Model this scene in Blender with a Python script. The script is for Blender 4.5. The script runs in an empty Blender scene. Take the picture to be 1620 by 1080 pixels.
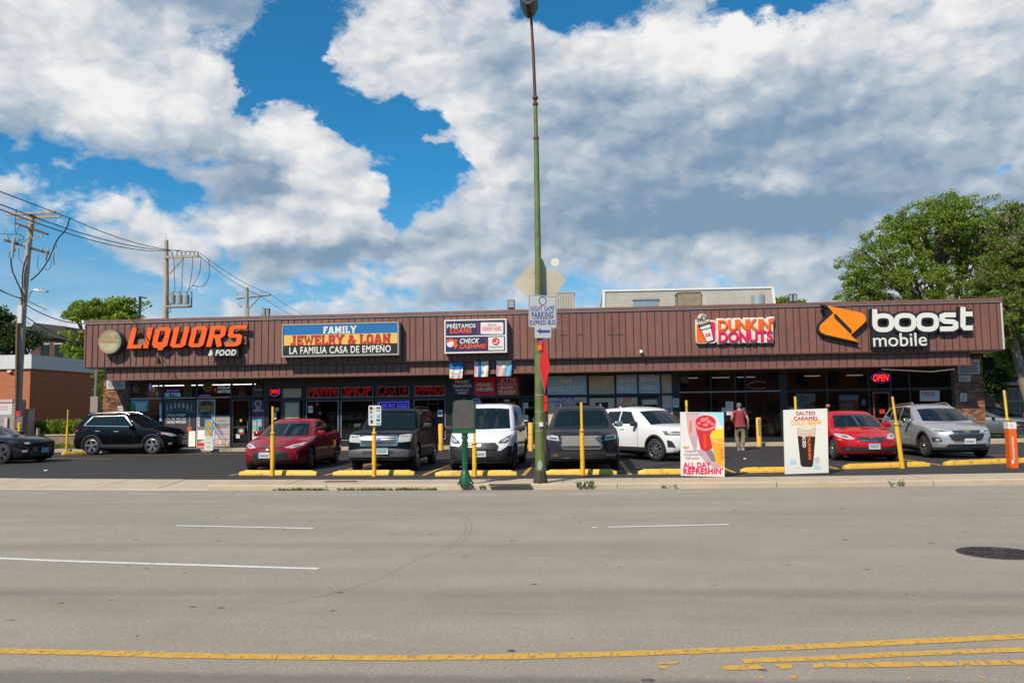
import bpy, bmesh, math, random
import numpy as np
from mathutils import Vector, Matrix
from mathutils.bvhtree import BVHTree
rad = math.radians
random.seed(7)
rng = np.random.default_rng(7)
SC = bpy.context.scene
COL = SC.collection

# ------------------------------------------------------------------ camera, sky, sun, exposure
CAM_AT = Vector((0, 0, 1.7))
FPX = 1300.0
CAM_R = Matrix.Rotation(rad(4.88), 3, 'Z') @ Matrix.Rotation(rad(94.84), 3, 'X') @ Matrix.Rotation(rad(-0.81), 3, 'Z')
cd = bpy.data.cameras.new('camera'); cam = bpy.data.objects.new('camera', cd); COL.objects.link(cam)
cd.sensor_width = 36; cd.lens = 36 * FPX / 1620; cd.clip_end = 3000; cd.clip_start = 0.1
cam.matrix_world = Matrix.Translation(CAM_AT) @ CAM_R.to_4x4()
SC.camera = cam
def ray(x, y): return CAM_R @ Vector(((x - 810) / FPX, (540 - y) / FPX, -1))
def P(x, y, Y):                       # survey point on the upright plane at distance Y
    d = ray(x, y); return CAM_AT + d * (Y / d.y)
def G(x, y, z=0.0):                   # survey point on level ground z
    d = ray(x, y); return CAM_AT + d * ((z - CAM_AT.z) / d.z)

SUN_EL, SUN_AZ = rad(45), rad(30)     # sun behind the camera's left shoulder
sl = bpy.data.lights.new('sun', 'SUN'); sun = bpy.data.objects.new('sun', sl); COL.objects.link(sun)
sl.energy = 5.0; sl.angle = rad(0.5); sl.color = (1.0, 0.89, 0.74)
sun_dir = Vector((math.sin(SUN_AZ) * math.cos(SUN_EL), math.cos(SUN_AZ) * math.cos(SUN_EL), -math.sin(SUN_EL)))
sun.rotation_euler = sun_dir.to_track_quat('-Z', 'Y').to_euler()
SC.view_settings.view_transform = 'Standard'; SC.view_settings.look = 'None'
SC.view_settings.exposure = 0.0; SC.view_settings.gamma = 1.0; SC.view_settings.use_curve_mapping = False
SC.cycles.max_bounces = 6; SC.cycles.transparent_max_bounces = 12; SC.cycles.caustics_reflective = False; SC.cycles.caustics_refractive = False
SC.cycles.sample_clamp_indirect = 6.0
try: SC.cycles.use_denoising = True
except Exception: pass

def build_world():
    w = bpy.data.worlds.new('World'); SC.world = w; w.use_nodes = True
    nt = w.node_tree; nt.nodes.clear(); N = nt.nodes; Lk = nt.links
    def M(op, a, b=None, c=None, clamp=False):
        n = N.new('ShaderNodeMath'); n.operation = op; n.use_clamp = clamp
        for i, v in enumerate((a, b, c)):
            if v is None: continue
            if isinstance(v, (int, float)): n.inputs[i].default_value = v
            else: Lk.new(v, n.inputs[i])
        return n.outputs[0]
    def V(op, a, b):
        n = N.new('ShaderNodeVectorMath'); n.operation = op
        for i, v in enumerate((a, b)):
            if isinstance(v, (tuple, list)): n.inputs[i].default_value = v
            else: Lk.new(v, n.inputs[i])
        return n.outputs[0]
    def noise(vec, scale, detail, rough=.55, dist=0.0):
        n = N.new('ShaderNodeTexNoise'); n.inputs['Scale'].default_value = scale
        n.inputs['Detail'].default_value = detail; n.inputs['Roughness'].default_value = rough
        n.inputs['Distortion'].default_value = dist
        Lk.new(vec, n.inputs['Vector']); return n.outputs[0], n.outputs[1]
    def smooth(v, a, b, lo=0., hi=1.):
        n = N.new('ShaderNodeMapRange'); n.interpolation_type = 'SMOOTHSTEP'
        Lk.new(v, n.inputs[0]); n.inputs[1].default_value = a; n.inputs[2].default_value = b
        n.inputs[3].default_value = lo; n.inputs[4].default_value = hi; return n.outputs[0]
    def mix(f, a, b):
        n = N.new('ShaderNodeMix'); n.data_type = 'RGBA'; n.clamp_factor = True
        if isinstance(f, float): n.inputs[0].default_value = f
        else: Lk.new(f, n.inputs[0])
        for i, v in ((6, a), (7, b)):
            if isinstance(v, tuple): n.inputs[i].default_value = (*v, 1)
            else: Lk.new(v, n.inputs[i])
        return n.outputs[2]
    tc = N.new('ShaderNodeTexCoord').outputs['Generated']
    sk = N.new('ShaderNodeTexSky'); sk.sky_type = 'NISHITA'; sk.sun_disc = False
    sk.sun_elevation = SUN_EL; sk.sun_rotation = math.pi + SUN_AZ; sk.altitude = 200
    sk.air_density = 1.0; sk.dust_density = 0.5; sk.ozone_density = 2.0
    sep = N.new('ShaderNodeSeparateXYZ'); Lk.new(tc, sep.inputs[0]); x, y, z = sep.outputs
    zz = M('MAXIMUM', z, 0.0)
    # position in the sky: azimuth and elevation in degrees
    az = M('MULTIPLY', M('ARCTAN2', x, y), 57.2958)
    el = M('MULTIPLY', M('ARCSINE', z), 57.2958)
    # turbulent offset so that no blob keeps a smooth outline
    wv = V('MULTIPLY', tc, (1, 1, 1.55))
    _, c1 = noise(wv, 7.0, 7.0, .62)
    s1 = N.new('ShaderNodeSeparateXYZ'); Lk.new(c1, s1.inputs[0])
    azd = M('ADD', az, M('MULTIPLY', M('SUBTRACT', s1.outputs[0], .5), 9.0))
    eld = M('ADD', el, M('MULTIPLY', M('SUBTRACT', s1.outputs[1], .5), 6.5))
    def blob(px, py, rx, ry, rot=0.0):
        d = ray(px, py).normalized(); a0 = math.degrees(math.atan2(d.x, d.y)); e0 = math.degrees(math.asin(d.z))
        rx = rx / 22.7; ry = ry / 22.7
        ca, sa = math.cos(rad(rot)), math.sin(rad(rot))
        da = M('SUBTRACT', azd, a0); de = M('SUBTRACT', eld, e0)
        if rot:
            u = M('MULTIPLY_ADD', da, ca / rx, M('MULTIPLY', de, sa / rx))
            v = M('MULTIPLY_ADD', da, -sa / ry, M('MULTIPLY', de, ca / ry))
        else:
            u = M('MULTIPLY', da, 1 / rx); v = M('MULTIPLY', de, 1 / ry)
        r2 = M('MULTIPLY_ADD', u, u, M('MULTIPLY', v, v))
        return M('EXPONENT', M('MULTIPLY', r2, -1.0))
    def total(lst, start):
        acc = start
        for (w_, b) in lst: acc = M('MULTIPLY_ADD', b, w_, acc)
        return acc
    def puff(off):
        src = V('ADD', wv, off) if off else wv
        w1 = N.new('ShaderNodeVectorMath'); w1.operation = 'MULTIPLY_ADD'; Lk.new(WARP, w1.inputs[0]); w1.inputs[1].default_value = (.055,) * 3; Lk.new(src, w1.inputs[2])
        v = N.new('ShaderNodeTexVoronoi'); v.feature = 'F1'; v.inputs['Scale'].default_value = 8.5; v.inputs['Detail'].default_value = 3.0
        v.inputs['Roughness'].default_value = .55; v.normalize = True; Lk.new(w1.outputs[0], v.inputs['Vector'])
        return M('SUBTRACT', 1.0, M('MULTIPLY', v.outputs['Distance'], 1.9))
    _, WARP = noise(wv, 14.0, 5.0, .65)
    n1, _ = noise(wv, 4.2, 8.0, .58, .1)
    n3, _ = noise(V('MULTIPLY', tc, (1, 1, 5.5)), 4.0, 7.0, .6)
    n4, _ = noise(wv, 26.0, 6.0, .62, .3)
    p1 = puff(None); p2 = puff((-.010, .0, .020))
    fb = M('MULTIPLY', M('SUBTRACT', n1, .5), 1.7)
    cov = total([(w_, blob(*b)) for w_, b in SKY_HOLES + SKY_ADDS], M('ADD', M('ADD', fb, M('MULTIPLY', M('SUBTRACT', n4, .5), 1.25)), M('MULTIPLY_ADD', M('SUBTRACT', p1, .5), .95, SKY_BASE)))
    away = smooth(M('ABSOLUTE', az), 50, 90, 0., .40); high = smooth(el, 38, 60, 0., .34)
    cov = M('SUBTRACT', cov, M('MAXIMUM', away, high))
    dens = smooth(cov, -.08, .44)
    # thin layered streaks low in the sky
    low = M('MULTIPLY', smooth(M('ADD', M('MULTIPLY', el, -.018), n3), .20, .50), smooth(el, 2, 12, .80, 0.0))
    hz = smooth(el, -3, 17, .85, 0.0)
    dens = M('MAXIMUM', dens, low)
    # brightness of the cloud: lit puffs, soft grey undersides
    rel = M('MULTIPLY', M('SUBTRACT', p1, p2), SKY_REL)
    sh = total([(w_, blob(*b)) for w_, b in SKY_SHADE], M('ADD', rel, M('MULTIPLY_ADD', M('SUBTRACT', p1, .5), .42, M('MULTIPLY_ADD', M('SUBTRACT', n1, .5), -.7, SKY_MID))))
    sh = M('ADD', sh, smooth(cov, .0, .40, .22, 0.0))
    rp = N.new('ShaderNodeValToRGB'); Lk.new(M('MULTIPLY', sh, 1.0, clamp=True), rp.inputs[0])
    cr = rp.color_ramp; cr.interpolation = 'B_SPLINE'
    cr.elements[0].position = 0.0; cr.elements[0].color = (.20, .31, .45, 1)
    cr.elements[1].position = 1.0; cr.elements[1].color = (.94, .93, .91, 1)
    for p_, c_ in ((.22, (.30, .40, .51)), (.45, (.45, .53, .62)), (.70, (.67, .70, .74))):
        e = cr.elements.new(p_); e.color = (*c_, 1)
    # the blue: the Nishita sky, a little deeper
    tint = N.new('ShaderNodeMix'); tint.data_type = 'RGBA'; tint.blend_type = 'MULTIPLY'; tint.inputs[0].default_value = 1
    Lk.new(sk.outputs[0], tint.inputs[6]); tint.inputs[7].default_value = (*SKY_TINT, 1)
    K = 1 / .1
    sc_ = N.new('ShaderNodeMix'); sc_.data_type = 'RGBA'; sc_.blend_type = 'MULTIPLY'; sc_.inputs[0].default_value = 1
    Lk.new(rp.outputs[0], sc_.inputs[6]); sc_.inputs[7].default_value = (K, K, K, 1)
    hzc = mix(hz, tint.outputs[2], (4.0, 5.0, 6.2))
    out = mix(dens, hzc, sc_.outputs[2])
    bg = N.new('ShaderNodeBackground'); bg.inputs[1].default_value = .1
    Lk.new(out, bg.inputs[0])
    o = N.new('ShaderNodeOutputWorld'); Lk.new(bg.outputs[0], o.inputs[0])
    w.cycles.sampling_method = 'MANUAL'; w.cycles.sample_map_resolution = 512
SKY_REL = 1.0; SKY_MID = .50
SKY_TINT = (.22, .98, 1.28)
SKY_BASE = .36
# (weight, (x, y, rx, ry, tilt)) of clear gaps and of cloud banks, surveyed from the photograph
SKY_HOLES = [(-1.3, (487, 30, 34, 80)), (-1.3, (470, 125, 62, 45)), (-1.1, (425, 165, 34, 36)), (-1.3, (570, 195, 75, 38, -25)), (-1.2, (655, 180, 48, 34)), (-1.2, (665, 262, 50, 62)),
             (-1.1, (628, 335, 34, 46)), (-1.1, (905, 8, 90, 30)), (-1.0, (1250, 3, 95, 26)), (-.5, (22, 232, 34, 16)), (-.45, (360, 55, 50, 22)),
             (-.7, (175, 278, 44, 12)), (-.22, (235, 300, 130, 22)), (-.40, (330, 470, 300, 30)), (-.6, (75, 410, 95, 50)), (-.35, (330, 400, 60, 40)), (-.6, (1600, 262, 26, 14))]
SKY_ADDS = [(1.5, (668, 232, 26, 18)), (.8, (230, 130, 170, 100)), (1.1, (490, 250, 66, 56)), (.8, (520, 370, 120, 50)), (.6, (640, 90, 110, 50)),
            (.9, (760, 290, 50, 90)), (.9, (1150, 200, 420, 160)), (.45, (250, 370, 100, 40)), (.7, (320, 15, 90, 30)), (.6, (1590, 300, 50, 26))]
SKY_SHADE = [(.42, (200, 110, 170, 70)), (.55, (480, 225, 70, 40)), (-.42, (500, 405, 120, 20)), (-.40, (340, 15, 110, 32)), (.40, (1010, 80, 110, 55)),
             (.48, (1180, 60, 150, 50)), (.30, (640, 75, 120, 50)), (-.34, (1130, 230, 250, 75)), (-.46, (1060, 345, 260, 40)), (-.20, (1430, 240, 180, 70)),
             (.36, (1500, 60, 160, 70)), (-.30, (100, 250, 150, 36)), (.30, (700, 200, 90, 60)), (.34, (760, 290, 40, 80)), (-.42, (420, 300, 36, 46)), (-.28, (330, 290, 90, 24)),
             (.34, (1180, 275, 70, 14)), (.28, (380, 365, 90, 28)), (-.22, (1430, 100, 60, 40)), (-.22, (1250, 330, 160, 40)), (.25, (540, 300, 60, 50)), (-.15, (830, 150, 60, 80))]
build_world()

# ------------------------------------------------------------------ materials
MATS = {}
def mat(name, color=(.5, .5, .5), rough=.6, metal=0., var=0., vscale=3., bump=0., bscale=40., emit=None, estr=0., coat=0., spec=.5, alpha=None, island=0.):
    if name in MATS: return MATS[name]
    m = bpy.data.materials.new(name); m.use_nodes = True; nt = m.node_tree; b = nt.nodes['Principled BSDF']
    b.inputs['Base Color'].default_value = (*color, 1); b.inputs['Roughness'].default_value = rough
    b.inputs['Metallic'].default_value = metal; b.inputs['Specular IOR Level'].default_value = spec
    if coat: b.inputs['Coat Weight'].default_value = coat; b.inputs['Coat Roughness'].default_value = .03
    if emit: b.inputs['Emission Color'].default_value = (*emit, 1); b.inputs['Emission Strength'].default_value = estr
    tcn = None
    if var or bump:
        tcn = nt.nodes.new('ShaderNodeNewGeometry')
    if var or island:
        mx = nt.nodes.new('ShaderNodeMix'); mx.data_type = 'RGBA'
        lo = tuple(c * (1 - max(var, island)) for c in color); hi = tuple(min(1, c * (1 + max(var, island) * .8)) for c in color)
        mx.inputs[6].default_value = (*lo, 1); mx.inputs[7].default_value = (*hi, 1)
        if island:
            g = nt.nodes.new('ShaderNodeNewGeometry'); nt.links.new(g.outputs['Random Per Island'], mx.inputs[0])
        else:
            n = nt.nodes.new('ShaderNodeTexNoise'); n.inputs['Scale'].default_value = vscale; n.inputs['Detail'].default_value = 7; n.inputs['Roughness'].default_value = .65
            nt.links.new(tcn.outputs['Position'], n.inputs['Vector'])
            r = nt.nodes.new('ShaderNodeMapRange'); r.inputs[1].default_value = .3; r.inputs[2].default_value = .7
            nt.links.new(n.outputs[0], r.inputs[0]); nt.links.new(r.outputs[0], mx.inputs[0])
        nt.links.new(mx.outputs[2], b.inputs['Base Color'])
    if bump:
        n2 = nt.nodes.new('ShaderNodeTexNoise'); n2.inputs['Scale'].default_value = bscale; n2.inputs['Detail'].default_value = 5
        nt.links.new(tcn.outputs['Position'], n2.inputs['Vector'])
        bp = nt.nodes.new('ShaderNodeBump'); bp.inputs['Strength'].default_value = bump; bp.inputs['Distance'].default_value = .02
        nt.links.new(n2.outputs[0], bp.inputs['Height']); nt.links.new(bp.outputs[0], b.inputs['Normal'])
    MATS[name] = m; return m
def glass_mat(name, tint=(.55, .6, .6), refl=.06):
    if name in MATS: return MATS[name]
    m = bpy.data.materials.new(name); m.use_nodes = True; nt = m.node_tree; nt.nodes.clear()
    o = nt.nodes.new('ShaderNodeOutputMaterial'); t = nt.nodes.new('ShaderNodeBsdfTransparent'); g = nt.nodes.new('ShaderNodeBsdfGlossy')
    t.inputs[0].default_value = (*tint, 1); g.inputs['Roughness'].default_value = .02
    f = nt.nodes.new('ShaderNodeFresnel'); f.inputs[0].default_value = 1.5
    mx = nt.nodes.new('ShaderNodeMixShader'); nt.links.new(f.outputs[0], mx.inputs[0]); nt.links.new(t.outputs[0], mx.inputs[1]); nt.links.new(g.outputs[0], mx.inputs[2])
    nt.links.new(mx.outputs[0], o.inputs[0]); MATS[name] = m; return m
def node_mat(name, fn):
    """material whose colour comes from a small node builder fn(nt, geo, principled)"""
    if name in MATS: return MATS[name]
    m = bpy.data.materials.new(name); m.use_nodes = True; nt = m.node_tree
    geo = nt.nodes.new('ShaderNodeNewGeometry'); fn(nt, geo, nt.nodes['Principled BSDF']); MATS[name] = m; return m
def nnoise(nt, vec, scale, detail=6, rough=.6, lo=.3, hi=.7, smooth=False):
    n = nt.nodes.new('ShaderNodeTexNoise'); n.inputs['Scale'].default_value = scale; n.inputs['Detail'].default_value = detail; n.inputs['Roughness'].default_value = rough
    nt.links.new(vec, n.inputs['Vector'])
    r = nt.nodes.new('ShaderNodeMapRange'); r.inputs[1].default_value = lo; r.inputs[2].default_value = hi
    nt.links.new(n.outputs[0], r.inputs[0]); return r.outputs[0]
def nmix(nt, f, a, b, blend='MIX'):
    n = nt.nodes.new('ShaderNodeMix'); n.data_type = 'RGBA'; n.blend_type = blend
    if isinstance(f, (int, float)): n.inputs[0].default_value = f
    else: nt.links.new(f, n.inputs[0])
    for i, v in ((6, a), (7, b)):
        if isinstance(v, tuple): n.inputs[i].default_value = (*v, 1)
        else: nt.links.new(v, n.inputs[i])
    return n.outputs[2]
def nmath(nt, op, a, b=0., clamp=False):
    n = nt.nodes.new('ShaderNodeMath'); n.operation = op; n.use_clamp = clamp
    for i, v in enumerate((a, b)):
        if isinstance(v, (int, float)): n.inputs[i].default_value = v
        else: nt.links.new(v, n.inputs[i])
    return n.outputs[0]
def nscale(nt, vec, s):
    n = nt.nodes.new('ShaderNodeVectorMath'); n.operation = 'MULTIPLY'; nt.links.new(vec, n.inputs[0]); n.inputs[1].default_value = s; return n.outputs[0]
def nbump(nt, h, b, strength=.3, dist=.01):
    bp = nt.nodes.new('ShaderNodeBump'); bp.inputs['Strength'].default_value = strength; bp.inputs['Distance'].default_value = dist
    nt.links.new(h, bp.inputs['Height']); nt.links.new(bp.outputs[0], b.inputs['Normal'])

# ------------------------------------------------------------------ objects
def link(name, me, parent=None, mats=None):
    o = bpy.data.objects.new(name, me); COL.objects.link(o)
    if parent is not None: o.parent = parent
    if mats is not None:
        for m in (mats if isinstance(mats, (list, tuple)) else [mats]): me.materials.append(m)
    return o
def tag(o, label=None, cat=None, group=None, kind=None):
    if label: o['label'] = label
    if cat: o['category'] = cat
    if group: o['group'] = group
    if kind: o['kind'] = kind
    return o
def thing(name, label, cat, loc=(0, 0, 0), rz=0., group=None):
    o = bpy.data.objects.new(name, None); COL.objects.link(o); o.location = loc; o.rotation_euler = (0, 0, rz)
    o.empty_display_size = .1
    return tag(o, label, cat, group)
def wmat(o):
    m = o.matrix_basis.copy()
    while o.parent: o = o.parent; m = o.matrix_basis @ m
    return m
def copy_tree(o, parent=None):
    c = o.copy(); COL.objects.link(c); c.parent = parent
    for ch in [k for k in bpy.data.objects if k.parent == o]: copy_tree(ch, c)
    return c
class MB:
    def __init__(s): s.v = []; s.f = []; s.m = []
    def add(s, vs, fs, mi=0):
        n = len(s.v); s.v += [tuple(v) for v in vs]; s.f += [tuple(i + n for i in f) for f in fs]; s.m += [mi] * len(fs); return s
    def box(s, c, d, mi=0, rz=0., M=None):
        hx, hy, hz = d[0] / 2, d[1] / 2, d[2] / 2
        vs = [Vector((x, y, z)) for x in (-hx, hx) for y in (-hy, hy) for z in (-hz, hz)]
        if M is not None: vs = [M @ v for v in vs]
        elif rz: R = Matrix.Rotation(rz, 3, 'Z'); vs = [R @ v for v in vs]
        c = Vector(c); return s.add([v + c for v in vs], [(0, 1, 3, 2), (4, 6, 7, 5), (0, 4, 5, 1), (2, 3, 7, 6), (0, 2, 6, 4), (1, 5, 7, 3)], mi)
    def bb(s, lo, hi, mi=0):
        return s.box([(a + b) / 2 for a, b in zip(lo, hi)], [b - a for a, b in zip(lo, hi)], mi)
    def tube(s, pts, r, n=8, mi=0, caps=True):
        pts = [Vector(p) for p in pts]; rs = r if isinstance(r, (list, tuple)) else [r] * len(pts)
        up = None; rings = []
        for i, p in enumerate(pts):
            t = (pts[min(i + 1, len(pts) - 1)] - pts[max(i - 1, 0)]).normalized()
            if up is None: up = Vector((0, 0, 1)) if abs(t.z) < .9 else Vector((1, 0, 0))
            a = t.cross(up)
            if a.length < 1e-4: a = t.cross(Vector((0, 1, .1)))
            a.normalize(); b = a.cross(t).normalized(); up = b
            rings.append([p + (a * math.cos(2 * math.pi * k / n) + b * math.sin(2 * math.pi * k / n)) * rs[i] for k in range(n)])
        vs = [v for R in rings for v in R]; fs = []
        for i in range(len(rings) - 1):
            for k in range(n):
                k2 = (k + 1) % n; fs.append((i * n + k, (i + 1) * n + k, (i + 1) * n + k2, i * n + k2))
        if caps: fs.append(tuple(range(n))); fs.append(tuple(reversed(range((len(rings) - 1) * n, len(rings) * n))))
        return s.add(vs, fs, mi)
    def lathe(s, prof, n=16, c=(0, 0, 0), axis='Z', mi=0, caps=True):
        c = Vector(c); vs = []; fs = []
        for (r, h) in prof:
            for k in range(n):
                a = 2 * math.pi * k / n; x, y = r * math.cos(a), r * math.sin(a)
                vs.append(c + (Vector((x, y, h)) if axis == 'Z' else Vector((h, x, y)) if axis == 'X' else Vector((y, h, x))))
        for i in range(len(prof) - 1):
            for k in range(n):
                k2 = (k + 1) % n; fs.append((i * n + k, i * n + k2, (i + 1) * n + k2, (i + 1) * n + k))
        if caps:
            fs.append(tuple(reversed(range(n)))); fs.append(tuple(range((len(prof) - 1) * n, len(prof) * n)))
        return s.add(vs, fs, mi)
    def prism(s, poly, y0, y1, mi=0):       # poly in (x, z), from y0 (front) to y1
        a = sum(poly[i][0] * poly[(i + 1) % len(poly)][1] - poly[(i + 1) % len(poly)][0] * poly[i][1] for i in range(len(poly)))
        if a < 0: poly = poly[::-1]
        n = len(poly); vs = [(x, y0, z) for x, z in poly] + [(x, y1, z) for x, z in poly]
        fs = [tuple(range(n)), tuple(range(2 * n - 1, n - 1, -1))] + [(i, i + n, (i + 1) % n + n, (i + 1) % n) for i in range(n)]
        return s.add(vs, fs, mi)
    def slab(s, poly, z0, z1, mi=0):        # poly in (x, y)
        a = sum(poly[i][0] * poly[(i + 1) % len(poly)][1] - poly[(i + 1) % len(poly)][0] * poly[i][1] for i in range(len(poly)))
        if a < 0: poly = poly[::-1]
        n = len(poly); vs = [(x, y, z0) for x, y in poly] + [(x, y, z1) for x, y in poly]
        fs = [tuple(range(n - 1, -1, -1)), tuple(range(n, 2 * n))] + [(i, (i + 1) % n, (i + 1) % n + n, i + n) for i in range(n)]
        return s.add(vs, fs, mi)
    def ribbon(s, pts, w, y0, y1, closed=False, mi=0):   # stroke of width w along (x, z) points, mitred
        n = len(pts); L = []; R = []
        for i in range(n):
            p = Vector(pts[i]); a = Vector(pts[i - 1]) if (i > 0 or closed) else None; b = Vector(pts[(i + 1) % n]) if (i < n - 1 or closed) else None
            d1 = (p - a).normalized() if a is not None else None; d2 = (b - p).normalized() if b is not None else None
            if d1 is None: d1 = d2
            if d2 is None: d2 = d1
            n1 = Vector((-d1.y, d1.x)); n2 = Vector((-d2.y, d2.x)); m = (n1 + n2)
            m = m.normalized() if m.length > 1e-5 else n1
            k = min(1 / max(m.dot(n1), .3), 2.2) * w / 2
            L.append(p + m * k); R.append(p - m * k)
        vs = []; 
        for q in range(n): vs += [(L[q].x, y0, L[q].y), (R[q].x, y0, R[q].y), (L[q].x, y1, L[q].y), (R[q].x, y1, R[q].y)]
        fs = []; rn = n if closed else n - 1
        for q in range(rn):
            a = 4 * q; b = 4 * ((q + 1) % n)
            fs += [(a, a + 1, b + 1, b), (a + 2, b + 2, b + 3, a + 3), (a, b, b + 2, a + 2), (a + 1, a + 3, b + 3, b + 1)]
        if not closed: fs += [(0, 2, 3, 1), (4 * n - 4, 4 * n - 3, 4 * n - 1, 4 * n - 2)]
        return s.add(vs, fs, mi)
    def xf(s, fn): s.v = [tuple(fn(*v)) for v in s.v]; return s
    def mesh(s, smooth=None):
        me = bpy.data.meshes.new('m'); me.from_pydata(s.v, [], s.f)
        if any(s.m): me.polygons.foreach_set('material_index', s.m)
        me.update()
        if smooth:
            bm = bmesh.new(); bm.from_mesh(me); bmesh.ops.recalc_face_normals(bm, faces=bm.faces); bm.to_mesh(me); bm.free()
            me.shade_smooth(); me.set_sharp_from_angle(angle=rad(smooth))
        return me
    def build(s, name, mats, parent=None, smooth=None, world=False):
        me = s.mesh(smooth); me.name = name
        if world and parent is not None: me.transform(wmat(parent).inverted())
        return link(name, me, parent, mats)
def structure(o, label=None): o['kind'] = 'structure'; return o
def bevel(o, w=.01, seg=2, ang=40):
    me = o.data; bm = bmesh.new(); bm.from_mesh(me)
    bmesh.ops.remove_doubles(bm, verts=bm.verts, dist=1e-5)
    es = [e for e in bm.edges if len(e.link_faces) == 2 and e.calc_face_angle(0) > rad(ang)]
    bmesh.ops.bevel(bm, geom=es, offset=w, segments=seg, affect='EDGES', profile=.6, clamp_overlap=True)
    bm.to_mesh(me); bm.free(); me.shade_smooth(); me.set_sharp_from_angle(angle=rad(50)); return o
DG = None
def text_mesh(s, w=None, h=None, size=1., bold=0., ext=.005, shear=0., spacing=1., outline=0., align='CENTER', line=1.0):
    """lettering as a mesh in the x-z plane, fitted to w x h, centred on the origin, facing -y"""
    cu = bpy.data.curves.new('t', 'FONT'); cu.body = s; cu.size = 1; cu.align_x = align; cu.align_y = 'CENTER'
    cu.space_character = spacing; cu.shear = shear; cu.space_line = line; cu.resolution_u = 4
    if outline: cu.fill_mode = 'NONE'; cu.bevel_depth = outline; cu.bevel_resolution = 0; cu.offset = bold
    elif bold > 0: cu.extrude = .05; cu.bevel_depth = bold; cu.bevel_resolution = 0
    else: cu.extrude = .05; cu.offset = bold
    o = bpy.data.objects.new('t', cu); COL.objects.link(o)
    dg = bpy.context.evaluated_depsgraph_get(); me = bpy.data.meshes.new_from_object(o.evaluated_get(dg))
    COL.objects.unlink(o); bpy.data.objects.remove(o); bpy.data.curves.remove(cu)
    n = len(me.vertices); co = np.empty(n * 3); me.vertices.foreach_get('co', co); co = co.reshape(-1, 3)
    lo, hi = co.min(0), co.max(0); c = (lo + hi) / 2; d = hi - lo
    sx = w / d[0] if w else None; sz = h / d[1] if h else None
    if sx is None: sx = sz if sz else size
    if sz is None: sz = sx
    ey = ext / max(d[2], 1e-6)
    out = np.stack([(co[:, 0] - c[0]) * sx, -(co[:, 2] - c[2]) * ey, (co[:, 1] - c[1]) * sz], 1)
    me.vertices.foreach_set('co', out.ravel()); me.materials.clear(); me.update(); return me
def text(name, s, m, parent, x, z, y, **k):
    me = text_mesh(s, **k); me.transform(Matrix.Translation((x, y, z))); o = link(name, me, parent, m); return o
def emis(name, c, k): return mat(name, tuple(v * .3 for v in c), .5, emit=c, estr=k)
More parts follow.
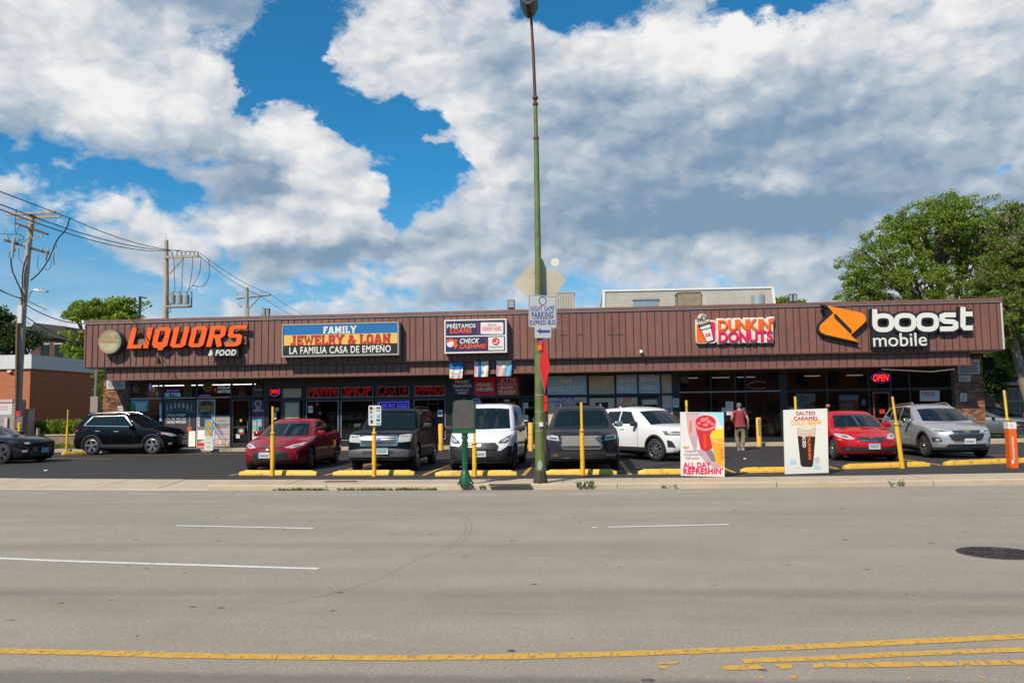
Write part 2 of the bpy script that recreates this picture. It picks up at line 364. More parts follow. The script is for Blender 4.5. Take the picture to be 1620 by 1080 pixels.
# ------------------------------------------------------------------ ground, road, lot, sidewalk
def yk(x): return 18.0 + .0045 * min((x + .5) ** 2, 400)       # kerb face
def yb(x): return 19.35 + .0065 * min((x + .5) ** 2, 400)      # back of the sidewalk
LOT = .12
def road_fn(nt, geo, b):
    p = geo.outputs['Position']
    fine = nnoise(nt, p, 38, 5, .85, .30, .70); mid = nnoise(nt, p, 1.3, 8, .65, .3, .7)
    streak = nnoise(nt, nscale(nt, p, (.07, 1.1, 1)), 1.6, 5, .6, .32, .68)
    c = nmix(nt, fine, (.19, .160, .128), (.50, .440, .360))
    c = nmix(nt, nmath(nt, 'MULTIPLY', mid, .6), c, (.275, .238, .190))
    c = nmix(nt, nmath(nt, 'MULTIPLY', streak, .35), c, (.225, .202, .176))
    # coarse aggregate and small tar blobs
    v = nt.nodes.new('ShaderNodeTexVoronoi'); v.inputs['Scale'].default_value = 2.3
    nt.links.new(nscale(nt, p, (1, 1.25, 1)), v.inputs['Vector'])
    big = nnoise(nt, p, 14, 3, .6, .3, .7)
    spot = nmath(nt, 'LESS_THAN', nmath(nt, 'MULTIPLY_ADD', big, .035) if False else v.outputs['Distance'], .105)
    pick = nt.nodes.new('ShaderNodeSeparateXYZ'); nt.links.new(v.outputs['Color'], pick.inputs[0])
    spot = nmath(nt, 'MULTIPLY', spot, nmath(nt, 'GREATER_THAN', pick.outputs[0], .55))
    spot = nmath(nt, 'MULTIPLY', spot, nmath(nt, 'GREATER_THAN', big, .45))
    c = nmix(nt, nmath(nt, 'MULTIPLY', spot, .85), c, (.045, .038, .036))
    v2 = nt.nodes.new('ShaderNodeTexVoronoi'); v2.inputs['Scale'].default_value = 26; nt.links.new(p, v2.inputs['Vector'])
    sp2 = nmath(nt, 'LESS_THAN', v2.outputs['Distance'], .17)
    c = nmix(nt, nmath(nt, 'MULTIPLY', sp2, .6), c, (.12, .105, .098))
    v3 = nt.nodes.new('ShaderNodeTexVoronoi'); v3.inputs['Scale'].default_value = 21; nt.links.new(p, v3.inputs['Vector'])
    sp3 = nmath(nt, 'LESS_THAN', v3.outputs['Distance'], .13)
    c = nmix(nt, nmath(nt, 'MULTIPLY', sp3, .6), c, (.55, .52, .48))
    # tyre polished lanes, an oil track and blotchy patches
    s0 = nt.nodes.new('ShaderNodeSeparateXYZ'); nt.links.new(p, s0.inputs[0])
    for yc, wd, am, cc in ((7.5, .55, .20, (.16, .14, .12)), (8.0, .22, .22, (.12, .105, .09)), (10.6, .5, .16, (.15, .13, .11)), (13.6, .6, .15, (.16, .14, .12)), (15.6, .8, .12, (.17, .15, .125))):
        d_ = nmath(nt, 'DIVIDE', nmath(nt, 'SUBTRACT', nmath(nt, 'ADD', s0.outputs[1], nmath(nt, 'MULTIPLY', mid, .25)), yc), wd)
        band = nmath(nt, 'EXPONENT', nmath(nt, 'MULTIPLY', nmath(nt, 'MULTIPLY', d_, d_), -1.0))
        c = nmix(nt, nmath(nt, 'MULTIPLY', nmath(nt, 'MULTIPLY', band, streak), am * 1.9, True), c, cc)
    pat = nnoise(nt, nscale(nt, p, (.5, 1, 1)), .55, 4, .5, .50, .64); c = nmix(nt, nmath(nt, 'MULTIPLY', pat, .22), c, (.42, .37, .31))
    # darker old surface beyond the centre line, worn oily band
    s = nt.nodes.new('ShaderNodeSeparateXYZ'); nt.links.new(p, s.inputs[0])
    wob = nmath(nt, 'MULTIPLY', nnoise(nt, p, 2.2, 6, .6, .2, .8), .16)
    edge = nmath(nt, 'SUBTRACT', nmath(nt, 'SUBTRACT', 5.56, wob), s.outputs[1])
    edge = nmath(nt, 'MULTIPLY', edge, 9, True)
    c = nmix(nt, nmath(nt, 'MULTIPLY', edge, .5), c, (.10, .088, .080))
    nt.links.new(c, b.inputs['Base Color']); b.inputs['Roughness'].default_value = .92; b.inputs['Specular IOR Level'].default_value = .25
    nbump(nt, fine, b, .5, .006)
def lot_fn(nt, geo, b):
    p = geo.outputs['Position']; fine = nnoise(nt, p, 60, 3, .7, .25, .75); mid = nnoise(nt, p, .7, 7, .65, .3, .7)
    c = nmix(nt, fine, (.016, .014, .014), (.036, .031, .030)); c = nmix(nt, nmath(nt, 'MULTIPLY', mid, .45), c, (.050, .044, .041))
    nt.links.new(c, b.inputs['Base Color']); b.inputs['Roughness'].default_value = .85; nbump(nt, fine, b, .5, .006)
def conc_fn(nt, geo, b):
    p = geo.outputs['Position']; fine = nnoise(nt, p, 50, 4, .7, .25, .75); mid = nnoise(nt, p, 1.2, 8, .7, .3, .7)
    c = nmix(nt, fine, (.43, .33, .225), (.62, .50, .36)); c = nmix(nt, nmath(nt, 'MULTIPLY', mid, .55), c, (.31, .245, .175))
    nt.links.new(c, b.inputs['Base Color']); b.inputs['Roughness'].default_value = .9; nbump(nt, fine, b, .4, .006)
def grass_fn(nt, geo, b):
    p = geo.outputs['Position']; f = nnoise(nt, p, 25, 4, .7, .25, .75); m = nnoise(nt, p, .8, 5, .6, .3, .7)
    c = nmix(nt, f, (.03, .06, .012), (.09, .15, .03)); c = nmix(nt, nmath(nt, 'MULTIPLY', m, .4), c, (.13, .13, .05))
    nt.links.new(c, b.inputs['Base Color']); b.inputs['Roughness'].default_value = .9; nbump(nt, f, b, .8, .03)
m_road = node_mat('asphalt_old', road_fn); m_lot = node_mat('asphalt_new', lot_fn); m_conc = node_mat('concrete_walk', conc_fn); m_grass = node_mat('grass', grass_fn)

g = MB(); g.bb((-900, -60, -.4), (900, 1800, -.06)); structure(g.build('ground', m_grass))
# road sheet with a curved far edge, three layers of height apart from the kerb
xs = [-400, -120, -60] + [x * 1.0 for x in range(-40, 41)] + [60, 120, 400]
g = MB(); g.slab([(x, -30) for x in (-400, 400)] + [(x, yk(x) + .02) for x in reversed(xs)], -.05, 0)
structure(g.build('road', m_road))
g = MB(); g.slab([(x, yb(x) - .02) for x in xs] + [(x, 60) for x in (400, -400)], -.05, LOT - .012)
lot = structure(g.build('parking_lot', m_lot))
# far strip of street beyond the camera's back
sw = structure(thing('sidewalk', None, None)); kb = structure(thing('kerb', None, None))
def apron(x): return max(0., min(1., (-8.2 - x) / .8))
x = -46.; k = 0
while x < 34:
    w = 1.55 + (k % 3) * .02; x2 = x + w; g = MB(); j = .008
    a = apron((x + x2) / 2); dz = rng.uniform(-.004, .004)
    fz = LOT - .095 * a; tilt = rng.uniform(-.004, .004)
    y0a, y0b, y1a, y1b = yk(x) + .16, yk(x2) + .16, yb(x), yb(x2)
    vs = [(x + j, y0a, -.05), (x2 - j, y0b, -.05), (x2 - j, y1b, -.05), (x + j, y1a, -.05),
          (x + j, y0a, fz + dz), (x2 - j, y0b, fz + dz + tilt), (x2 - j, y1b, LOT + dz + tilt), (x + j, y1a, LOT + dz)]
    g.add(vs, [(3, 2, 1, 0), (4, 5, 6, 7), (0, 1, 5, 4), (1, 2, 6, 5), (2, 3, 7, 6), (3, 0, 4, 7)])
    if not (-3.9 < x < -3.0): pass
    g.build('paving_slab', m_conc, sw)
    x = x2; k += 1
x = -46.; k = 0
while x < 34:
    w = 3.1 + rng.uniform(-.3, .3); x2 = x + w; a = apron((x + x2) / 2); dz = rng.uniform(-.008, .008); j = .007
    top = LOT + .004 - .10 * a + dz; n = 5; g = MB(); vs = []
    for i in range(n):
        xx = x + j + (x2 - x - 2 * j) * i / (n - 1); yy = yk(xx); q = rng.uniform(-.006, .006)
        vs += [(xx, yy - .012, -.05), (xx, yy + q, top - .028), (xx, yy + .03 + q, top), (xx, yy + .152, top), (xx, yy + .152, -.05)]
    fs = []
    for i in range(n - 1):
        for q in range(4): fs.append((i * 5 + q, (i + 1) * 5 + q, (i + 1) * 5 + q + 1, i * 5 + q + 1))
    fs += [(0, 1, 2, 3, 4), tuple((n - 1) * 5 + q for q in (4, 3, 2, 1, 0))]
    g.add(vs, fs); g.build('kerb_stone', m_conc, kb); x = x2
g = MB(); g.slab([(x, yk(x) + .13) for x in xs] + [(x, yb(x) + .01) for x in reversed(xs)], -.05, .012)
structure(g.build('sidewalk_bedding', mat('dirt', (.07, .055, .04), .95, var=.4)))

# weeds growing out of the kerb joints
m_weed = mat('weed', (.075, .12, .03), .8, island=.5)
def weeds(name, spots, n, h):
    g = MB()
    for (cx, cy, z, rx, ry) in spots:
        for i in range(n):
            a = rng.uniform(0, 6.28); x = cx + rng.uniform(-rx, rx); y = cy + rng.uniform(-ry, ry); hh = h * rng.uniform(.3, 1)
            w = .012 + .02 * rng.random(); dx, dy = math.cos(a) * w, math.sin(a) * w; lx, ly = rng.uniform(-.6, .6, 2) * hh
            g.add([(x - dx, y - dy, z), (x + dx, y + dy, z), (x + lx + dx * 1.6, y + ly, z + hh * .6), (x + lx * 1.5, y + ly * 1.5, z + hh)], [(0, 1, 2, 3)])
    return g.build(name, m_weed)
def gk(px, py, z=LOT): q = G(px, py, z); return q.x, q.y
sp = []
for px in list(range(452, 525, 7)) + list(range(552, 694, 8)):
    q = G(px, 770, .03); sp.append((q.x, yk(q.x) + .02, .0, .12, .07))
tag(weeds('weeds', sp, 46, .07), 'low green weeds growing along the kerb gutter', 'weeds', kind='stuff')
for (px, hh, n, lb) in ((925, .16, 60, 'taller green weed clump at the kerb between lamp post and white board'), (1441, .12, 40, 'small weed clump at the kerb below the leaning yellow post'), (757, .09, 50, 'small weed patch beside the green pedestal'), (1060, .06, 26, 'tiny weed in the kerb joint below the raspberry drink board')):
    q = G(px, 768, .08); o = weeds('weed_clump', [(q.x, yk(q.x) + .05, .04, .16, .12)], n, hh); tag(o, lb, 'weeds')

# painted markings: pieces of worn paint lying on the road
def paint_fn(col, wear):
    def fn(nt, geo, b):
        p = geo.outputs['Position']; n = nnoise(nt, p, 22, 6, .7, .25, .75); c = nmix(nt, n, tuple(v * .7 for v in col), col)
        if wear: nt.links.new(nmath(nt, 'SUBTRACT', 1.0, nmath(nt, 'MULTIPLY', nnoise(nt, nscale(nt, p, (1, .7, 1)), 16, 7, .75, .55, .62), wear)), b.inputs['Alpha'])
        nt.links.new(c, b.inputs['Base Color']); b.inputs['Roughness'].default_value = .7
    return fn
m_yel = node_mat('yellow_road_paint', paint_fn((.70, .39, .06), .8)); m_wht = node_mat('white_road_paint', paint_fn((.76, .74, .68), .35))
def strip(name, pts, w, m, z=.004, chunk=.16, gap=.0035, loss=0., vert=True):
    """a painted line through surveyed ground points, broken into pieces by cracks"""
    pts = [Vector((p[0], p[1])) for p in pts]; cum = [0]
    for a, b in zip(pts, pts[1:]): cum.append(cum[-1] + (b - a).length)
    def at(s):
        s = max(0, min(cum[-1], s))
        for i in range(len(pts) - 1):
            if s <= cum[i + 1] or i == len(pts) - 2:
                t = (s - cum[i]) / (cum[i + 1] - cum[i]); d = (pts[i + 1] - pts[i]).normalized(); return pts[i].lerp(pts[i + 1], t), Vector((-d.y, d.x))
    g = MB(); s = 0; sk0 = 0.
    while s < cum[-1]:
        L = chunk * rng.uniform(.35, 1.5) if chunk else cum[-1]; e = min(s + L, cum[-1])
        if rng.random() >= loss and e > s + .01:
            k = 1 if chunk else max(1, int((e - s) / .3)); sk = sk0; sk1 = rng.uniform(-.03, .05) if chunk and chunk < .5 else 0; sk0 = sk1
            for i in range(k):
                s0 = s + (e - s) * i / k; s1 = s + (e - s) * (i + 1) / k
                (a, na), (b_, nb) = at(s0), at(s1); j = lambda: rng.uniform(-.006, .006) if chunk else 0
                dv = (pts[1] - pts[0]).normalized()
                v = [a - na * (w / 2 + j()), b_ - nb * (w / 2 + j()), b_ + nb * (w / 2 + j()) + dv * sk1, a + na * (w / 2 + j()) + dv * sk]
                g.add([(q.x, q.y, z) for q in v], [(0, 1, 2, 3)])
        s = e + gap * rng.uniform(.3, 1.6)
    return structure(g.build(name, m))
gp = lambda *l: [G(x, y, 0) for x, y in l]
ya = gp((-60, 1027), (0, 1029.5), (120, 1032), (300, 1037), (480, 1039.5), (640, 1040.5), (820, 1038.5), (1000, 1033.5), (1200, 1026), (1400, 1017), (1620, 1006.5), (1700, 1003))
strip('yellow_centre_line', ya, .125, m_yel)
strip('yellow_centre_line', gp((1175, 1046), (1300, 1041), (1450, 1033.5), (1620, 1027), (1700, 1024)), .10, m_yel)
strip('yellow_centre_line', gp((1145, 1056), (1300, 1053), (1450, 1050.5), (1620, 1047.5), (1700, 1046)), .10, m_yel, chunk=.10, gap=.012, loss=.06)
strip('yellow_paint_remnant', gp((1040, 1050), (1070, 1048)), .04, m_yel, chunk=.1); strip('yellow_paint_remnant', gp((1042, 1055), (1056, 1056)), .05, m_yel)
strip('yellow_paint_remnant', gp((40, 1062), (330, 1064), (700, 1072), (1000, 1074)), .04, m_yel, chunk=.025, gap=.2, loss=.85)
strip('yellow_paint_remnant', gp((1200, 1071), (1600, 1073)), .06, m_yel, chunk=.02, gap=.14, loss=.7)
strip('white_lane_line', gp((-60, 880.5), (0, 883.5), (150, 889), (300, 893.5), (420, 897), (504, 899.5)), .105, m_wht, chunk=1.2, gap=.008)
strip('white_lane_line', gp((278, 831.3), (380, 833), (496, 835.8)), .10, m_wht, chunk=2, gap=.008)
strip('white_lane_line', gp((962, 833.6), (1060, 831.8), (1154, 829.3)), .09, m_wht, chunk=2, gap=.008)
strip('white_lane_line', gp((936, 834.3), (944, 834.2)), .09, m_wht)
for a, b in (((22, 779), (75, 780)), ((200, 780.7), (252, 781.3)), ((373, 782), (425, 782.3)), ((545, 782.5), (603, 782.5)), ((726, 782.5), (783, 782.3)), ((897, 781.6), (950, 781.2)), ((1070, 779), (1122, 778.2))):
    strip('white_parking_line', gp(a, b), .09, mat('faint_white_paint', (.50, .48, .44), .8, var=.3, vscale=8), chunk=.4)
# skid marks
def skid_fn(nt, geo, b):
    p = geo.outputs['Position']; nt.nodes.remove(nt.nodes['Principled BSDF']); o = [n for n in nt.nodes if n.type == 'OUTPUT_MATERIAL'][0]
    t = nt.nodes.new('ShaderNodeBsdfTransparent'); d = nt.nodes.new('ShaderNodeBsdfDiffuse'); d.inputs[0].default_value = (.13, .115, .105, 1)
    mx = nt.nodes.new('ShaderNodeMixShader'); nt.links.new(nmath(nt, 'MULTIPLY', nnoise(nt, p, 30, 4, .7, .2, .8), .34), mx.inputs[0]); nt.links.new(t.outputs[0], mx.inputs[1]); nt.links.new(d.outputs[0], mx.inputs[2]); nt.links.new(mx.outputs[0], o.inputs[0])
m_skid = node_mat('tyre_rubber_trace', skid_fn)
def faint_fn(nt, geo, b):
    p = geo.outputs['Position']; nt.nodes.remove(nt.nodes['Principled BSDF']); o = [n for n in nt.nodes if n.type == 'OUTPUT_MATERIAL'][0]
    t = nt.nodes.new('ShaderNodeBsdfTransparent'); d = nt.nodes.new('ShaderNodeBsdfDiffuse'); d.inputs[0].default_value = (.46, .41, .34, 1)
    mx = nt.nodes.new('ShaderNodeMixShader'); nt.links.new(nmath(nt, 'MULTIPLY', nnoise(nt, p, 5, 5, .7, .35, .75), .20), mx.inputs[0]); nt.links.new(t.outputs[0], mx.inputs[1]); nt.links.new(d.outputs[0], mx.inputs[2]); nt.links.new(mx.outputs[0], o.inputs[0])
m_faint = node_mat('dusty_tyre_trace', faint_fn)
def smooth_pts(pts, n=8):
    out = []
    for i in range(len(pts) - 1):
        p0, p1, p2, p3 = pts[max(i - 1, 0)], pts[i], pts[i + 1], pts[min(i + 2, len(pts) - 1)]
        for k in range(n):
            t = k / n; out.append(.5 * (2 * p1 + (p2 - p0) * t + (2 * p0 - 5 * p1 + 4 * p2 - p3) * t * t + (3 * p1 - p0 - 3 * p2 + p3) * t ** 3))
    return out + [pts[-1]]
sk = smooth_pts(gp((610, 796), (700, 804), (742, 822), (742, 846), (715, 866), (660, 885), (600, 915), (520, 940), (430, 958)))
strip('tyre_mark', sk, .022, m_skid, z=.003, chunk=0)
strip('tyre_mark', smooth_pts(gp((615, 799), (694, 806), (733, 823), (734, 845), (708, 864), (655, 883))), .02, m_skid, z=.003, chunk=0)

for pp in (((40, 800), (110, 806), (160, 822), (178, 842), (165, 866), (120, 884)), ((120, 790), (190, 800), (215, 822), (205, 850), (160, 872)), ((480, 958), (600, 1000), (760, 1020))): strip('tyre_mark', smooth_pts(gp(*pp)), .16, m_faint, z=.0026, chunk=0)
# manhole cover
mh = G(1579, 874.5, 0); r = .43
t = thing('manhole_cover', 'round dark iron manhole cover set in the grey road at right', 'manhole cover', (mh.x, mh.y, 0))
m_iron = mat('rusty_iron', (.075, .055, .055), .6, .6, var=.35, vscale=12, bump=.4)
g = MB(); g.lathe([(r, -.01), (r, .006), (r - .05, .008), (r - .055, .001)], 40, caps=False); g.build('frame_ring', m_iron, t, 40)
g = MB(); g.lathe([(r - .055, .0), (r - .06, .003), (.001, .003)], 40, caps=False)
for rr, n in ((.32, 22), (.25, 17), (.18, 12), (.11, 7)):
    for i in range(n):
        a = 2 * math.pi * i / n; g.box((rr * math.cos(a), rr * math.sin(a), .007), (.035, .05, .008), rz=a)
g.build('cover_plate', m_iron, t)
for x_, y_ in ((-.3, -.02), (.24, -.04)):
    g = MB(); g.lathe([(.03, .0035), (.022, .012), (.001, .012)], 10, (x_, y_, 0), caps=False); g.build('lifting_hole', mat('hole_shade', (.01, .01, .01), .9), t)  # raised black caps, the dark of the holes put into the colour

# stall lines of the lot, wheel stops
for px, py in ((364, 751), (514, 751), (669, 751), (828, 751), (997, 750), (1163, 747), (1326, 741), (1489, 735)):
    q = G(px, py, LOT); strip('stall_line', [(q.x, q.y), (q.x + .0, q.y + 5.3)], .10, m_yel, z=LOT - .007, chunk=1.0, gap=.01)
for a, b in (((73, 724.5), (178, 725.5)), ((150, 718.5), (420, 718)), ((1500, 722), (1600, 719)), ((815, 842), (815, 842.1))):
    q, r_ = G(*a, LOT), G(*b, LOT)
    if (q - r_).length > .3: strip('lot_line', [(q.x, q.y), (r_.x, r_.y)], .10, m_yel, z=LOT - .007, chunk=1.0, gap=.01)
def yelp_fn(nt, geo, b):
    p = geo.outputs['Position']; n = nnoise(nt, p, 6, 8, .75, .52, .66); f = nnoise(nt, p, 25, 4, .6, .3, .7)
    c = nmix(nt, f, (.78, .43, .035), (.88, .52, .07)); c = nmix(nt, nmath(nt, 'MULTIPLY', n, .7), c, (.20, .10, .05))
    nt.links.new(c, b.inputs['Base Color']); b.inputs['Roughness'].default_value = .55; nbump(nt, f, b, .3, .006)
m_yp = node_mat('yellow_paint_worn', yelp_fn)
def rust_yel_fn(nt, geo, b):
    p = geo.outputs['Position']; n = nnoise(nt, nscale(nt, p, (1, 1, .4)), 16, 8, .75, .55, .62); f = nnoise(nt, p, 25, 4, .6, .3, .7)
    s = nt.nodes.new('ShaderNodeSeparateXYZ'); nt.links.new(p, s.inputs[0])
    lowr = nmath(nt, 'SUBTRACT', 1.0, nmath(nt, 'MULTIPLY', nmath(nt, 'SUBTRACT', s.outputs[2], .15), 1.6), True)
    c = nmix(nt, f, (.80, .42, .02), (.88, .50, .05)); c = nmix(nt, nmath(nt, 'MULTIPLY', n, nmath(nt, 'MULTIPLY_ADD' if False else 'ADD', lowr, .15), True), c, (.16, .055, .02))
    nt.links.new(c, b.inputs['Base Color']); b.inputs['Roughness'].default_value = .5; b.inputs['Specular IOR Level'].default_value = .4
m_yr = node_mat('yellow_paint_rusty', rust_yel_fn)
def wheel_stop(pa, pb, label, z=LOT):
    a, b = G(*pa, z), G(*pb, z); c = (a + b) / 2; L = (b - a).length; ang = math.atan2((b - a).y, (b - a).x)
    t = thing('wheel_stop', label, 'wheel stop', (c.x, c.y + .09, z - .012), ang, 'yellow wheel stops along the front of the lot')
    g = MB(); n = 14; prof = [(-.09, 0), (-.085, .05), (-.055, .125), (.055, .125), (.085, .05), (.09, 0)]
    for i in range(n):
        u = i / (n - 1); s = 1 if 0 < i < n - 1 else .62; x = -L / 2 + L * u; j = rng.uniform(-.004, .004)
        for (yy, zz) in prof: g.v.append((x, yy * (.8 if s < 1 else 1) + j, zz * s + (rng.uniform(-.004, .004) if zz else 0)))
    for i in range(n - 1):
        for k in range(5): g.f.append((i * 6 + k, (i + 1) * 6 + k, (i + 1) * 6 + k + 1, i * 6 + k + 1)); g.m.append(0)
    g.f += [(5, 4, 3, 2, 1, 0), tuple((n - 1) * 6 + k for k in range(6))]; g.m += [0, 0]
    g.build('concrete_bar', m_yp, t)
    for s in (-.38, .38):
        g = MB(); g.lathe([(.022, .11), (.022, .128), (.001, .130)], 8, (s * L, 0, 0), caps=False); g.build('anchor_pin', mat('rust', (.12, .05, .025), .8, var=.3), t)
    return t
for a, b, lb in (((378, 750.5), (500, 751), 'yellow wheel stop in front of the dark red sedan'), ((526, 751), (655, 750.5), 'yellow wheel stop in front of the black four-wheel drive'),
                 ((688, 752), (817, 751), 'yellow wheel stop in front of the white van'), ((863, 750), (976, 749.5), 'yellow wheel stop in front of the dark grey luxury suv'),
                 ((1010, 749.5), (1150, 748), 'yellow wheel stop partly behind the raspberry drink board'), ((1173, 747), (1300, 744.5), 'yellow wheel stop partly behind the cold brew board'),
                 ((1337, 741), (1471, 736.5), 'yellow wheel stop in front of the bright red sedan'), ((1497, 735.5), (1640, 730), 'yellow wheel stop in front of the silver suv, reaching the orange wrapped post')):
    wheel_stop(a, b, lb)
wheel_stop((96, 719), (140, 717), 'yellow wheel stop at the far left beside the black suv')
wheel_stop((205, 715), (262, 715), 'yellow wheel stop under the black suv near the walkway')
# curb and grass strips at the left and right ends of the lot
a = G(60, 708, LOT)
g = MB(); g.slab([(-29, 36.3), (-22.6, 36.3), (-22.6, 37.0), (-29, 37.0)], .0, .25); structure(g.build('lot_kerb_left', m_conc))
g = MB(); g.slab([(-60, 41.5), (-24.2, 41.5), (-24.2, 90), (-60, 90)], -.05, .30); structure(g.build('lawn_left', m_grass))
g = MB(); g.slab([(14.5, 36.2), (60, 36.2), (60, 37.6), (14.5, 37.6)], .0, .22); structure(g.build('side_path', m_conc))
g = MB(); g.slab([(14.5, 37.7), (80, 37.7), (80, 90), (17.4, 90), (17.4, 41)], -.05, .24); structure(g.build('lawn_right', m_grass))
# ------------------------------------------------------------------ the strip mall
W = 36.2; UF = 34.5; LF = 34.7; EXT = .005
FX = lambda px, py=640: P(px, py, W).x
FZ = lambda px, py: P(px, py, W).z
def seam_fn(nt, geo, b):
    p = geo.outputs['Position']; n = nnoise(nt, nscale(nt, p, (1, 1, .16)), 3.0, 8, .7, .3, .7); f = nnoise(nt, nscale(nt, p, (.8, 1, 1.6)), 3.2, 7, .75, .56, .72)
    c = nmix(nt, n, (.160, .066, .050), (.240, .105, .080)); c = nmix(nt, nmath(nt, 'MULTIPLY', f, .6), c, (.40, .13, .07))
    nt.links.new(c, b.inputs['Base Color']); b.inputs['Roughness'].default_value = .55
m_br = node_mat('brown_metal', seam_fn)
m_brd = mat('brown_metal_dark', (.085, .045, .035), .5, var=.2)
m_seam = mat('panel_seam', (.05, .028, .024), .6)
m_blk = mat('black_frame', (.012, .012, .013), .45)
m_soff = mat('soffit', (.48, .38, .28), .8, var=.2)
m_alu = mat('alu_trim', (.50, .47, .43), .4, .7)
m_glass = glass_mat('shop_glass', (.82, .85, .84))
def brick_fn(c1, c2, mortar, sc=1.0, dark=.3, row=.075, wid=.215):
    def fn(nt, geo, b):
        p = geo.outputs['Position']; s = nt.nodes.new('ShaderNodeSeparateXYZ'); nt.links.new(p, s.inputs[0])
        c = nt.nodes.new('ShaderNodeCombineXYZ'); nt.links.new(nmath(nt, 'ADD', s.outputs[0], s.outputs[1]), c.inputs[0]); nt.links.new(s.outputs[2], c.inputs[1])
        br = nt.nodes.new('ShaderNodeTexBrick'); nt.links.new(c.outputs[0], br.inputs['Vector'])
        br.inputs['Scale'].default_value = 1; br.inputs['Brick Width'].default_value = wid; br.inputs['Row Height'].default_value = row; br.inputs['Mortar Size'].default_value = .008
        br.inputs['Color1'].default_value = (*c1, 1); br.inputs['Color2'].default_value = (*c2, 1); br.inputs['Mortar'].default_value = (*mortar, 1); br.inputs['Bias'].default_value = -.2
        n = nnoise(nt, p, 1.1, 6, .6, .3, .7); col = nmix(nt, nmath(nt, 'MULTIPLY', n, dark), br.outputs['Color'], tuple(v * .6 for v in c1))
        nt.links.new(col, b.inputs['Base Color']); b.inputs['Roughness'].default_value = .9; nbump(nt, br.outputs['Fac'], b, -.4, .01)
    return fn
mall = thing('strip_mall', 'long low brown metal strip mall with dark shop windows', 'building', (-2.5, W, 0))
def part(name, g, m, parent=None, **k): return g.build(name, m, parent or mall, world=True, **k)
# upper fascia: standing seam panels, each a piece
uf = part('upper_fascia', MB().bb((-21.88, UF + .03, 3.92), (16.85, UF + .12, 5.80)), m_brd)
x = -21.88; px_ = [.30, .26, .33, .30, .28, .31]; k = 0
while x < 16.80:
    w = min(px_[k % 6], 16.85 - x)
    zt = 5.80; g = MB(); d = rng.uniform(0, .006)
    g.bb((x + .010, UF + d, 3.90), (x + w - .010, UF + .029, zt)); part('metal_panel', g, m_br, uf)
    x += w; k += 1
g = MB(); x = -21.88; k = 0
while x < 16.80:
    w = px_[k % 6]; g.bb((x - .012, UF - .022, 3.905), (x + .012, UF + .029, 5.79)); x += w; k += 1
tag(part('panel_seam', g, m_seam, uf), kind='stuff')
g = MB(); g.bb((-21.95, UF - .06, 5.84), (16.93, UF + .5, 5.97)); part('coping', g, m_br, uf)
g = MB(); g.bb((-21.93, UF - .045, 5.80), (16.91, UF + .2, 5.838)); part('coping_edge', g, m_alu, uf)
g = MB(); g.bb((16.85, UF - .02, 3.9), (16.91, UF + 1.6, 5.79)); part('end_flashing', g, mat('white_flashing', (.6, .58, .55), .5), uf)
g = MB(); g.bb((-21.95, UF - .02, 3.9), (-21.885, UF + 1.6, 5.79)); part('end_flashing', g, m_br, uf)
g = MB(); g.bb((-21.9, UF - .03, 3.865), (16.88, UF + .02, 3.898)); part('drip_edge', g, m_seam, uf)
g = MB(); g.bb((-21.88, UF + .03, 3.84), (16.85, W + .1, 3.90)); part('upper_soffit', g, m_soff)
lf = part('lower_fascia', MB().bb((-21.02, LF + .03, 3.36), (15.66, LF + .10, 3.84)), m_brd)
x = -21.0; k = 0
while x < 15.6:
    w = min(.315, 15.66 - x); g = MB(); d = rng.uniform(0, .006)
    g.bb((x + .010, LF + d, 3.34), (x + w - .010, LF + .029, 3.84)); part('metal_panel', g, m_br, lf); x += w; k += 1
g = MB(); x = -21.0
while x < 15.6: g.bb((x - .010, LF - .018, 3.345), (x + .010, LF + .029, 3.84)); x += .315
tag(part('panel_seam', g, m_seam, lf), kind='stuff')
g = MB(); g.bb((-21.04, LF - .03, 3.30), (15.70, LF + .06, 3.338)); part('drip_edge', g, m_br, lf)
g = MB(); g.bb((-21.0, LF + .10, 3.33), (15.64, W + .05, 3.38)); part('lower_soffit', g, m_soff)
g = MB(); g.bb((-21.02, LF + .10, 3.38), (-20.95, W, 3.84)); g.bb((15.6, LF + .10, 3.38), (15.66, W, 3.84)); part('fascia_return', g, m_br)
# a sagging strip of trim below the right end
pts = [(1395, 584), (1440, 586.5), (1472, 588), (1510, 584)]; q = [P(a, b, LF - .02) for a, b in pts]
g = MB(); g.tube(q, .02, 4); part('hanging_trim', g, m_alu)
# walls, roof
XL, XR = FX(163), FX(1558)
m_brick = node_mat('brown_brick', brick_fn((.30, .13, .075), (.15, .07, .05), (.33, .27, .20)))
g = MB(); g.bb((XL + .35, W + .2, .1), (XL + .6, 52, 5.6)); g.bb((XR - .6, W + .2, .1), (XR - .35, 52, 5.6)); g.bb((XL + .6, 51.8, .1), (XR - .6, 52, 5.6)); part('side_wall', g, m_brick)
g = MB(); g.bb((XL + .3, UF + .5, 5.45), (XR - .3, 52.1, 5.62)); part('roof', g, mat('roof_felt', (.3, .29, .27), .9, var=.2))
g = MB(); g.bb((XL, W + .02, 3.38), (XR, W + .3, 5.45)); part('header_wall', g, m_blk)
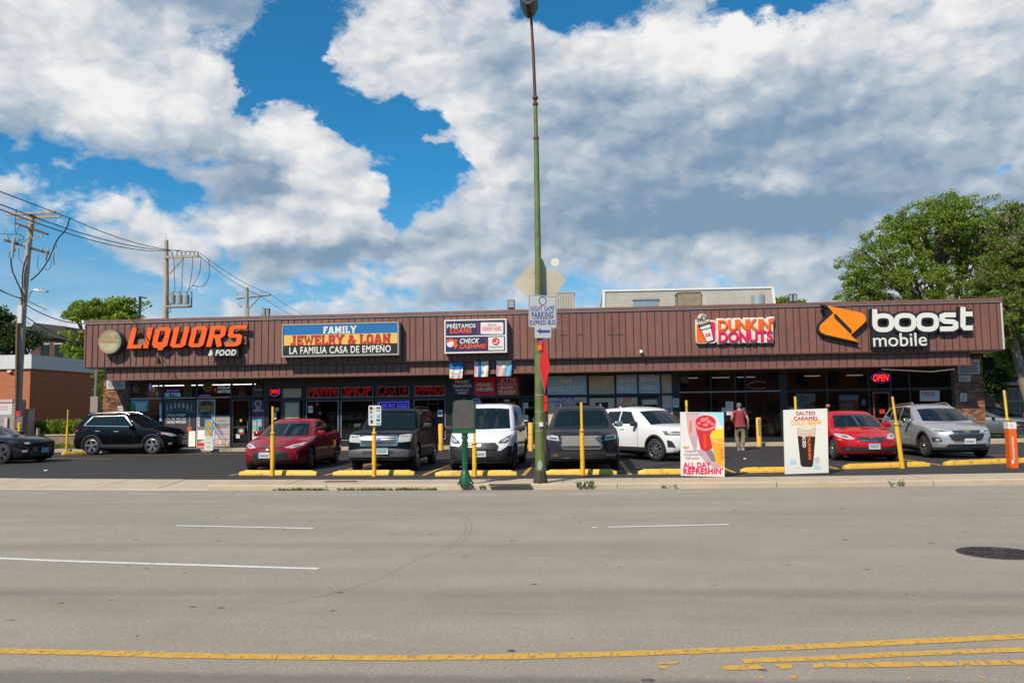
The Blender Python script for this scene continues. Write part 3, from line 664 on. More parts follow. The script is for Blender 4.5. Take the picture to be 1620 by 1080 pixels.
# brick piers built of bricks
def brick_block(parent, x0, x1, y, z0, z1):
    g = MB(); mm = MB(); row = 0; z = z0
    mm.bb((x0 + .005, y + .02, z0), (x1 - .005, y + .55, z1)); mm.build('mortar', mat('mortar', (.36, .30, .23), .95, var=.2), parent, world=True)
    while z < z1 - .03:
        x = x0 - (.11 if row % 2 else 0)
        while x < x1:
            a, b = max(x, x0), min(x + .205, x1)
            if b - a > .03: d = rng.uniform(-.004, .004); g.bb((a, y + d, z), (b, y + .10, min(z + .065, z1)), int(rng.integers(0, 4)))
            x += .216
        z += .0755; row += 1
    o = g.build('brickwork', [mat('brick_a', (.30, .12, .07), .9, var=.2), mat('brick_b', (.22, .09, .055), .9, var=.2), mat('brick_c', (.37, .17, .09), .9, var=.2), mat('brick_d', (.14, .065, .045), .9, var=.2)], parent, world=True)
    tag(o, kind='stuff')
pl = part('brick_pier', MB().bb((XL + .02, W + .15, .2), (FX(203), W + .5, 3.36)), m_brick)
brick_block(pl, XL, FX(203), W, .2, 3.36)
pr = part('brick_pier', MB().bb((FX(1510), W + .15, .2), (XR - .02, W + .5, 3.9)), m_brick)
brick_block(pr, FX(1510), XR, W, .2, 3.83)
# glazing
ZH = 3.20; ZT = 2.50; ZB = .42
m_tan = mat('tan_blind', (.56, .48, .34), .9, var=.12); m_dk = mat('dark_interior', (.02, .02, .022), .9)
fr = MB()
def vbar(x, z0=.24, z1=3.36, w=.07, d=.10): fr.bb((x - w / 2, W - d / 2, z0), (x + w / 2, W + d / 2, z1))
def hbar(x0, x1, z, h=.06, d=.10): fr.bb((x0, W - d / 2 + .003, z - h / 2), (x1, W + d / 2 - .003, z + h / 2))
bays = [  # px of the mullions of each shop front, transom row py
    ('liquor', [205, 258, 311, 366, 400, 420], 628.5), ('pawn', [424, 446, 481, 537, 594, 651, 708], 630), ('loans', [716, 750, 786, 822, 850, 860], 628),
    ('clinic', [864, 930, 974, 1010, 1046, 1066], 625), ('donut', [1074, 1125, 1164, 1180, 1236], 619), ('phone', [1244, 1309, 1375, 1410, 1440, 1508], 616)]
PANES = []
for nm, ms, ty in bays:
    xs_ = [FX(m) for m in ms]; zt = FZ((ms[0] + ms[-1]) / 2, ty)
    for i, x in enumerate(xs_):
        vbar(x, w=.12 if i in (0, len(xs_) - 1) else .07)
    for a, b in zip(xs_, xs_[1:]):
        hbar(a + .036, b - .036, zt, .10); hbar(a + .036, b - .036, ZH + .08, .16); hbar(a + .036, b - .036, .34, .2)
        PANES += [(nm, a + .036, b - .036, zt + .05, ZH), (nm, a + .036, b - .036, .44, zt - .05)]
for a, b in zip([b_[1][-1] for b_ in bays[:-1]], [b_[1][0] for b_ in bays[1:]]):   # dark piers between shops
    fr.bb((FX(a) + .06, W - .04, .24), (FX(b) - .06, W + .2, 3.36))
frame = part('shopfront_frame', fr, m_blk)
for nm, a, b, z0, z1 in PANES:
    part('window_pane', MB().bb((a, W - .006, z0), (b, W + .006, z1)), m_glass, frame)
# the light aluminium trims round the pawn shop panes
g = MB()
for a, b in ((485, 536), (540, 591), (597, 648), (655, 705)):
    x0, x1 = FX(a), FX(b)
    for z0, z1 in ((FZ(600, 627.5), FZ(600, 612)), (.5, FZ(600, 632.5))):
        for (u0, v0, u1, v1) in ((x0, z0, x0 + .025, z1), (x1 - .025, z0, x1, z1), (x0 + .025, z0, x1 - .025, z0 + .03), (x0 + .025, z1 - .02, x1 - .025, z1)):
            g.bb((u0, W - .075, v0), (u1, W - .052, v1))
part('pane_trim', g, mat('grey_trim', (.30, .34, .42), .4), frame)
g = MB()
for a, b in ((205, 258), (258, 311), (311, 366)): g.bb((FX(a) + .05, W - .07, FZ(280, 630)), (FX(b) - .05, W - .052, FZ(280, 629)))
g.bb((FX(1075), W - .07, FZ(1150, 620)), (FX(1236), W - .052, FZ(1150, 619))); tag(part('transom_trim', g, m_alu, frame), kind='stuff')
# doors: stiles, kick plates, handles
m_ds = mat('door_stile', (.025, .025, .028), .4)
for a, b, ty, col in ((367, 399, 629, m_ds), (446, 478, 631, m_ds), (823, 849, 629, m_ds), (1011, 1045, 626, m_ds), (1378, 1409, 617, mat('red_brown_stile', (.18, .05, .035), .5))):
    x0, x1, zt = FX(a) + .05, FX(b) - .05, FZ((a + b) / 2, ty) - .06; g = MB()
    g.bb((x0, W - .09, .26), (x0 + .07, W - .055, zt), 0); g.bb((x1 - .07, W - .09, .26), (x1, W - .055, zt)); g.bb((x0 + .07, W - .09, zt - .08), (x1 - .07, W - .055, zt)); g.bb((x0 + .07, W - .09, .26), (x1 - .07, W - .055, .45)); g.bb((x0 + .07, W - .09, 1.12), (x1 - .07, W - .055, 1.2))
    d = part('door', g, col); g = MB(); g.tube([(x1 - .09, W - .1, .95), (x1 - .09, W - .15, 1.0), (x1 - .09, W - .15, 1.35), (x1 - .09, W - .1, 1.4)], .012, 6); part('handle', g, m_alu, d)
# interior: floor, ceiling, rear and cross walls, shelves
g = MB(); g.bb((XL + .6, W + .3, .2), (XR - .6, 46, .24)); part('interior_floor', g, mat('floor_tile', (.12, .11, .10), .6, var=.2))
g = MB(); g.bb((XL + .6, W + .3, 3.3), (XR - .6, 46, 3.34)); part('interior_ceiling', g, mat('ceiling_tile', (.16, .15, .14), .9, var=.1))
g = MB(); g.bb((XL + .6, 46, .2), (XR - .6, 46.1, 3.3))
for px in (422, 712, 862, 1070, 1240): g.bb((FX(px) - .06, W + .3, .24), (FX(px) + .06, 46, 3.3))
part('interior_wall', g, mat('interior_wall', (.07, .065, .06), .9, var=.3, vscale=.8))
g = MB()
for x0, x1, ys in ((FX(215), FX(410), (37.6, 39, 40.4)), (FX(490), FX(700), (38.2,)), (FX(1085), FX(1230), (40,)), (FX(1255), FX(1500), (40,))):
    for y in ys:
        for z in (.24, .62, 1.0, 1.38): g.bb((x0, y, z), (x1, y + .5, z + .03))
        g.bb((x0, y + .5, .24), (x1, y + .54, 1.8))
part('shelf_unit', g, mat('shelf', (.12, .12, .12), .7))
g = MB(); cols = [(.35, .08, .05), (.4, .3, .08), (.06, .16, .3), (.4, .4, .38), (.06, .2, .08), (.3, .12, .02)]
for x0, x1, y in ((FX(215), FX(410), 37.6), (FX(215), FX(410), 39), (FX(490), FX(700), 38.2), (FX(1085), FX(1230), 40), (FX(1255), FX(1500), 40)):
    for z in (.27, .65, 1.03, 1.41):
        x = x0 + .1
        while x < x1 - .15:
            w = rng.uniform(.08, .2)
            if rng.random() < .75: g.bb((x, y + .04, z), (x + w * .85, y + .3, z + rng.uniform(.12, .28)), int(rng.integers(0, 6)))
            x += w
tag(part('shelf_goods', g, [mat('goods_%s' % 'abcdef'[i], c, .6) for i, c in enumerate(cols)]), kind='stuff')
m_tube = emis('lit_tube', (1, .97, .9), 5.0)
for px, py, L, lb in ((258, 606, 3.2, 'lit ceiling strip behind the SELTZER letters in the liquor shop'), (330, 607, 2.4, 'lit ceiling strip behind the yellow disc sign in the liquor shop'), (380, 609, 1.6, 'lit ceiling strip above the liquor shop door'), (225, 606, 1.6, 'lit ceiling strip in the leftmost liquor shop pane'),
                      (1090, 594, .9, 'dim ceiling strip left in the doughnut shop'), (1140, 593, .9, 'dim ceiling strip in the middle of the doughnut shop'), (1180, 589, .9, 'dim ceiling strip above the walking man'), (1285, 596, .8, 'dim ceiling strip in the left phone shop pane'), (1352, 596, .8, 'dim ceiling strip in the second phone shop pane')):
    c = P(px, py, 39.5); c2 = 3.27
    y = 39.5 if px < 500 else 41.5; cx = P(px, py, y).x
    t = thing('ceiling_light', lb, 'ceiling light', (cx, y, 3.27), group='lit strips inside the shops')
    MB().bb((-L / 2, -.09, -.05), (L / 2, .09, .02)).build('housing', mat('light_housing', (.5, .5, .5), .5), t); MB().bb((-L / 2 + .03, -.06, -.07), (L / 2 - .03, .06, -.052)).build('tube', m_tube if px < 500 else emis('dim_tube', (1, .97, .9), .5), t)
# walkway slabs with their edge
ww = structure(thing('shop_walkway', None, None)); x = -21.6
while x < 16.2:
    w = 1.5; MB().bb((x + .006, 35.1, .0), (x + w - .006, W + .3, .235 + rng.uniform(-.003, .003))).build('paving_slab', m_conc, ww); x += w
# window shades and posters behind or on the glass -- these belong to the shopfront
def blind(pa, pb, m=m_tan, y=-.012):
    (x0, y1), (x1, y0) = pa, pb
    a = P(x0, y0, W); b = P(x1, y1, W); part('window_blind', MB().bb((a.x, W + y, a.z), (b.x, W + y + .004, b.z)), m)
for pa, pb in (((447, 614), (477, 629)), ((450, 635), (474, 662)), ((932, 594), (973, 624)), ((934, 629), (972, 700)), ((867, 628), (929, 700)), ((977, 628), (1009, 700)), ((1013, 628), (1045, 640)), ((1013, 640), (1018, 700)), ((1041, 640), (1045, 700)), ((1047, 592), (1066, 700))):
    blind(pa, pb)
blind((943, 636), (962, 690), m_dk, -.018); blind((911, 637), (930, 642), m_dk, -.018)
# ------------------------------------------------------------------ signs and everything printed
def col(n, c, r=.5, **k): return mat(n, c, r, **k)
K = dict(white=col('sign_white', (.74, .72, .66)), cream=col('sign_cream', (.70, .66, .52)), black=col('sign_black', (.012, .012, .013)), orange=col('sign_orange', (.88, .11, .0)),
         orange2=col('logo_orange', (.90, .24, .0)), red=col('sign_red', (.55, .02, .02)), navy=col('sign_navy', (.025, .022, .085)), blue=col('sign_blue', (.005, .15, .40)), yellow=col('sign_yellow', (.80, .48, .10)),
         brick=col('sign_brick_red', (.48, .035, .02)), pink=col('sign_magenta', (.72, .01, .10)), dorange=col('doughnut_orange', (.85, .13, .01)), grey=col('sign_grey', (.33, .32, .30)), green=col('sign_green', (.05, .22, .05)),
         sky=col('print_sky', (.16, .42, .62)), pale=col('print_pale', (.62, .60, .58)), dgrey=col('print_dark', (.045, .045, .05)), slate=col('print_slate', (.40, .55, .64)), stone=col('print_stone', (.95, .90, .80)),
         dred=col('print_dark_red', (.62, .02, .04)), rust=col('print_rust', (.62, .11, .015)), gold=col('print_gold', (.55, .30, .05)), rblue=col('print_royal', (.04, .07, .50)), palepink=col('print_palepink', (.66, .42, .42)),
         lpink=col('print_mauve', (.50, .36, .44)), drink=col('print_red_drink', (.62, .02, .03)), juice=col('print_juice', (.85, .38, .02)), coffee=col('print_coffee', (.025, .012, .010)), foam=col('print_foam', (.60, .47, .36)), cyan=col('print_cyan', (.36, .68, .74)), beige=col('print_beige', (.50, .44, .36)), mid=col('print_midgrey', (.20, .19, .20)), lgrey=col('print_lgrey', (.5, .5, .5)),
         hiblue=col('reflective_blue', (.02, .05, .27)), ywh=col('print_yellow', (.80, .60, .03)), lilac=col('print_lilac', (.30, .22, .60)), dink=col('print_ice', (.75, .22, .22)))
N_RED = emis('neon_red', (.9, .03, .02), .5); N_RED2 = emis('neon_red_bright', (1, .03, .03), 1.6); N_BLUE = emis('led_blue', (.10, .10, 1), 1.1); N_PUR = emis('neon_blue', (.15, .18, .9), .7); N_LB = emis('neon_pale_blue', (.10, .45, .65), .6); N_WH = emis('neon_white', (.7, .7, .75), .5)
def sgn(name, label, cat, rect, base, items=(), Y=W - .03, th=.02, z=(0, 0, 1.0), group=None, frame=None, rz=0., root=None, shape=None, thick_items=.001, gnd=None):
    """a flat sign: board of the given thickness facing the street, printed pieces proud of it"""
    ox, oy, f = z; q = lambda u, v: P(ox + u / f, oy + v / f, Y)
    x0, y0, x1, y1 = rect; o = q((x0 + x1) / 2, (y0 + y1) / 2)
    t = root or thing(name, label, cat, (o.x, Y, o.z), 0, group)
    L = lambda u, v: ((q(u, v).x - o.x), (q(u, v).z - o.z))
    g = MB()
    if shape == 'disc':
        a, b = L(x0, y0), L(x1, y1); r = ((b[0] - a[0]) - (b[1] - a[1])) / 4; g.lathe([(r, 0), (r, -th)], 32, axis='Y')
    elif isinstance(shape, list): g.prism([L(*p) for p in shape], -th, 0)
    else: g.prism([L(x0, y0), L(x1, y0), L(x1, y1), L(x0, y1)], -th, 0)
    bo = g.build('board', base, t)
    if frame is not None:
        m, w = frame; a, b = L(x0, y0), L(x1, y1); g = MB()
        xa, xb, zb, zt = a[0], b[0], b[1], a[1]
        g.bb((xa - .01, -th - .02, zb - .01), (xa + w, .004, zt + .01)); g.bb((xb - w, -th - .02, zb - .01), (xb + .01, .004, zt + .01)); g.bb((xa + w, -th - .02, zt - w), (xb - w, .004, zt + .01)); g.bb((xa + w, -th - .02, zb - .01), (xb - w, .004, zb + w)); g.build('frame', m, t)
    d = th
    for it in items:
        d += thick_items; kind = it[0]; m = K[it[2]] if isinstance(it[2], str) else it[2]; y = -d
        if kind == 'r':
            a, b = L(it[1][0], it[1][1]), L(it[1][2], it[1][3]); nm = it[3] if len(it) > 3 else 'printed_patch'
            MB().prism([(a[0], a[1]), (b[0], a[1]), (b[0], b[1]), (a[0], b[1])], y, -th + .001).build(nm, m, t)
        elif kind == 'd':
            cx, cy, r = it[1]; c = L(cx, cy); e = L(cx + r, cy)[0] - c[0]; rz_ = it[3] if len(it) > 3 else 1.0
            MB().prism([(c[0] + e * math.cos(a), c[1] + e * rz_ * math.sin(a)) for a in [2 * math.pi * i / 24 for i in range(24)]], y, -th + .001).build('printed_disc', m, t)
        elif kind == 'p':
            MB().prism([L(*p) for p in it[1]], y, -th + .001).build(it[3] if len(it) > 3 else 'printed_shape', m, t)
        elif kind == 's':       # stroke
            MB().ribbon([L(*p) for p in it[1]], abs(L(it[3], 0)[0] - L(0, 0)[0]), y, -th + .001, closed=(len(it) > 4 and it[4])).build('printed_line', m, t)
        elif kind == 't':
            a, b = L(it[3][0], it[3][1]), L(it[3][2], it[3][3]); k = it[4] if len(it) > 4 else {}
            rot = k.get('rot', 0); k = {q_: v for q_, v in k.items() if q_ != 'rot'}
            w_, h_ = abs(b[0] - a[0]), abs(a[1] - b[1])
            if rot: w_, h_ = h_, w_
            me = text_mesh(it[1], w=w_, h=h_, ext=k.pop('ext', .001), **k)
            if rot: me.transform(Matrix.Rotation(rad(rot), 4, 'Y'))
            me.transform(Matrix.Translation(((a[0] + b[0]) / 2, -d, (a[1] + b[1]) / 2))); link('lettering', me, t, m)
    return t, L
B = dict(bold=.024, spacing=1.10); BB = dict(bold=.036, spacing=1.12)
Z1 = (150, 500, 6.0)
# --- round brewery sign
th_ = .34
t, L = sgn('round_sign', 'round faded orange and green sign at the left end of the fascia', 'sign', (77, 130, 288, 366), mat('faded_disc_side', (.10, .09, .07), .5), Y=UF - .03, th=th_, z=Z1, shape='disc')
def fade_fn(nt, geo, b):
    p = geo.outputs['Position']; n = nnoise(nt, p, 1.6, 5, .6, .42, .56); n2 = nnoise(nt, nscale(nt, p, (1, 1, 1.7)), 2.8, 6, .65, .45, .6)
    c = nmix(nt, n, (.46, .24, .12), (.17, .25, .16)); c = nmix(nt, nmath(nt, 'MULTIPLY', n2, .6), c, (.50, .42, .26)); nt.links.new(c, b.inputs['Base Color']); b.inputs['Roughness'].default_value = .35
m_fade = node_mat('faded_disc', fade_fn)
c = L(182, 248); r = (L(288, 0)[0] - L(77, 0)[0]) / 2
g = MB(); g.lathe([(r - .02, -th_ - .006), (.001, -th_ - .006)], 36, axis='Y', caps=False); g.lathe([(r + .006, -th_ + .03), (r + .006, -th_ - .012), (r - .02, -th_ - .012)], 36, axis='Y', caps=False); o = g.build('faded_face', m_fade, t)
text('lettering', 'HOPOPOLIS', mat('faded_letters', (.52, .30, .15), .5), t, 0, .0, -th_ - .012, w=r * 1.75, h=.15, bold=.03)
MB().prism([(r * .82 * math.cos(a), -.05 + r * .72 * math.sin(a)) for a in [math.pi + math.pi * i / 14 for i in range(15)]], -th_ - .009, -th_).build('hill_print', mat('faded_hill', (.42, .40, .26), .5, var=.25, vscale=2), t)
# --- channel letters LIQUORS
Yl = UF - .30
o = P(150 + 860 / 6, 500 + 210 / 6, Yl)
t = thing('channel_letter_sign', 'large slanted orange liquor channel letters on the brown fascia', 'sign', (o.x, Yl, o.z))
sx = (P(151, 540, Yl).x - P(150, 540, Yl).x) / 6; hz_ = 186 * sx / 277
base = lambda u: (P(150 + u / 6, 540, Yl).x - o.x)
zb0 = P(150 + 300 / 6, 500 + 308 / 6, Yl).z - o.z
s = 24; c = 16; H = 277
def LT(ch, w):
    if ch == 'L': return [([(s, H), (s, s), (w, s)], 0)]
    if ch == 'I': return [([(25, 0), (25, H)], 0)]
    box_ = [(s + c, s), (w - s - c, s), (w - s, s + c), (w - s, H - s - c), (w - s - c, H - s), (s + c, H - s), (s, H - s - c), (s, s + c)]
    if ch == 'O': return [(box_, 1)]
    if ch == 'Q': return [(box_, 1), ([(w * .48, 78), (w * .48, 60), (w * .62, 50), (w * .62, -28)], 0)]
    if ch == 'U': return [([(s, H), (s, s + c), (s + c, s), (w - s - c, s), (w - s, s + c), (w - s, H)], 0)]
    if ch == 'R': return [([(s, 0), (s, H)], 0), ([(s, H - s), (w - s - c, H - s), (w - s, H - s - c), (w - s, H * .50 + c), (w - s - c, H * .50), (s, H * .50)], 0), ([(w * .55, H * .48), (w - s * 1.1, 0)], 0)]
    if ch == 'S': return [([(0, s), (w - s - c, s), (w - s, s + c), (w - s, H / 2 - c), (w - s - c, H / 2), (s + c, H / 2), (s, H / 2 + c), (s, H - s - c), (s + c, H - s), (w + 22, H - s)], 0)]
m_lor = K['orange']; m_ret = mat('letter_return', (.10, .02, .01), .5)
for ch, u, w in (('L', 308, 134), ('I', 459, 50), ('Q', 536, 146), ('U', 712, 142), ('O', 884, 143), ('R', 1058, 150), ('S', 1238, 138)):
    g = MB(); g2 = MB()
    for si, (pts, cl) in enumerate(LT(ch, w)): g.ribbon(pts, 48, -.0, -.02 - .003 * si, closed=bool(cl)); g2.ribbon(pts, 46 - si, .0, .13 - .003 * si, closed=bool(cl))
    fn = lambda x, y, z: (base(u) + x * sx + z * hz_ * .235 * 1.0, y, zb0 + z * hz_)
    g.xf(fn); g2.xf(fn); lo = g.build('letter', m_lor, t); g2.build('letter_return', m_ret, lo)
g = MB(); a, b = L(0, 0), 0
rz0 = P(200, 540, Yl).z - o.z
g.bb((base(300), .13, P(300, 545.5, Yl).z - o.z - .02), (base(1425), .27, P(300, 534, Yl).z - o.z)); g.build('raceway', mat('raceway', (.26, .14, .11), .6), t)
g = MB(); g.bb((base(1330), .13, P(390, 552, Yl).z - o.z), (base(1345), .3, P(390, 545, Yl).z - o.z)); g.build('bracket', m_blk, t)
t, L = sgn('hanging_sign', 'small black box sign reading & FOOD below the orange letters', 'sign', (1105, 312, 1380, 382), K['black'], [('t', '& FOOD', 'white', (1098, 325, 1360, 376), dict(bold=.036, shear=.22, spacing=1.12))], Y=UF - .16, th=.2, z=Z1, thick_items=.004)
g = MB(); o = P(150 + 597 / 6, 500 + 410 / 6, UF - .03); t = thing('junction_box', 'small grey junction box with conduit under the orange letters', 'junction box', (o.x, UF - .03, o.z)); MB().bb((-.06, -.1, -.09), (.06, 0, .05)).build('box', m_brd, t); g.tube([(0, -.04, .05), (0, -.04, .28), (0.02, -.02, .34)], .018, 6); g.build('conduit', m_alu, t)
# --- slab serif lettering
SL = {'F': (.72, [[(.2, 0), (.2, 1)], [(.2, .9), (.72, .9)], [(.2, .5), (.52, .5)]], [(.2, 0)], [(.66, .76, .24)]), 'A': (.95, [[(.14, 0), (.42, 1)], [(.53, 1), (.81, 0)], [(.24, .3), (.7, .3)]], [(.14, 0), (.81, 0)], []),
      'M': (1.1, [[(.2, 0), (.2, 1)], [(.9, 0), (.9, 1)], [(.2, .97), (.55, .35), (.9, .97)]], [(.2, 0), (.9, 0)], []), 'I': (.42, [[(.21, 0), (.21, 1)]], [(.21, 0), (.21, 1)], []),
      'L': (.74, [[(.2, 0), (.2, 1)], [(.2, .09), (.74, .09)]], [(.2, 1)], [(.68, .22, .26)]), 'Y': (.9, [[(.12, 1), (.45, .45), (.45, 0)], [(.45, .45), (.78, 1)]], [(.45, 0), (.12, 1), (.78, 1)], []),
      'J': (.66, [[(.44, 1), (.44, .16), (.36, .09), (.12, .09)]], [(.44, 1)], [(.1, .2, .24)]), 'E': (.78, [[(.2, 0), (.2, 1)], [(.2, .9), (.76, .9)], [(.2, .5), (.6, .5)], [(.2, .1), (.78, .1)]], [], [(.7, .77, .24), (.72, .22, .26)]),
      'W': (1.2, [[(.12, 1), (.34, .03), (.6, .8), (.86, .03), (1.08, 1)]], [(.12, 1), (1.08, 1)], []), 'R': (.88, [[(.2, 0), (.2, 1)], [(.2, .9), (.62, .9), (.7, .82), (.7, .6), (.62, .5), (.2, .5)], [(.5, .5), (.78, 0)]], [(.2, 0), (.78, 0)], []),
      'O': (.82, [[(.3, .1), (.52, .1), (.68, .26), (.68, .74), (.52, .9), (.3, .9), (.14, .74), (.14, .26), (.3, .1)]], [], []), 'N': (.95, [[(.2, 0), (.2, 1)], [(.2, .97), (.74, .03)], [(.74, 0), (.74, 1)]], [(.2, 0), (.74, 1)], []),
      '&': (.9, [[(.84, .0), (.3, .68), (.3, .84), (.4, .92), (.52, .84)], [(.52, .84), (.52, .70), (.16, .36), (.16, .18), (.28, .08)], [(.28, .08), (.5, .08), (.76, .42)]], [(.74, .46)], []), ' ': (.36, [], [], [])}
def slab_text(s_, x0, z0, x1, z1, y, th, m, parent, sw=.2):
    tot = sum(SL[ch][0] + .07 for ch in s_) - .07; kx = (x1 - x0) / tot; kz = (z1 - z0); g = MB(); x = 0
    for ch in s_:
        w, st, se, vs = SL[ch]
        g2 = MB()
        for si, pl_ in enumerate(st): cl_ = pl_[0] == pl_[-1]; g2.ribbon(pl_[:-1] if cl_ else pl_, sw, -.10 * si, 1, closed=cl_)
        for (a, b) in se: g2.bb((a - .2, -.5 - .04 * a, max(0, b - .14)), (a + .2, 1, max(0, b - .14) + .14))
        for (a, b, h) in vs: g2.bb((a - .06, -.7 - .04 * b, b - h / 2), (a + .06, 1, b + h / 2))
        g2.v = [(x0 + (x + vx) * kx, y - th * (1 - vy), z0 + min(max(vz, 0), 1) * kz) for vx, vy, vz in g2.v]
        g.add(g2.v, g2.f); x += w + .07
    return g.build('lettering', m, parent)
t, L = sgn('box_sign', 'blue yellow and black jewelry and loan box sign on the fascia', 'sign', (451, 514.5, 634, 562), K['black'], [('r', (454, 517, 631.5, 531.5), 'blue'), ('r', (454, 531.5, 631.5, 547.6), 'yellow'), ('r', (454, 547.6, 631.5, 560), 'black'),
    ('t', 'LA FAMILIA CASA DE EMPEÑO', 'white', (462.5, 547.4, 621.5, 558.0), B)], Y=UF - .03, th=.36, frame=(mat('sign_frame', (.32, .30, .27), .5), .06))
a, b = L(515.5, 517.8), L(567.5, 528); slab_text('FAMILY', a[0], b[1], b[0], a[1], -.366, .012, K['white'], t, .27)
a, b = L(464.5, 532.0), L(621, 544.6); slab_text('JEWELRY & LOAN', a[0], b[1], b[0], a[1], -.369, .012, K['brick'], t, .26)
# --- check cashing sign
ZC = (700, 480, 3.6)
m_swirl = K['red']
t, L = sgn('box_sign', 'navy and white loans and check cashing box sign, right of the jewelry sign', 'sign', (19, 100, 370, 280), K['white'], [
    ('r', (27, 107, 362, 182), 'navy'), ('r', (27, 196, 362, 273), 'navy'), ('t', 'PRÉSTAMOS', 'white', (33, 117, 195, 143), BB), ('t', 'LOANS', 'orange', (52, 147, 172, 173), BB), ('r', (206, 113, 210, 177), 'pink'),
    ('p', [(228, 112), (346, 112), (351, 117), (351, 173), (346, 178), (228, 178), (223, 173), (223, 117)], 'white'), ('t', 'RENEW HERE', 'pink', (234, 138, 340, 160), B), ('t', 'Illinois', 'mid', (262, 119, 312, 133), dict(shear=.3)),
    ('r', (266, 196, 355, 267), 'white'), ('t', 'CHECK', 'white', (105, 204, 217, 230), dict(bold=.036, shear=.25, spacing=1.10)), ('t', 'CA$HING', 'orange', (103, 236, 252, 262), dict(bold=.036, shear=.25, spacing=1.10)), ('r', (255, 200, 258, 265), 'pink'),
    ('d', (52, 232, 20), 'white'), ('p', [(30, 210), (60, 202), (72, 212), (50, 222), (34, 226)], 'orange'), ('t', '$', 'orange', (70, 208, 94, 262), BB), ('d', (309, 220, 21), 'red'), ('s', [(296, 224), (304, 230), (316, 226), (318, 216), (308, 212)], 'white', 5),
    ('t', 'MoneyGram', 'mid', (274, 246, 346, 256), B)], Y=UF - .03, th=.34, z=ZC, frame=(K['white'], .045))
# --- doughnut shop sign
ZD = (920, 480, 3.6)
Yd = UF - .16
o = P(1162, 520, Yd); t = thing('logo_sign', 'orange and magenta doughnut shop lettering with steaming cup emblem', 'sign', (o.x, Yd, o.z))
DL = lambda u, v: ((P(920 + u / 3.6, 480 + v / 3.6, Yd).x - o.x), (P(920 + u / 3.6, 480 + v / 3.6, Yd).z - o.z))
def glyph(ch, bold, sx):
    cu = bpy.data.curves.new('t', 'FONT'); cu.body = ch; cu.extrude = .05; cu.bevel_depth = bold; cu.bevel_resolution = 1; cu.resolution_u = 5; o_ = bpy.data.objects.new('t', cu); COL.objects.link(o_)
    me = bpy.data.meshes.new_from_object(o_.evaluated_get(bpy.context.evaluated_depsgraph_get())); COL.objects.unlink(o_); bpy.data.objects.remove(o_); me.materials.clear()
    co = np.empty(len(me.vertices) * 3); me.vertices.foreach_get('co', co); co = co.reshape(-1, 3); lo, hi = co.min(0), co.max(0); co[:, 0] -= (lo[0] + hi[0]) / 2; return co, hi[0] - lo[0], lo[1], hi[1], me
def dtext(s_, m, r, y, bold, ext, grow=0, **k):
    a, b = DL(r[0] - grow, r[1] - grow), DL(r[2] + grow, r[3] + grow)
    return text('lettering', s_, m, t, (a[0] + b[0]) / 2, (a[1] + b[1]) / 2, y, w=b[0] - a[0], h=a[1] - b[1], bold=bold, ext=ext, **k)
R1, R2 = (775, 93, 1094, 152), (777, 158, 1090, 218)
for s_, R_, m_ in (("DUNKIN'", R1, K['dorange']), ('DONUTS', R2, K['pink'])):
    gl = [(ch, glyph(ch, .045, .9), glyph(ch, .15, .9)) for ch in s_]; a, b = DL(R_[0], R_[1]), DL(R_[2], R_[3]); gap = .012
    tot = sum(q_[1][1] for q_ in gl) + gap * (len(gl) - 1); kx = (b[0] - a[0]) / tot; kz = (a[1] - b[1]) / max(q_[1][3] - q_[1][2] for q_ in gl if q_[0] != "'"); zb_ = min(q_[1][2] for q_ in gl); x_ = a[0]; zc_ = b[1]
    for i, (ch, (co, w_, lo_, hi_, me), (co2, w2_, l2, h2, me2)) in enumerate(gl):
        cx_ = x_ + w_ * kx / 2
        for (C_, M_, mm, yy, th2, nm_) in ((co, me, m_, -.03, .03, 'letter'), (co2, me2, K['cream'], .05, .10 + .003 * (i % 2) + (.006 if s_ == 'DONUTS' else 0), 'letter_backing')):
            o_ = np.stack([cx_ + C_[:, 0] * kx, yy - (C_[:, 2] / np.abs(C_[:, 2]).max() * th2 / 2), zc_ + (C_[:, 1] - zb_) * kz], 1); M_.vertices.foreach_set('co', o_.ravel()); M_.update(); link(nm_, M_, t, mm)
        x_ += (w_ + gap) * kx
g = MB(); g.prism([DL(*p) for p in ((768, 90), (1092, 86), (1092, 222), (770, 224))], .01, .12); g.build('backing', K['cream'], t)
outl = [(648, 92), (660, 86), (668, 62), (690, 58), (708, 64), (712, 92), (755, 94), (768, 104), (770, 214), (756, 226), (664, 228), (652, 220), (648, 150)]
MB().prism([DL(*p) for p in outl], -.0, .14).build('emblem_backing', K['cream'], t)
MB().prism([DL(*p) for p in ((656, 120), (668, 112), (716, 214), (716, 220), (664, 222), (656, 214))], -.02, -.0).build('emblem_panel', K['dorange'], t)
MB().prism([DL(*p) for p in ((732, 104), (752, 104), (761, 112), (761, 206), (752, 212), (744, 214))], -.02, -.0).build('emblem_panel', K['pink'], t)
cup = [(668, 128), (730, 108), (752, 208), (712, 220)]
MB().prism([DL(*p) for p in cup], -.035, -.02).build('cup_print', K['white'], t)
g = MB()
for st, cl in (([(668, 128), (730, 108), (752, 208), (712, 220)], True), ([(664, 124), (728, 100), (733, 112), (668, 134)], True), ([(676, 152), (740, 136)], False), ([(668, 92), (660, 100), (656, 92), (664, 84), (676, 90), (676, 104)], False), ([(686, 96), (700, 92), (706, 78), (696, 66), (684, 68), (680, 78), (690, 82)], False), ([(688, 100), (686, 90), (672, 84)], False)):
    g.ribbon([DL(*p) for p in st], .024, -.05, -.034, closed=cl)
g.build('emblem_line', K['black'], t)
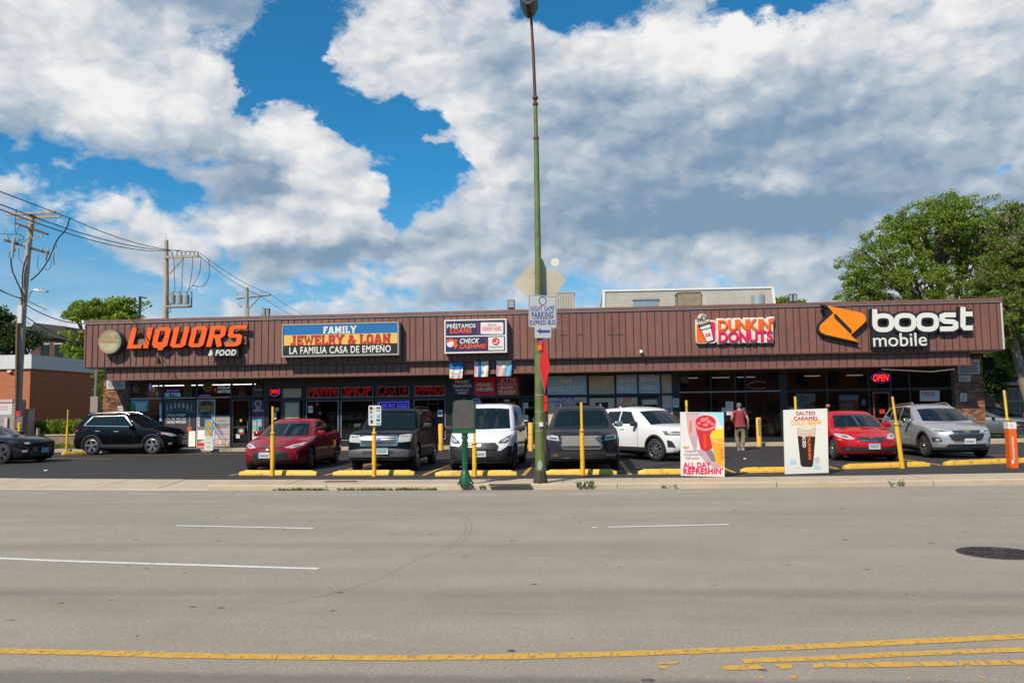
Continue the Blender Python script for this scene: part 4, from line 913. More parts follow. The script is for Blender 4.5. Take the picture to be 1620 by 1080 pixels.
for ch, m_, cx in (('D', K['dorange'], 711), ('D', K['pink'], 727)):
    a = DL(cx - 7, 171 + (0 if cx < 720 else -4)); b = DL(cx + 7, 189 + (0 if cx < 720 else -4)); text('lettering', ch, m_, t, (a[0] + b[0]) / 2, (a[1] + b[1]) / 2, -.052, w=b[0] - a[0], h=a[1] - b[1], bold=.07, ext=.008)
# --- phone shop emblem and wordmark
ZB_ = (1140, 480, 3.6); Yb = UF - .20; o = P(1333, 512, Yb)
t = thing('logo_sign', 'orange angular swoosh emblem edged in black beside the phone shop letters', 'sign', (o.x, Yb, o.z))
BL = lambda u, v: ((P(1140 + u / 3.6, 480 + v / 3.6, Yb).x - o.x), (P(1140 + u / 3.6, 480 + v / 3.6, Yb).z - o.z))
emb = [(605, 12), (770, 46), (800, 52), (820, 66), (828, 88), (820, 108), (740, 180), (784, 219), (600, 178), (570, 164), (560, 146), (568, 122), (642, 54)]
blk = [(572, 4), (640, 18), (770, 50), (800, 56), (816, 70), (820, 100), (742, 184), (790, 232), (780, 226), (594, 186), (560, 170), (550, 150), (558, 118), (600, 66), (582, 52), (608, 48), (572, 34), (612, 34)]
MB().prism([BL(*p) for p in blk], .0, .18).build('black_backing', K['black'], t)
MB().prism([BL(*p) for p in emb], -.03, -.002).build('orange_face', K['orange2'], t)
MB().prism([BL(*p) for p in ((643, 58), (656, 62), (744, 150), (746, 164), (740, 172), (732, 166), (648, 84))], -.04, -.031).build('black_slit', K['black'], t)
o = P(1458, 517, Yb); t = thing('channel_letter_sign', 'white rounded phone shop wordmark on black backing at the right', 'sign', (o.x, Yb, o.z))
WL = lambda u, v: ((P(1320 + u / 3.6, 480 + v / 3.6, Yb).x - o.x), (P(1320 + u / 3.6, 480 + v / 3.6, Yb).z - o.z))
def oval(x0, y0, x1, y1, n=28, e=2.7):
    cx, cy, a, b = (x0 + x1) / 2, (y0 + y1) / 2, (x1 - x0) / 2, (y1 - y0) / 2; out = []
    for i in range(n):
        th = 2 * math.pi * i / n; co, si = math.cos(th), math.sin(th)
        out.append((cx + a * math.copysign(abs(co) ** (2 / e), co), cy + b * math.copysign(abs(si) ** (2 / e), si)))
    return out
lets = [[([(229, 32), (229, 120)], 0), (oval(229, 70, 325, 150), 1)], [(oval(352, 68, 452, 148), 1)], [(oval(478, 66, 580, 147), 1)],
        [([(690, 65), (630, 65), (612, 72), (612, 92), (628, 102), (676, 104), (690, 114), (690, 134), (672, 144), (600, 145)], 0)], [([(731, 20), (731, 128), (742, 139), (786, 139)], 0), ([(731, 60), (785, 60)], 0)]]
wpx = WL(28, 0)[0] - WL(0, 0)[0]
for li, strokes in enumerate(lets):
    g = MB(); g2 = MB()
    for si, (pts, cl) in enumerate(strokes): g.ribbon([WL(*p) for p in pts], wpx, -.03 - .004 * si, -.004, closed=bool(cl)); g2.ribbon([WL(*p) for p in pts], wpx * 1.85, .0 + li * .003 + si * .0015, .17, closed=bool(cl))
    lo = g.build('letter', K['white'], t); g2.build('letter_backing', K['black'], lo)
MB().prism([WL(*p) for p in ((210, 160), (345, 160), (350, 176), (528, 170), (534, 176), (534, 246), (212, 254))], .002, .165).build('backing', K['black'], t)
MB().prism([WL(*p) for p in ((210, 26), (250, 26), (250, 170), (210, 170))], .006, .16).build('backing', K['black'], t)
a, b = WL(218, 172), WL(528, 241); text('lettering', 'mobile', K['white'], t, (a[0] + b[0]) / 2, (a[1] + b[1]) / 2, -.02, w=b[0] - a[0], h=a[1] - b[1], bold=.005, ext=.02)
# --- fascia odds: camera, rust spots where an old sign hung
o = P(1014, 558.5, UF - .03); t = thing('security_camera', 'small white security camera on the fascia left of the doughnut sign', 'camera', (o.x, UF - .03, o.z))
MB().bb((-.05, -.02, .0), (.05, 0, .14)).build('mount', K['white'], t); g = MB(); g.tube([(0, -.05, .06), (.06, -.16, .0)], .05, 10); g.build('camera_body', K['white'], t); g = MB(); g.tube([(.061, -.162, -.001), (.066, -.17, -.005)], .035, 10); g.build('lens', K['black'], t)
g = MB(); m_rs = mat('rust_streak', (.34, .12, .07), .8, var=.3, vscale=20); hole = mat('hole', (.01, .008, .008), .9)
for u, v in ((500, 160), (525, 145), (545, 160), (700, 148), (778, 145), (778, 165), (905, 145), (930, 140), (1030, 160), (1062, 150), (1100, 157)):
    p = P(700 + u / 3.6, 480 + v / 3.6, UF - .008); g.lathe([(.028, 0), (.028, -.003), (.001, -.003)], 10, (p.x, UF - .003, p.z), 'Y', caps=False)
for u, v in ((270, 165), (690, 180), (790, 180), (960, 178), (1010, 178)):
    p = P(700 + u / 3.6, 480 + v / 3.6, UF - .008)
    if u > 400: g.bb((p.x - .14, UF - .006, p.z - .02), (p.x + .14, UF - .001, p.z + .02), 1)
tag(g.build('rust_mark', [m_rs, mat('grime', (.06, .045, .035), .9)], uf, world=True), kind='stuff')
# --- cloth flags draped over the lower fascia
def flag(label, rect, cols_, z=(700, 565, 8.1), sag=.0):
    x0, y0, x1, y1 = rect; Yf = LF - .10; a = P(z[0] + x0 / z[2], z[1] + y0 / z[2], Yf); b = P(z[0] + x1 / z[2], z[1] + y1 / z[2], Yf)
    t = thing('flag', label, 'flag', ((a.x + b.x) / 2, Yf, a.z), 0, 'flags draped over the lower fascia'); w, h = b.x - a.x, a.z - b.z
    nx, nz = 18, 18; g = MB()
    for side in (0, .006):
        for j in range(nz + 1):
            for i in range(nx + 1):
                u, v = i / nx, j / nz; amp = .02 + .03 * v
                g.v.append(((u - .5) * w * (1 - .05 * v * v) + .012 * math.sin(v * 5), -.02 - amp * (.5 + .5 * math.sin(u * 13 + 2 * v + sag * 9)) + side, -v * h - sag * .05 * math.sin(u * 3.1)))
    off = (nx + 1) * (nz + 1); ms_ = []
    for j in range(nz):
        for i in range(nx):
            q = j * (nx + 1) + i; m_ = cols_(i / nx + .5 / nx, j / nz + .5 / nz); ms_.append(m_); g.f.append((q, q + nx + 1, q + nx + 2, q + 1)); g.m.append(m_)
            g.f.append((q + off, q + off + 1, q + off + nx + 2, q + off + nx + 1)); g.m.append(m_)
    g.build('cloth', [K['blue'], K['white'], K['palepink'], K['dred'], K['ywh'], K['sky'], K['grey']], t, smooth=60)
    MB().tube([(-w / 2 - .03, -.012, .01), (w / 2 + .03, -.012, .01)], .01, 6).build('rod', m_blk, t)
flag('blue and white draped flag, leftmost of the three', (90, 58, 262, 270), lambda u, v: 0 if v < .42 else (3 if v > .93 else (6 if abs(v - .62 - .1 * math.sin(u * 3)) < .035 or (v > .8 and abs(v - .84) < .03) else 1)), sag=.5)
flag('flag with a blue stripe between pink and white, middle of the three', (405, 52, 590, 246), lambda u, v: 2 if u < .26 else (0 if u < .48 else (6 if (u - .58) ** 2 + (v - .75) ** 2 < .02 else 1)), sag=.2)
flag('white flag with yellow sun between pink and pale blue, rightmost of the three', (690, 45, 888, 238), lambda u, v: 4 if (u - .5) ** 2 + (v - .18) ** 2 < .016 else (1 if v < .12 or abs(u - .5) < .5 * (1 - v / .52) else (2 if u < .55 else 5)), sag=.1)
# --- pawn shop windows
part('header_panel', MB().bb((FX(424), W - .08, FZ(560, 612)), (FX(708), W - .053, 3.25)), m_blk)
YG = W - .02; ZP = (400, 595, 5.0625)
def neon(label, s_, r, z, m=N_RED, outline=0., bold=0., shear=0., name='neon_sign', Y=W + .06, tube=.0, group=None, extra=None):
    a, b = P(z[0] + r[0] / z[2], z[1] + r[1] / z[2], Y), P(z[0] + r[2] / z[2], z[1] + r[3] / z[2], Y)
    t = thing(name, label, 'neon sign', ((a.x + b.x) / 2, Y, (a.z + b.z) / 2), 0, group)
    me = text_mesh(s_, w=b.x - a.x, h=a.z - b.z, outline=outline, bold=bold, shear=shear, ext=.02); link('neon_tube', me, t, m)
    MB().bb(((a.x - b.x) / 2, .03, -.01), ((b.x - a.x) / 2, .04, .01)).build('mounting_bar', m_blk, t)
    return t, (b.x - a.x), (a.z - b.z)
neon('red outlined PAWN neon letters in the first upper pawn shop pane', 'PAWN', (442, 72, 668, 157), ZP, outline=.017, bold=.01)
neon('red outlined SHOP neon letters in the second upper pawn shop pane', 'SHOP', (725, 70, 948, 157), ZP, outline=.017, bold=.01)
neon('thin red CASA DE neon letters in the third upper pawn shop pane', 'CASA DE', (1008, 72, 1240, 153), ZP, outline=.009, bold=-.02)
neon('thin red EMPENOS neon letters in the fourth upper pawn shop pane', 'EMPEÑOS', (1300, 58, 1530, 148), ZP, outline=.011, bold=-.01)
def oval_neon(t, w, h, m):
    g = MB(); g.tube([(w * .62 * math.cos(a), .01, h * 1.0 * math.sin(a)) for a in [2 * math.pi * i / 28 for i in range(29)]], .014, 5); g.build('neon_ring', m, t)
t, w, h = neon('small red OPEN neon in a blue ring above the pawn shop door', 'OPEN', (132, 106, 208, 140), ZP, N_RED2, bold=.01); oval_neon(t, w, h, N_PUR)
ZR = (1300, 570, 6.23)
t, w, h = neon('red OPEN neon in a blue ring above the phone shop door', 'OPEN', (505, 137, 664, 202), ZR, N_RED2, bold=.02, shear=.25, Y=W - .1); oval_neon(t, w, h * .72, emis('neon_dim_blue', (.08, .09, .6), .3))
t, L = sgn('led_sign', 'blue lit WE BUY GOLD sign with glowing border above the black four-wheel drive', 'led sign', (1010, 206, 1252, 258), K['black'], [('t', 'WE BUY GOLD', N_BLUE, (1030, 220, 1238, 250), B)], Y=W + .08, z=ZP, frame=(N_BLUE, .03))
def paper(label, rect, z, items=(), base='pale', Y=W - .012, cat='notice', name='notice', th=.006, frame=None):
    return sgn(name, label, cat, rect, K[base] if isinstance(base, str) else base, items, Y=Y, th=th, z=z, thick_items=.0015, frame=frame)
paper('white notice with grey print in the left lower pawn shop pane', (442, 236, 480, 292), ZP, [('r', (452, 252, 468, 272), 'grey')])
paper('small white notice on the pawn shop door', (178, 250, 208, 278), ZP, [('r', (184, 256, 202, 272), 'grey')])
paper('small pale notice low on the pawn shop door frame', (165, 290, 188, 345), ZP)
paper('white notice low in the right lower pawn shop pane', (1480, 268, 1520, 320), ZP, [('r', (1490, 284, 1510, 304), 'hiblue')])
paper('pink round sticker on the pawn shop glass', (506, 213, 524, 235), ZP, base='pink', name='sticker', cat='sticker'); paper('lime green round sticker on the pawn shop glass', (527, 286, 547, 305), ZP, base='green', name='sticker', cat='sticker')
# wooden ladder rack leaning inside the pawn shop
a, b = P(400 + 1400 / 5.06, 595 + 182 / 5.06, W + .5), P(400 + 1478 / 5.06, 595 + 380 / 5.06, W + .5)
t = thing('display_ladder', 'pale ladder shelf standing inside the right pawn shop window', 'ladder', ((a.x + b.x) / 2, W + .5, .24)); m_lad = mat('ladder_grey', (.4, .38, .34), .6)
for s_ in (-1, 1): g = MB(); g.tube([(s_ * .34, 0, 0), (s_ * .22, .15, a.z - .24)], .025, 6); g.build('rail', m_lad, t)
for i in range(7): MB().bb((-.32 + i * .012, .02 * i, .3 + .38 * i), (.32 - i * .012, .02 * i + .05, .33 + .38 * i)).build('rung', m_lad, t)
# --- money transfer panels
ZM = (700, 565, 8.1)
Bs = dict(bold=.022, spacing=1.08)
sgn('window_sign', 'black MONEY TRANSFER window panel, leftmost of the loan shop panels', 'window sign', (120, 248, 392, 492), K['navy'], [('t', 'MONEY', 'stone', (162, 296, 350, 332), Bs), ('t', 'TRANSFER', 'stone', (132, 348, 378, 386), Bs), ('t', 'ENVÍOS DE', 'stone', (168, 402, 342, 430), Bs), ('t', 'DINERO', 'stone', (194, 442, 316, 470), Bs)], z=ZM, Y=W - .06)
sgn('window_sign', 'dark red MONEY ORDERS window panel in the middle', 'window sign', (400, 250, 678, 496), K['dred'], [('t', 'MONEY', 'stone', (438, 330, 646, 372), Bs), ('t', 'ORDERS', 'stone', (432, 388, 652, 430), Bs)], z=ZM, Y=W - .06)
sgn('window_sign', 'red and orange ATM window panel beside the loan shop door', 'window sign', (697, 250, 968, 484), K['dred'], [('r', (697, 366, 968, 484), 'rust'), ('t', 'ATM', 'pale', (736, 262, 926, 326), Bs), ('t', 'RETIRO DE EFECTIVO', 'stone', (708, 336, 950, 356)), ('t', 'BOLETOS', 'stone', (740, 372, 906, 402), Bs), ('t', 'DE AVIÓN', 'stone', (724, 416, 930, 450), Bs), ('t', 'PLANE TICKETS', 'stone', (746, 458, 906, 476))], z=ZM, Y=W - .06)
sgn('window_sign', 'round blue sign reading go behind the white van roof', 'window sign', (352, 526, 502, 676), K['pale'], [('d', (427, 601, 66), 'rblue'), ('t', 'go', 'pale', (396, 570, 476, 632), Bs)], z=ZM, Y=W - .05, shape='disc')
paper('white and red strip sign low in the loan shop window', (736, 580, 932, 604), ZM, [('r', (780, 584, 834, 612), 'dgrey'), ('r', (840, 580, 930, 598), 'rust')], base='rust'); paper('tiny white address plate in the loan shop window', (790, 542, 858, 568), ZM, [('r', (796, 548, 852, 562), 'mid')])
paper('upper white notice on the loan shop door', (1010, 580, 1098, 650), ZM, [('r', (1022, 592, 1086, 640), 'lgrey')]); paper('lower white notice on the loan shop door', (1010, 738, 1098, 820), ZM, [('r', (1022, 752, 1086, 800), 'lgrey')]); paper('tan plate beside the loan shop door handle', (1004, 650, 1056, 736), ZM, base='beige')
paper('small red sign at the left of the loan shop window', (126, 548, 190, 640), ZM, base='red')
# --- clinic
ZK = (860, 585, 7.36); outl_ = dict(bold=.02)
def covid(label, rect, lines):
    its = []
    for s_, r in lines: its += [('t', s_, 'dgrey', (r[0] - 2, r[1] - 1, r[2] + 4, r[3] + 4), dict(bold=.05, spacing=1.08)), ('t', s_, 'stone', r, dict(bold=.03, spacing=1.08))]
    sgn('window_sign', label, 'window sign', rect, K['slate'], its, z=ZK, Y=W - .03, th=.01)
covid('wide blue FREE COVID 19 TEST window panel', (32, 64, 502, 290), [('FREE', (184, 104, 334, 162)), ('COVID 19 TEST', (46, 196, 482, 254))])
covid('left narrow blue covid test panel over the JUST WALK IN pane', (848, 56, 1092, 274), [('FREE COVID', (856, 90, 1084, 148)), ('19 TEST', (890, 188, 1046, 240))])
covid('right narrow blue covid test panel over the clinic door', (1106, 54, 1362, 272), [('FREE COVID', (1120, 86, 1350, 142)), ('19 TEST', (1158, 180, 1314, 236))])
def decal(label, s_, r, m, z=ZK, **k):
    a, b = P(z[0] + r[0] / z[2], z[1] + r[1] / z[2], W - .012), P(z[0] + r[2] / z[2], z[1] + r[3] / z[2], W - .012)
    me = text_mesh(s_, w=b.x - a.x, h=a.z - b.z, ext=.003, **k); o = link('window_lettering', me, None, K[m]); o.location = ((a.x + b.x) / 2, W - .012, (a.z + b.z) / 2); tag(o, label, 'window lettering')
decal('blue PCR & RAPID TEST RESULTS lettering on the clinic glass', 'PCR &\nRAPID TEST\nRESULTS', (76, 318, 452, 418), 'rblue', bold=.03)
decal('red JUST WALK IN lettering on the clinic glass', 'JUST\nWALK IN', (874, 326, 1078, 446), 'red', bold=.03); decal('white BIENVENIDOS lettering on the clinic door', 'BIENVENIDOS', (1162, 352, 1316, 376), 'pale', bold=.03); decal('blue partly hidden lettering right of the clinic door', 'CS', (1414, 442, 1490, 502), 'rblue', bold=.05)
part('header_notice', MB().bb((FX(944), W + .02, FZ(944, 600)), (FX(955), W + .09, FZ(944, 594))), K['pale'])
m_no = [('t', 'NO', 'black', (1520, 346, 1562, 366), BB)] + [('r', (1518, 374 + 11 * i, 1562, 378 + 11 * i), 'mid', 'print_row') for i in range(4)]
paper('white NO parking notice on the dark pier left of the doughnut shop', (1504, 330, 1576, 434), ZK, m_no, Y=W - .065)
# --- doughnut shop window
ZQ = (1060, 580, 6.23)
paper('white round sticker over a square one on the doughnut shop door', (548, 342, 624, 418), ZQ, [('d', (586, 380, 28), 'palepink')], base='pale'); paper('pale square sticker below the round one on the doughnut shop glass', (556, 418, 628, 476), ZQ, [('r', (566, 428, 616, 462), 'palepink')], base='pale')
paper('grey opening hours plate left of the round sticker', (508, 402, 552, 442), ZQ, base='lgrey'); paper('pale notice high in the left doughnut shop pane', (106, 84, 180, 162), ZQ, base='beige', Y=W + .05); paper('white notice behind the walking man', (706, 402, 746, 470), ZQ)
t = thing('counter_rail', 'wooden counter rail inside the doughnut shop window', 'counter', (FX(1208), W + .35, .24)); a, b = P(1060 + 790 / 6.23, 672, W + .35), P(1060 + 1092 / 6.23, 672, W + .35)
MB().bb((-(b.x - a.x) / 2, -.1, a.z - .24 - .06), ((b.x - a.x) / 2, .25, a.z - .24)).build('counter_top', mat('counter_wood', (.42, .22, .08), .5), t)
for s_ in (-.8, 0, .8): MB().bb((s_ - .02, 0, 0), (s_ + .02, .04, a.z - .30)).build('leg', m_blk, t)
a = P(1190, 640, W + 1.4)
g = MB(); g.tube([(.45 * math.cos(q_), 0, .16 * math.sin(q_)) for q_ in [2 * math.pi * i / 28 for i in range(29)]], .02, 6); a = P(1199, 609, W + 1.2); t = thing('neon_sign', 'dim oval neon outline hanging inside the doughnut shop', 'neon sign', tuple(a)); g.build('neon_ring', emis('dim_neon', (.3, .12, .1), .25), t)
# copper coloured curtain strip at the right of the doughnut window
t = thing('curtain', 'rust coloured curtain at the right edge of the doughnut shop window', 'curtain', (FX(1228), W + .2, .3)); g = MB(); n = 24
for j in (0, 2.7):
    for i in range(n + 1): g.v.append((-.35 + .5 * i / n, .04 * math.sin(i * 1.3), j))
for i in range(n): g.f.append((i, i + 1, i + n + 2, i + n + 1)); g.m.append(0)
g.build('cloth', mat('curtain_cloth', (.20, .055, .03), .9, var=.3), t, smooth=60)
# --- phone shop window
sgn('window_sign', 'white phone offer poster with red corner behind the cold brew board', 'poster', (1236, 262, 1430, 460), K['lgrey'], [('p', [(1300, 404), (1430, 330), (1430, 460), (1250, 460)], 'brick'), ('t', 'iPhone 11', 'mid', (1272, 282, 1398, 308), B), ('t', '$9!!!', 'brick', (1284, 316, 1340, 340), B)], z=ZQ, Y=W + .04)
sgn('window_sign', 'navy and orange $25 poster in the phone shop window', 'poster', (168, 342, 360, 520), K['rust'], [('r', (168, 342, 360, 388), 'slate'), ('t', 'FLASH DEAL', 'lgrey', (196, 364, 336, 378)), ('t', '$25', 'pale', (190, 424, 308, 486), B), ('t', 'ONLY', 'pale', (244, 396, 274, 408))], z=ZR, Y=W + .04)
sgn('window_sign', 'white FREE sign standing above the silver suv roof', 'window sign', (966, 294, 1160, 400), K['lgrey'], [('t', 'FREE', 'brick', (986, 310, 1112, 348), B)], z=ZR, Y=W - .03)
paper('small yellow and white poster left of the phone shop door', (386, 384, 438, 446), ZR, [('r', (394, 392, 430, 436), 'pale')], base='gold', Y=W + .04); paper('white notice on the right edge of the phone shop door', (668, 410, 686, 456), ZR); paper('small red card low on the phone shop door', (570, 478, 622, 524), ZR, base='red')
for u, v, lb in ((1346, 330, 0), ): pass
o = P(1306.5, 641.5, W - .4)
# --- notices on the brick piers
rows = lambda x0, x1, y0, n, d, m='mid': [('r', (x0, y0 + d * i, x1 - (7 * (i % 3)), y0 + d * i + d * .45), m, 'print_row') for i in range(n)]
sgn('notice_board', 'large white NO PARKING notice high on the right brick pier', 'notice', (1340, -10, 1556, 134), K['pale'], [('t', 'NO', 'mid', (1452, 0, 1492, 18), B)] + rows(1356, 1540, 24, 7, 15), z=ZR, Y=W - .03, th=.02)
sgn('notice_board', 'small white notice under the large one on the right pier', 'notice', (1350, 148, 1464, 208), K['pale'], rows(1362, 1452, 166, 3, 13), z=ZR, Y=W - .03, th=.015)
sgn('notice_board', 'narrow white NO notice beside the silver suv roof on the pier', 'notice', (1366, 322, 1430, 404), K['pale'], [('t', 'NO', 'black', (1382, 338, 1414, 356), B)] + rows(1376, 1420, 364, 3, 12), z=ZR, Y=W - .03, th=.015)
ZL = (0, 480, 3.6)
sgn('notice_board', 'weathered white notice high on the left brick pier', 'notice', (608, 408, 714, 486), K['pale'], rows(618, 704, 436, 5, 9), z=ZL, Y=W - .03, th=.015)
sgn('notice_board', 'small white NO notice low on the left brick pier', 'notice', (672, 584, 702, 612), K['pale'], [('t', 'NO', 'black', (678, 590, 698, 603), B)], z=ZL, Y=W - .03, th=.015)
# --- liquor shop windows
ZW = (190, 595, 7.04)
sgn('window_sign', 'gold framed sign with white disc in the first liquor pane', 'window sign', (130, 86, 232, 190), K['gold'], [('r', (142, 94, 222, 182), 'dgrey'), ('d', (181, 141, 40), 'pale'), ('d', (181, 141, 24), 'gold')], z=ZW, Y=W + .05)
neon('dim TRULY neon letters in the first upper liquor pane', 'TRULY', (238, 132, 362, 182), ZW, K['mid'], bold=.0); 
t = thing('neon_sign', 'upright blue neon bar crossing the TRULY letters', 'neon sign', tuple(P(190 + 335 / 7.04, 595 + 122 / 7.04, W + .05))); MB().tube([(0, 0, -.16), (0, 0, .16)], .03, 6).build('neon_tube', N_PUR, t)
def bottle(label, u, v0, v1, w_, m, cap, z=ZW, Y=W + .1, cat='bottle'):
    a, b = P(z[0] + u / z[2], z[1] + v0 / z[2], Y), P(z[0] + u / z[2], z[1] + v1 / z[2], Y); h = a.z - b.z; r = w_ / z[2] / 36 / 2
    t = thing('bottle_display', label, cat, tuple(b)); g = MB(); g.lathe([(r * .9, 0), (r, h * .05), (r, h * .5), (r * .35, h * .72), (r * .33, h), (.002, h)], 14, caps=False); g.build('bottle_body', m, t, smooth=40); MB().lathe([(r * 1.03, h * .14), (r * 1.03, h * .38)], 14, caps=False).build('bottle_label', cap, t); MB().lathe([(r * .4, h * .93), (r * .4, h * 1.01), (.002, h * 1.01)], 12, caps=False).build('bottle_cap', cap, t)
bottle('silver display bottle in the first upper liquor pane', 428, 86, 226, 56, K['lgrey'], K['pale'])
neon('pale blue SELTZER neon letters in the second upper liquor pane', 'SELTZER', (500, 186, 678, 242), ZW, N_LB, bold=.03); neon('thin violet neon line of letters above SELTZER', 'BUD LIGHT', (520, 150, 662, 170), ZW, emis('neon_violet', (.3, .1, .8), .6), bold=.02)
sgn('window_sign', 'rounded silver can sign beside the SELTZER letters', 'window sign', (712, 88, 800, 236), K['lgrey'], [('r', (722, 120, 790, 220), 'dgrey'), ('d', (756, 185, 22), 'gold'), ('t', 'WHITE CLAW', 'lgrey', (722, 100, 790, 116))], z=ZW, Y=W + .05, shape=[(724, 88), (788, 88), (800, 104), (800, 222), (788, 236), (724, 236), (712, 222), (712, 104)])
sgn('window_sign', 'yellow disc sign with dark script in the third upper liquor pane', 'window sign', (922, 62, 1032, 176), K['ywh'], [('t', 'Twisted\nTea', 'black', (945, 85, 1012, 150), dict(shear=.3, bold=.02))], z=ZW, Y=W + .05, shape='disc')
neon('white STELLA ARTOIS neon lettering in the third upper liquor pane', 'STELLA\nARTOIS', (1084, 108, 1226, 184), ZW, N_WH, bold=.0); t = thing('neon_sign', 'small red neon diamond beside the white lettering', 'neon sign', tuple(P(190 + 1058 / 7.04, 595 + 152 / 7.04, W + .05))); MB().prism([(0, .09), (.07, 0), (0, -.09), (-.07, 0)], -.01, .01).build('neon_shape', emis('neon_dred', (.6, .02, .02), .6), t)
neon('small violet neon panel at the foot of the third upper pane', 'CORONA', (884, 206, 1014, 240), ZW, emis('neon_violet', (.3, .1, .8), .6), bold=.03)
sgn('window_sign', 'red and white lighthouse shaped sign above the liquor door', 'window sign', (1310, 92, 1402, 232), K['dgrey'], [('r', (1322, 184, 1396, 230), 'brick'), ('d', (1358, 130, 32), 'dred', .5), ('t', 'BEER', 'palepink', (1328, 192, 1392, 222), B), ('t', 'Miller', 'pale', (1332, 92, 1402, 106))], z=ZW, Y=W + .05, shape=[(1336, 92), (1378, 92), (1402, 232), (1310, 232)])
sgn('window_sign', 'Corona sign with red bull head right of the liquor door', 'window sign', (1488, 96, 1588, 240), K['black'], [('t', 'Corona', 'lgrey', (1492, 134, 1586, 160), B), ('p', [(1500, 188), (1512, 204), (1526, 206), (1556, 206), (1568, 204), (1580, 188), (1572, 214), (1556, 220), (1548, 240), (1532, 240), (1524, 220), (1508, 214)], 'brick')], z=ZW, Y=W - .02)
sgn('poster', 'white and green beer poster in the first lower liquor pane', 'poster', (120, 266, 326, 392), K['green'], [('p', [(122, 268), (324, 268), (300, 320), (290, 392), (190, 392), (170, 330)], 'sky'), ('r', (180, 296, 290, 330), 'pale'), ('t', 'MODELO ESPECIAL', 'green', (190, 272, 286, 284), B)] + [('r', (185 + 24 * i, 340, 198 + 24 * i, 386), 'pale', 'can_print') for i in range(5)], z=ZW, Y=W - .03)
sgn('poster', 'narrow light blue strip poster in the first lower liquor pane', 'poster', (440, 296, 466, 500), K['sky'], [('r', (446, 320, 460, 470), 'pale')], z=ZW, Y=W - .03)
its = [('t', 'OFFICIAL WHISKEY', 'stone', (520, 420, 734, 450), B), ('t', 'OF THE', 'stone', (580, 462, 670, 480), B), ('r', (520, 470, 564, 474), 'stone'), ('r', (686, 470, 734, 474), 'stone'), ('t', 'CHICAGO WHITE SOX', 'stone', (520, 494, 738, 524), B), ('p', [(500, 396), (660, 368), (836, 396), (836, 404), (660, 376), (500, 404)], 'mid')]
for i, (u, v) in enumerate(((528, 340), (572, 325), (616, 312), (662, 308), (708, 312), (754, 325), (798, 340))):
    its += [('r', (u - 11, v, u + 11, v + 44), ('lilac', 'palepink', 'lgrey', 'palepink', 'lgrey', 'palepink', 'lilac')[i], 'bottle_print'), ('r', (u - 4, v - 24, u + 4, v), 'lgrey', 'bottle_print')]
sgn('poster', 'black poster with a row of bottles and pale whiskey lettering', 'poster', (494, 262, 848, 790), K['dgrey'], its + [('r', (752, 560, 800, 606), 'rust'), ('r', (770, 610, 840, 780), 'stone'), ('r', (772, 440, 784, 560), 'mid')], z=ZW, Y=W - .02)
sgn('poster', 'tall brewery banner with a stein in the third liquor pane', 'poster', (864, 264, 1052, 784), K['mid'], [('r', (870, 430, 1046, 560), 'lgrey'), ('d', (957, 350, 88), 'black', .85), ('t', 'Founders', 'gold', (876, 306, 1038, 382), dict(bold=.03)), ('t', 'BREWING CO.', 'stone', (892, 384, 1010, 394), B), ('p', [(900, 430), (1010, 430), (1020, 470), (1016, 560), (892, 560), (886, 470)], 'dgrey'), ('r', (866, 600, 1050, 700), 'stone'), ('p', [(868, 740), (950, 700), (960, 730), (870, 770)], 'pale'), ('r', (866, 740, 1050, 780), 'dred')], z=ZW, Y=W - .05, frame=(K['pale'], .025))
its = [('t', 'WHENEVER', 'dgrey', (1092, 488, 1178, 500)), ('t', 'READY WHEN\nYOU ARE', 'dgrey', (1066, 530, 1210, 574), B), ('r', (1052, 580, 1224, 640), 'lpink')] + [('r', (1062 + 41 * i, 652 + 52 * j, 1096 + 41 * i, 696 + 52 * j), ('pale', 'palepink')[(i + j) % 2], 'can_print') for i in range(4) for j in range(2)] + [('d', (1196, 754, 14), 'ywh')]
sgn('poster', 'grey and purple poster with rows of cans left of the liquor door', 'poster', (1052, 438, 1224, 784), K['grey'], its, z=ZW, Y=W - .05)
sgn('poster', 'navy baseball team banner right of the liquor door', 'poster', (1476, 264, 1602, 600), K['slate'], [('r', (1478, 266, 1600, 598), 'navy'), ('d', (1540, 306, 36), 'stone'), ('d', (1540, 306, 31), 'navy'), ('t', 'C', 'brick', (1522, 288, 1558, 324), BB), ('t', 'EAT IN\nWRIGLEYVILLE', 'stone', (1484, 350, 1598, 390), B), ('t', 'Heineken', 'brick', (1500, 412, 1576, 426), B)], z=ZW, Y=W - .05)
paper('round black and red sticker on the liquor shop door', (1310, 570, 1388, 650), ZW, [('d', (1348, 606, 26), 'lgrey', .7), ('r', (1330, 628, 1370, 646), 'red')], base='dgrey', Y=W - .1, name='sticker', cat='sticker'); paper('small white round sticker low on the liquor shop door', (1292, 642, 1334, 690), ZW, base='pale', Y=W - .1, name='sticker', cat='sticker'); paper('tiny orange triangle sticker on the liquor door', (1334, 476, 1358, 506), ZW, base='gold', Y=W - .1, name='sticker', cat='sticker')
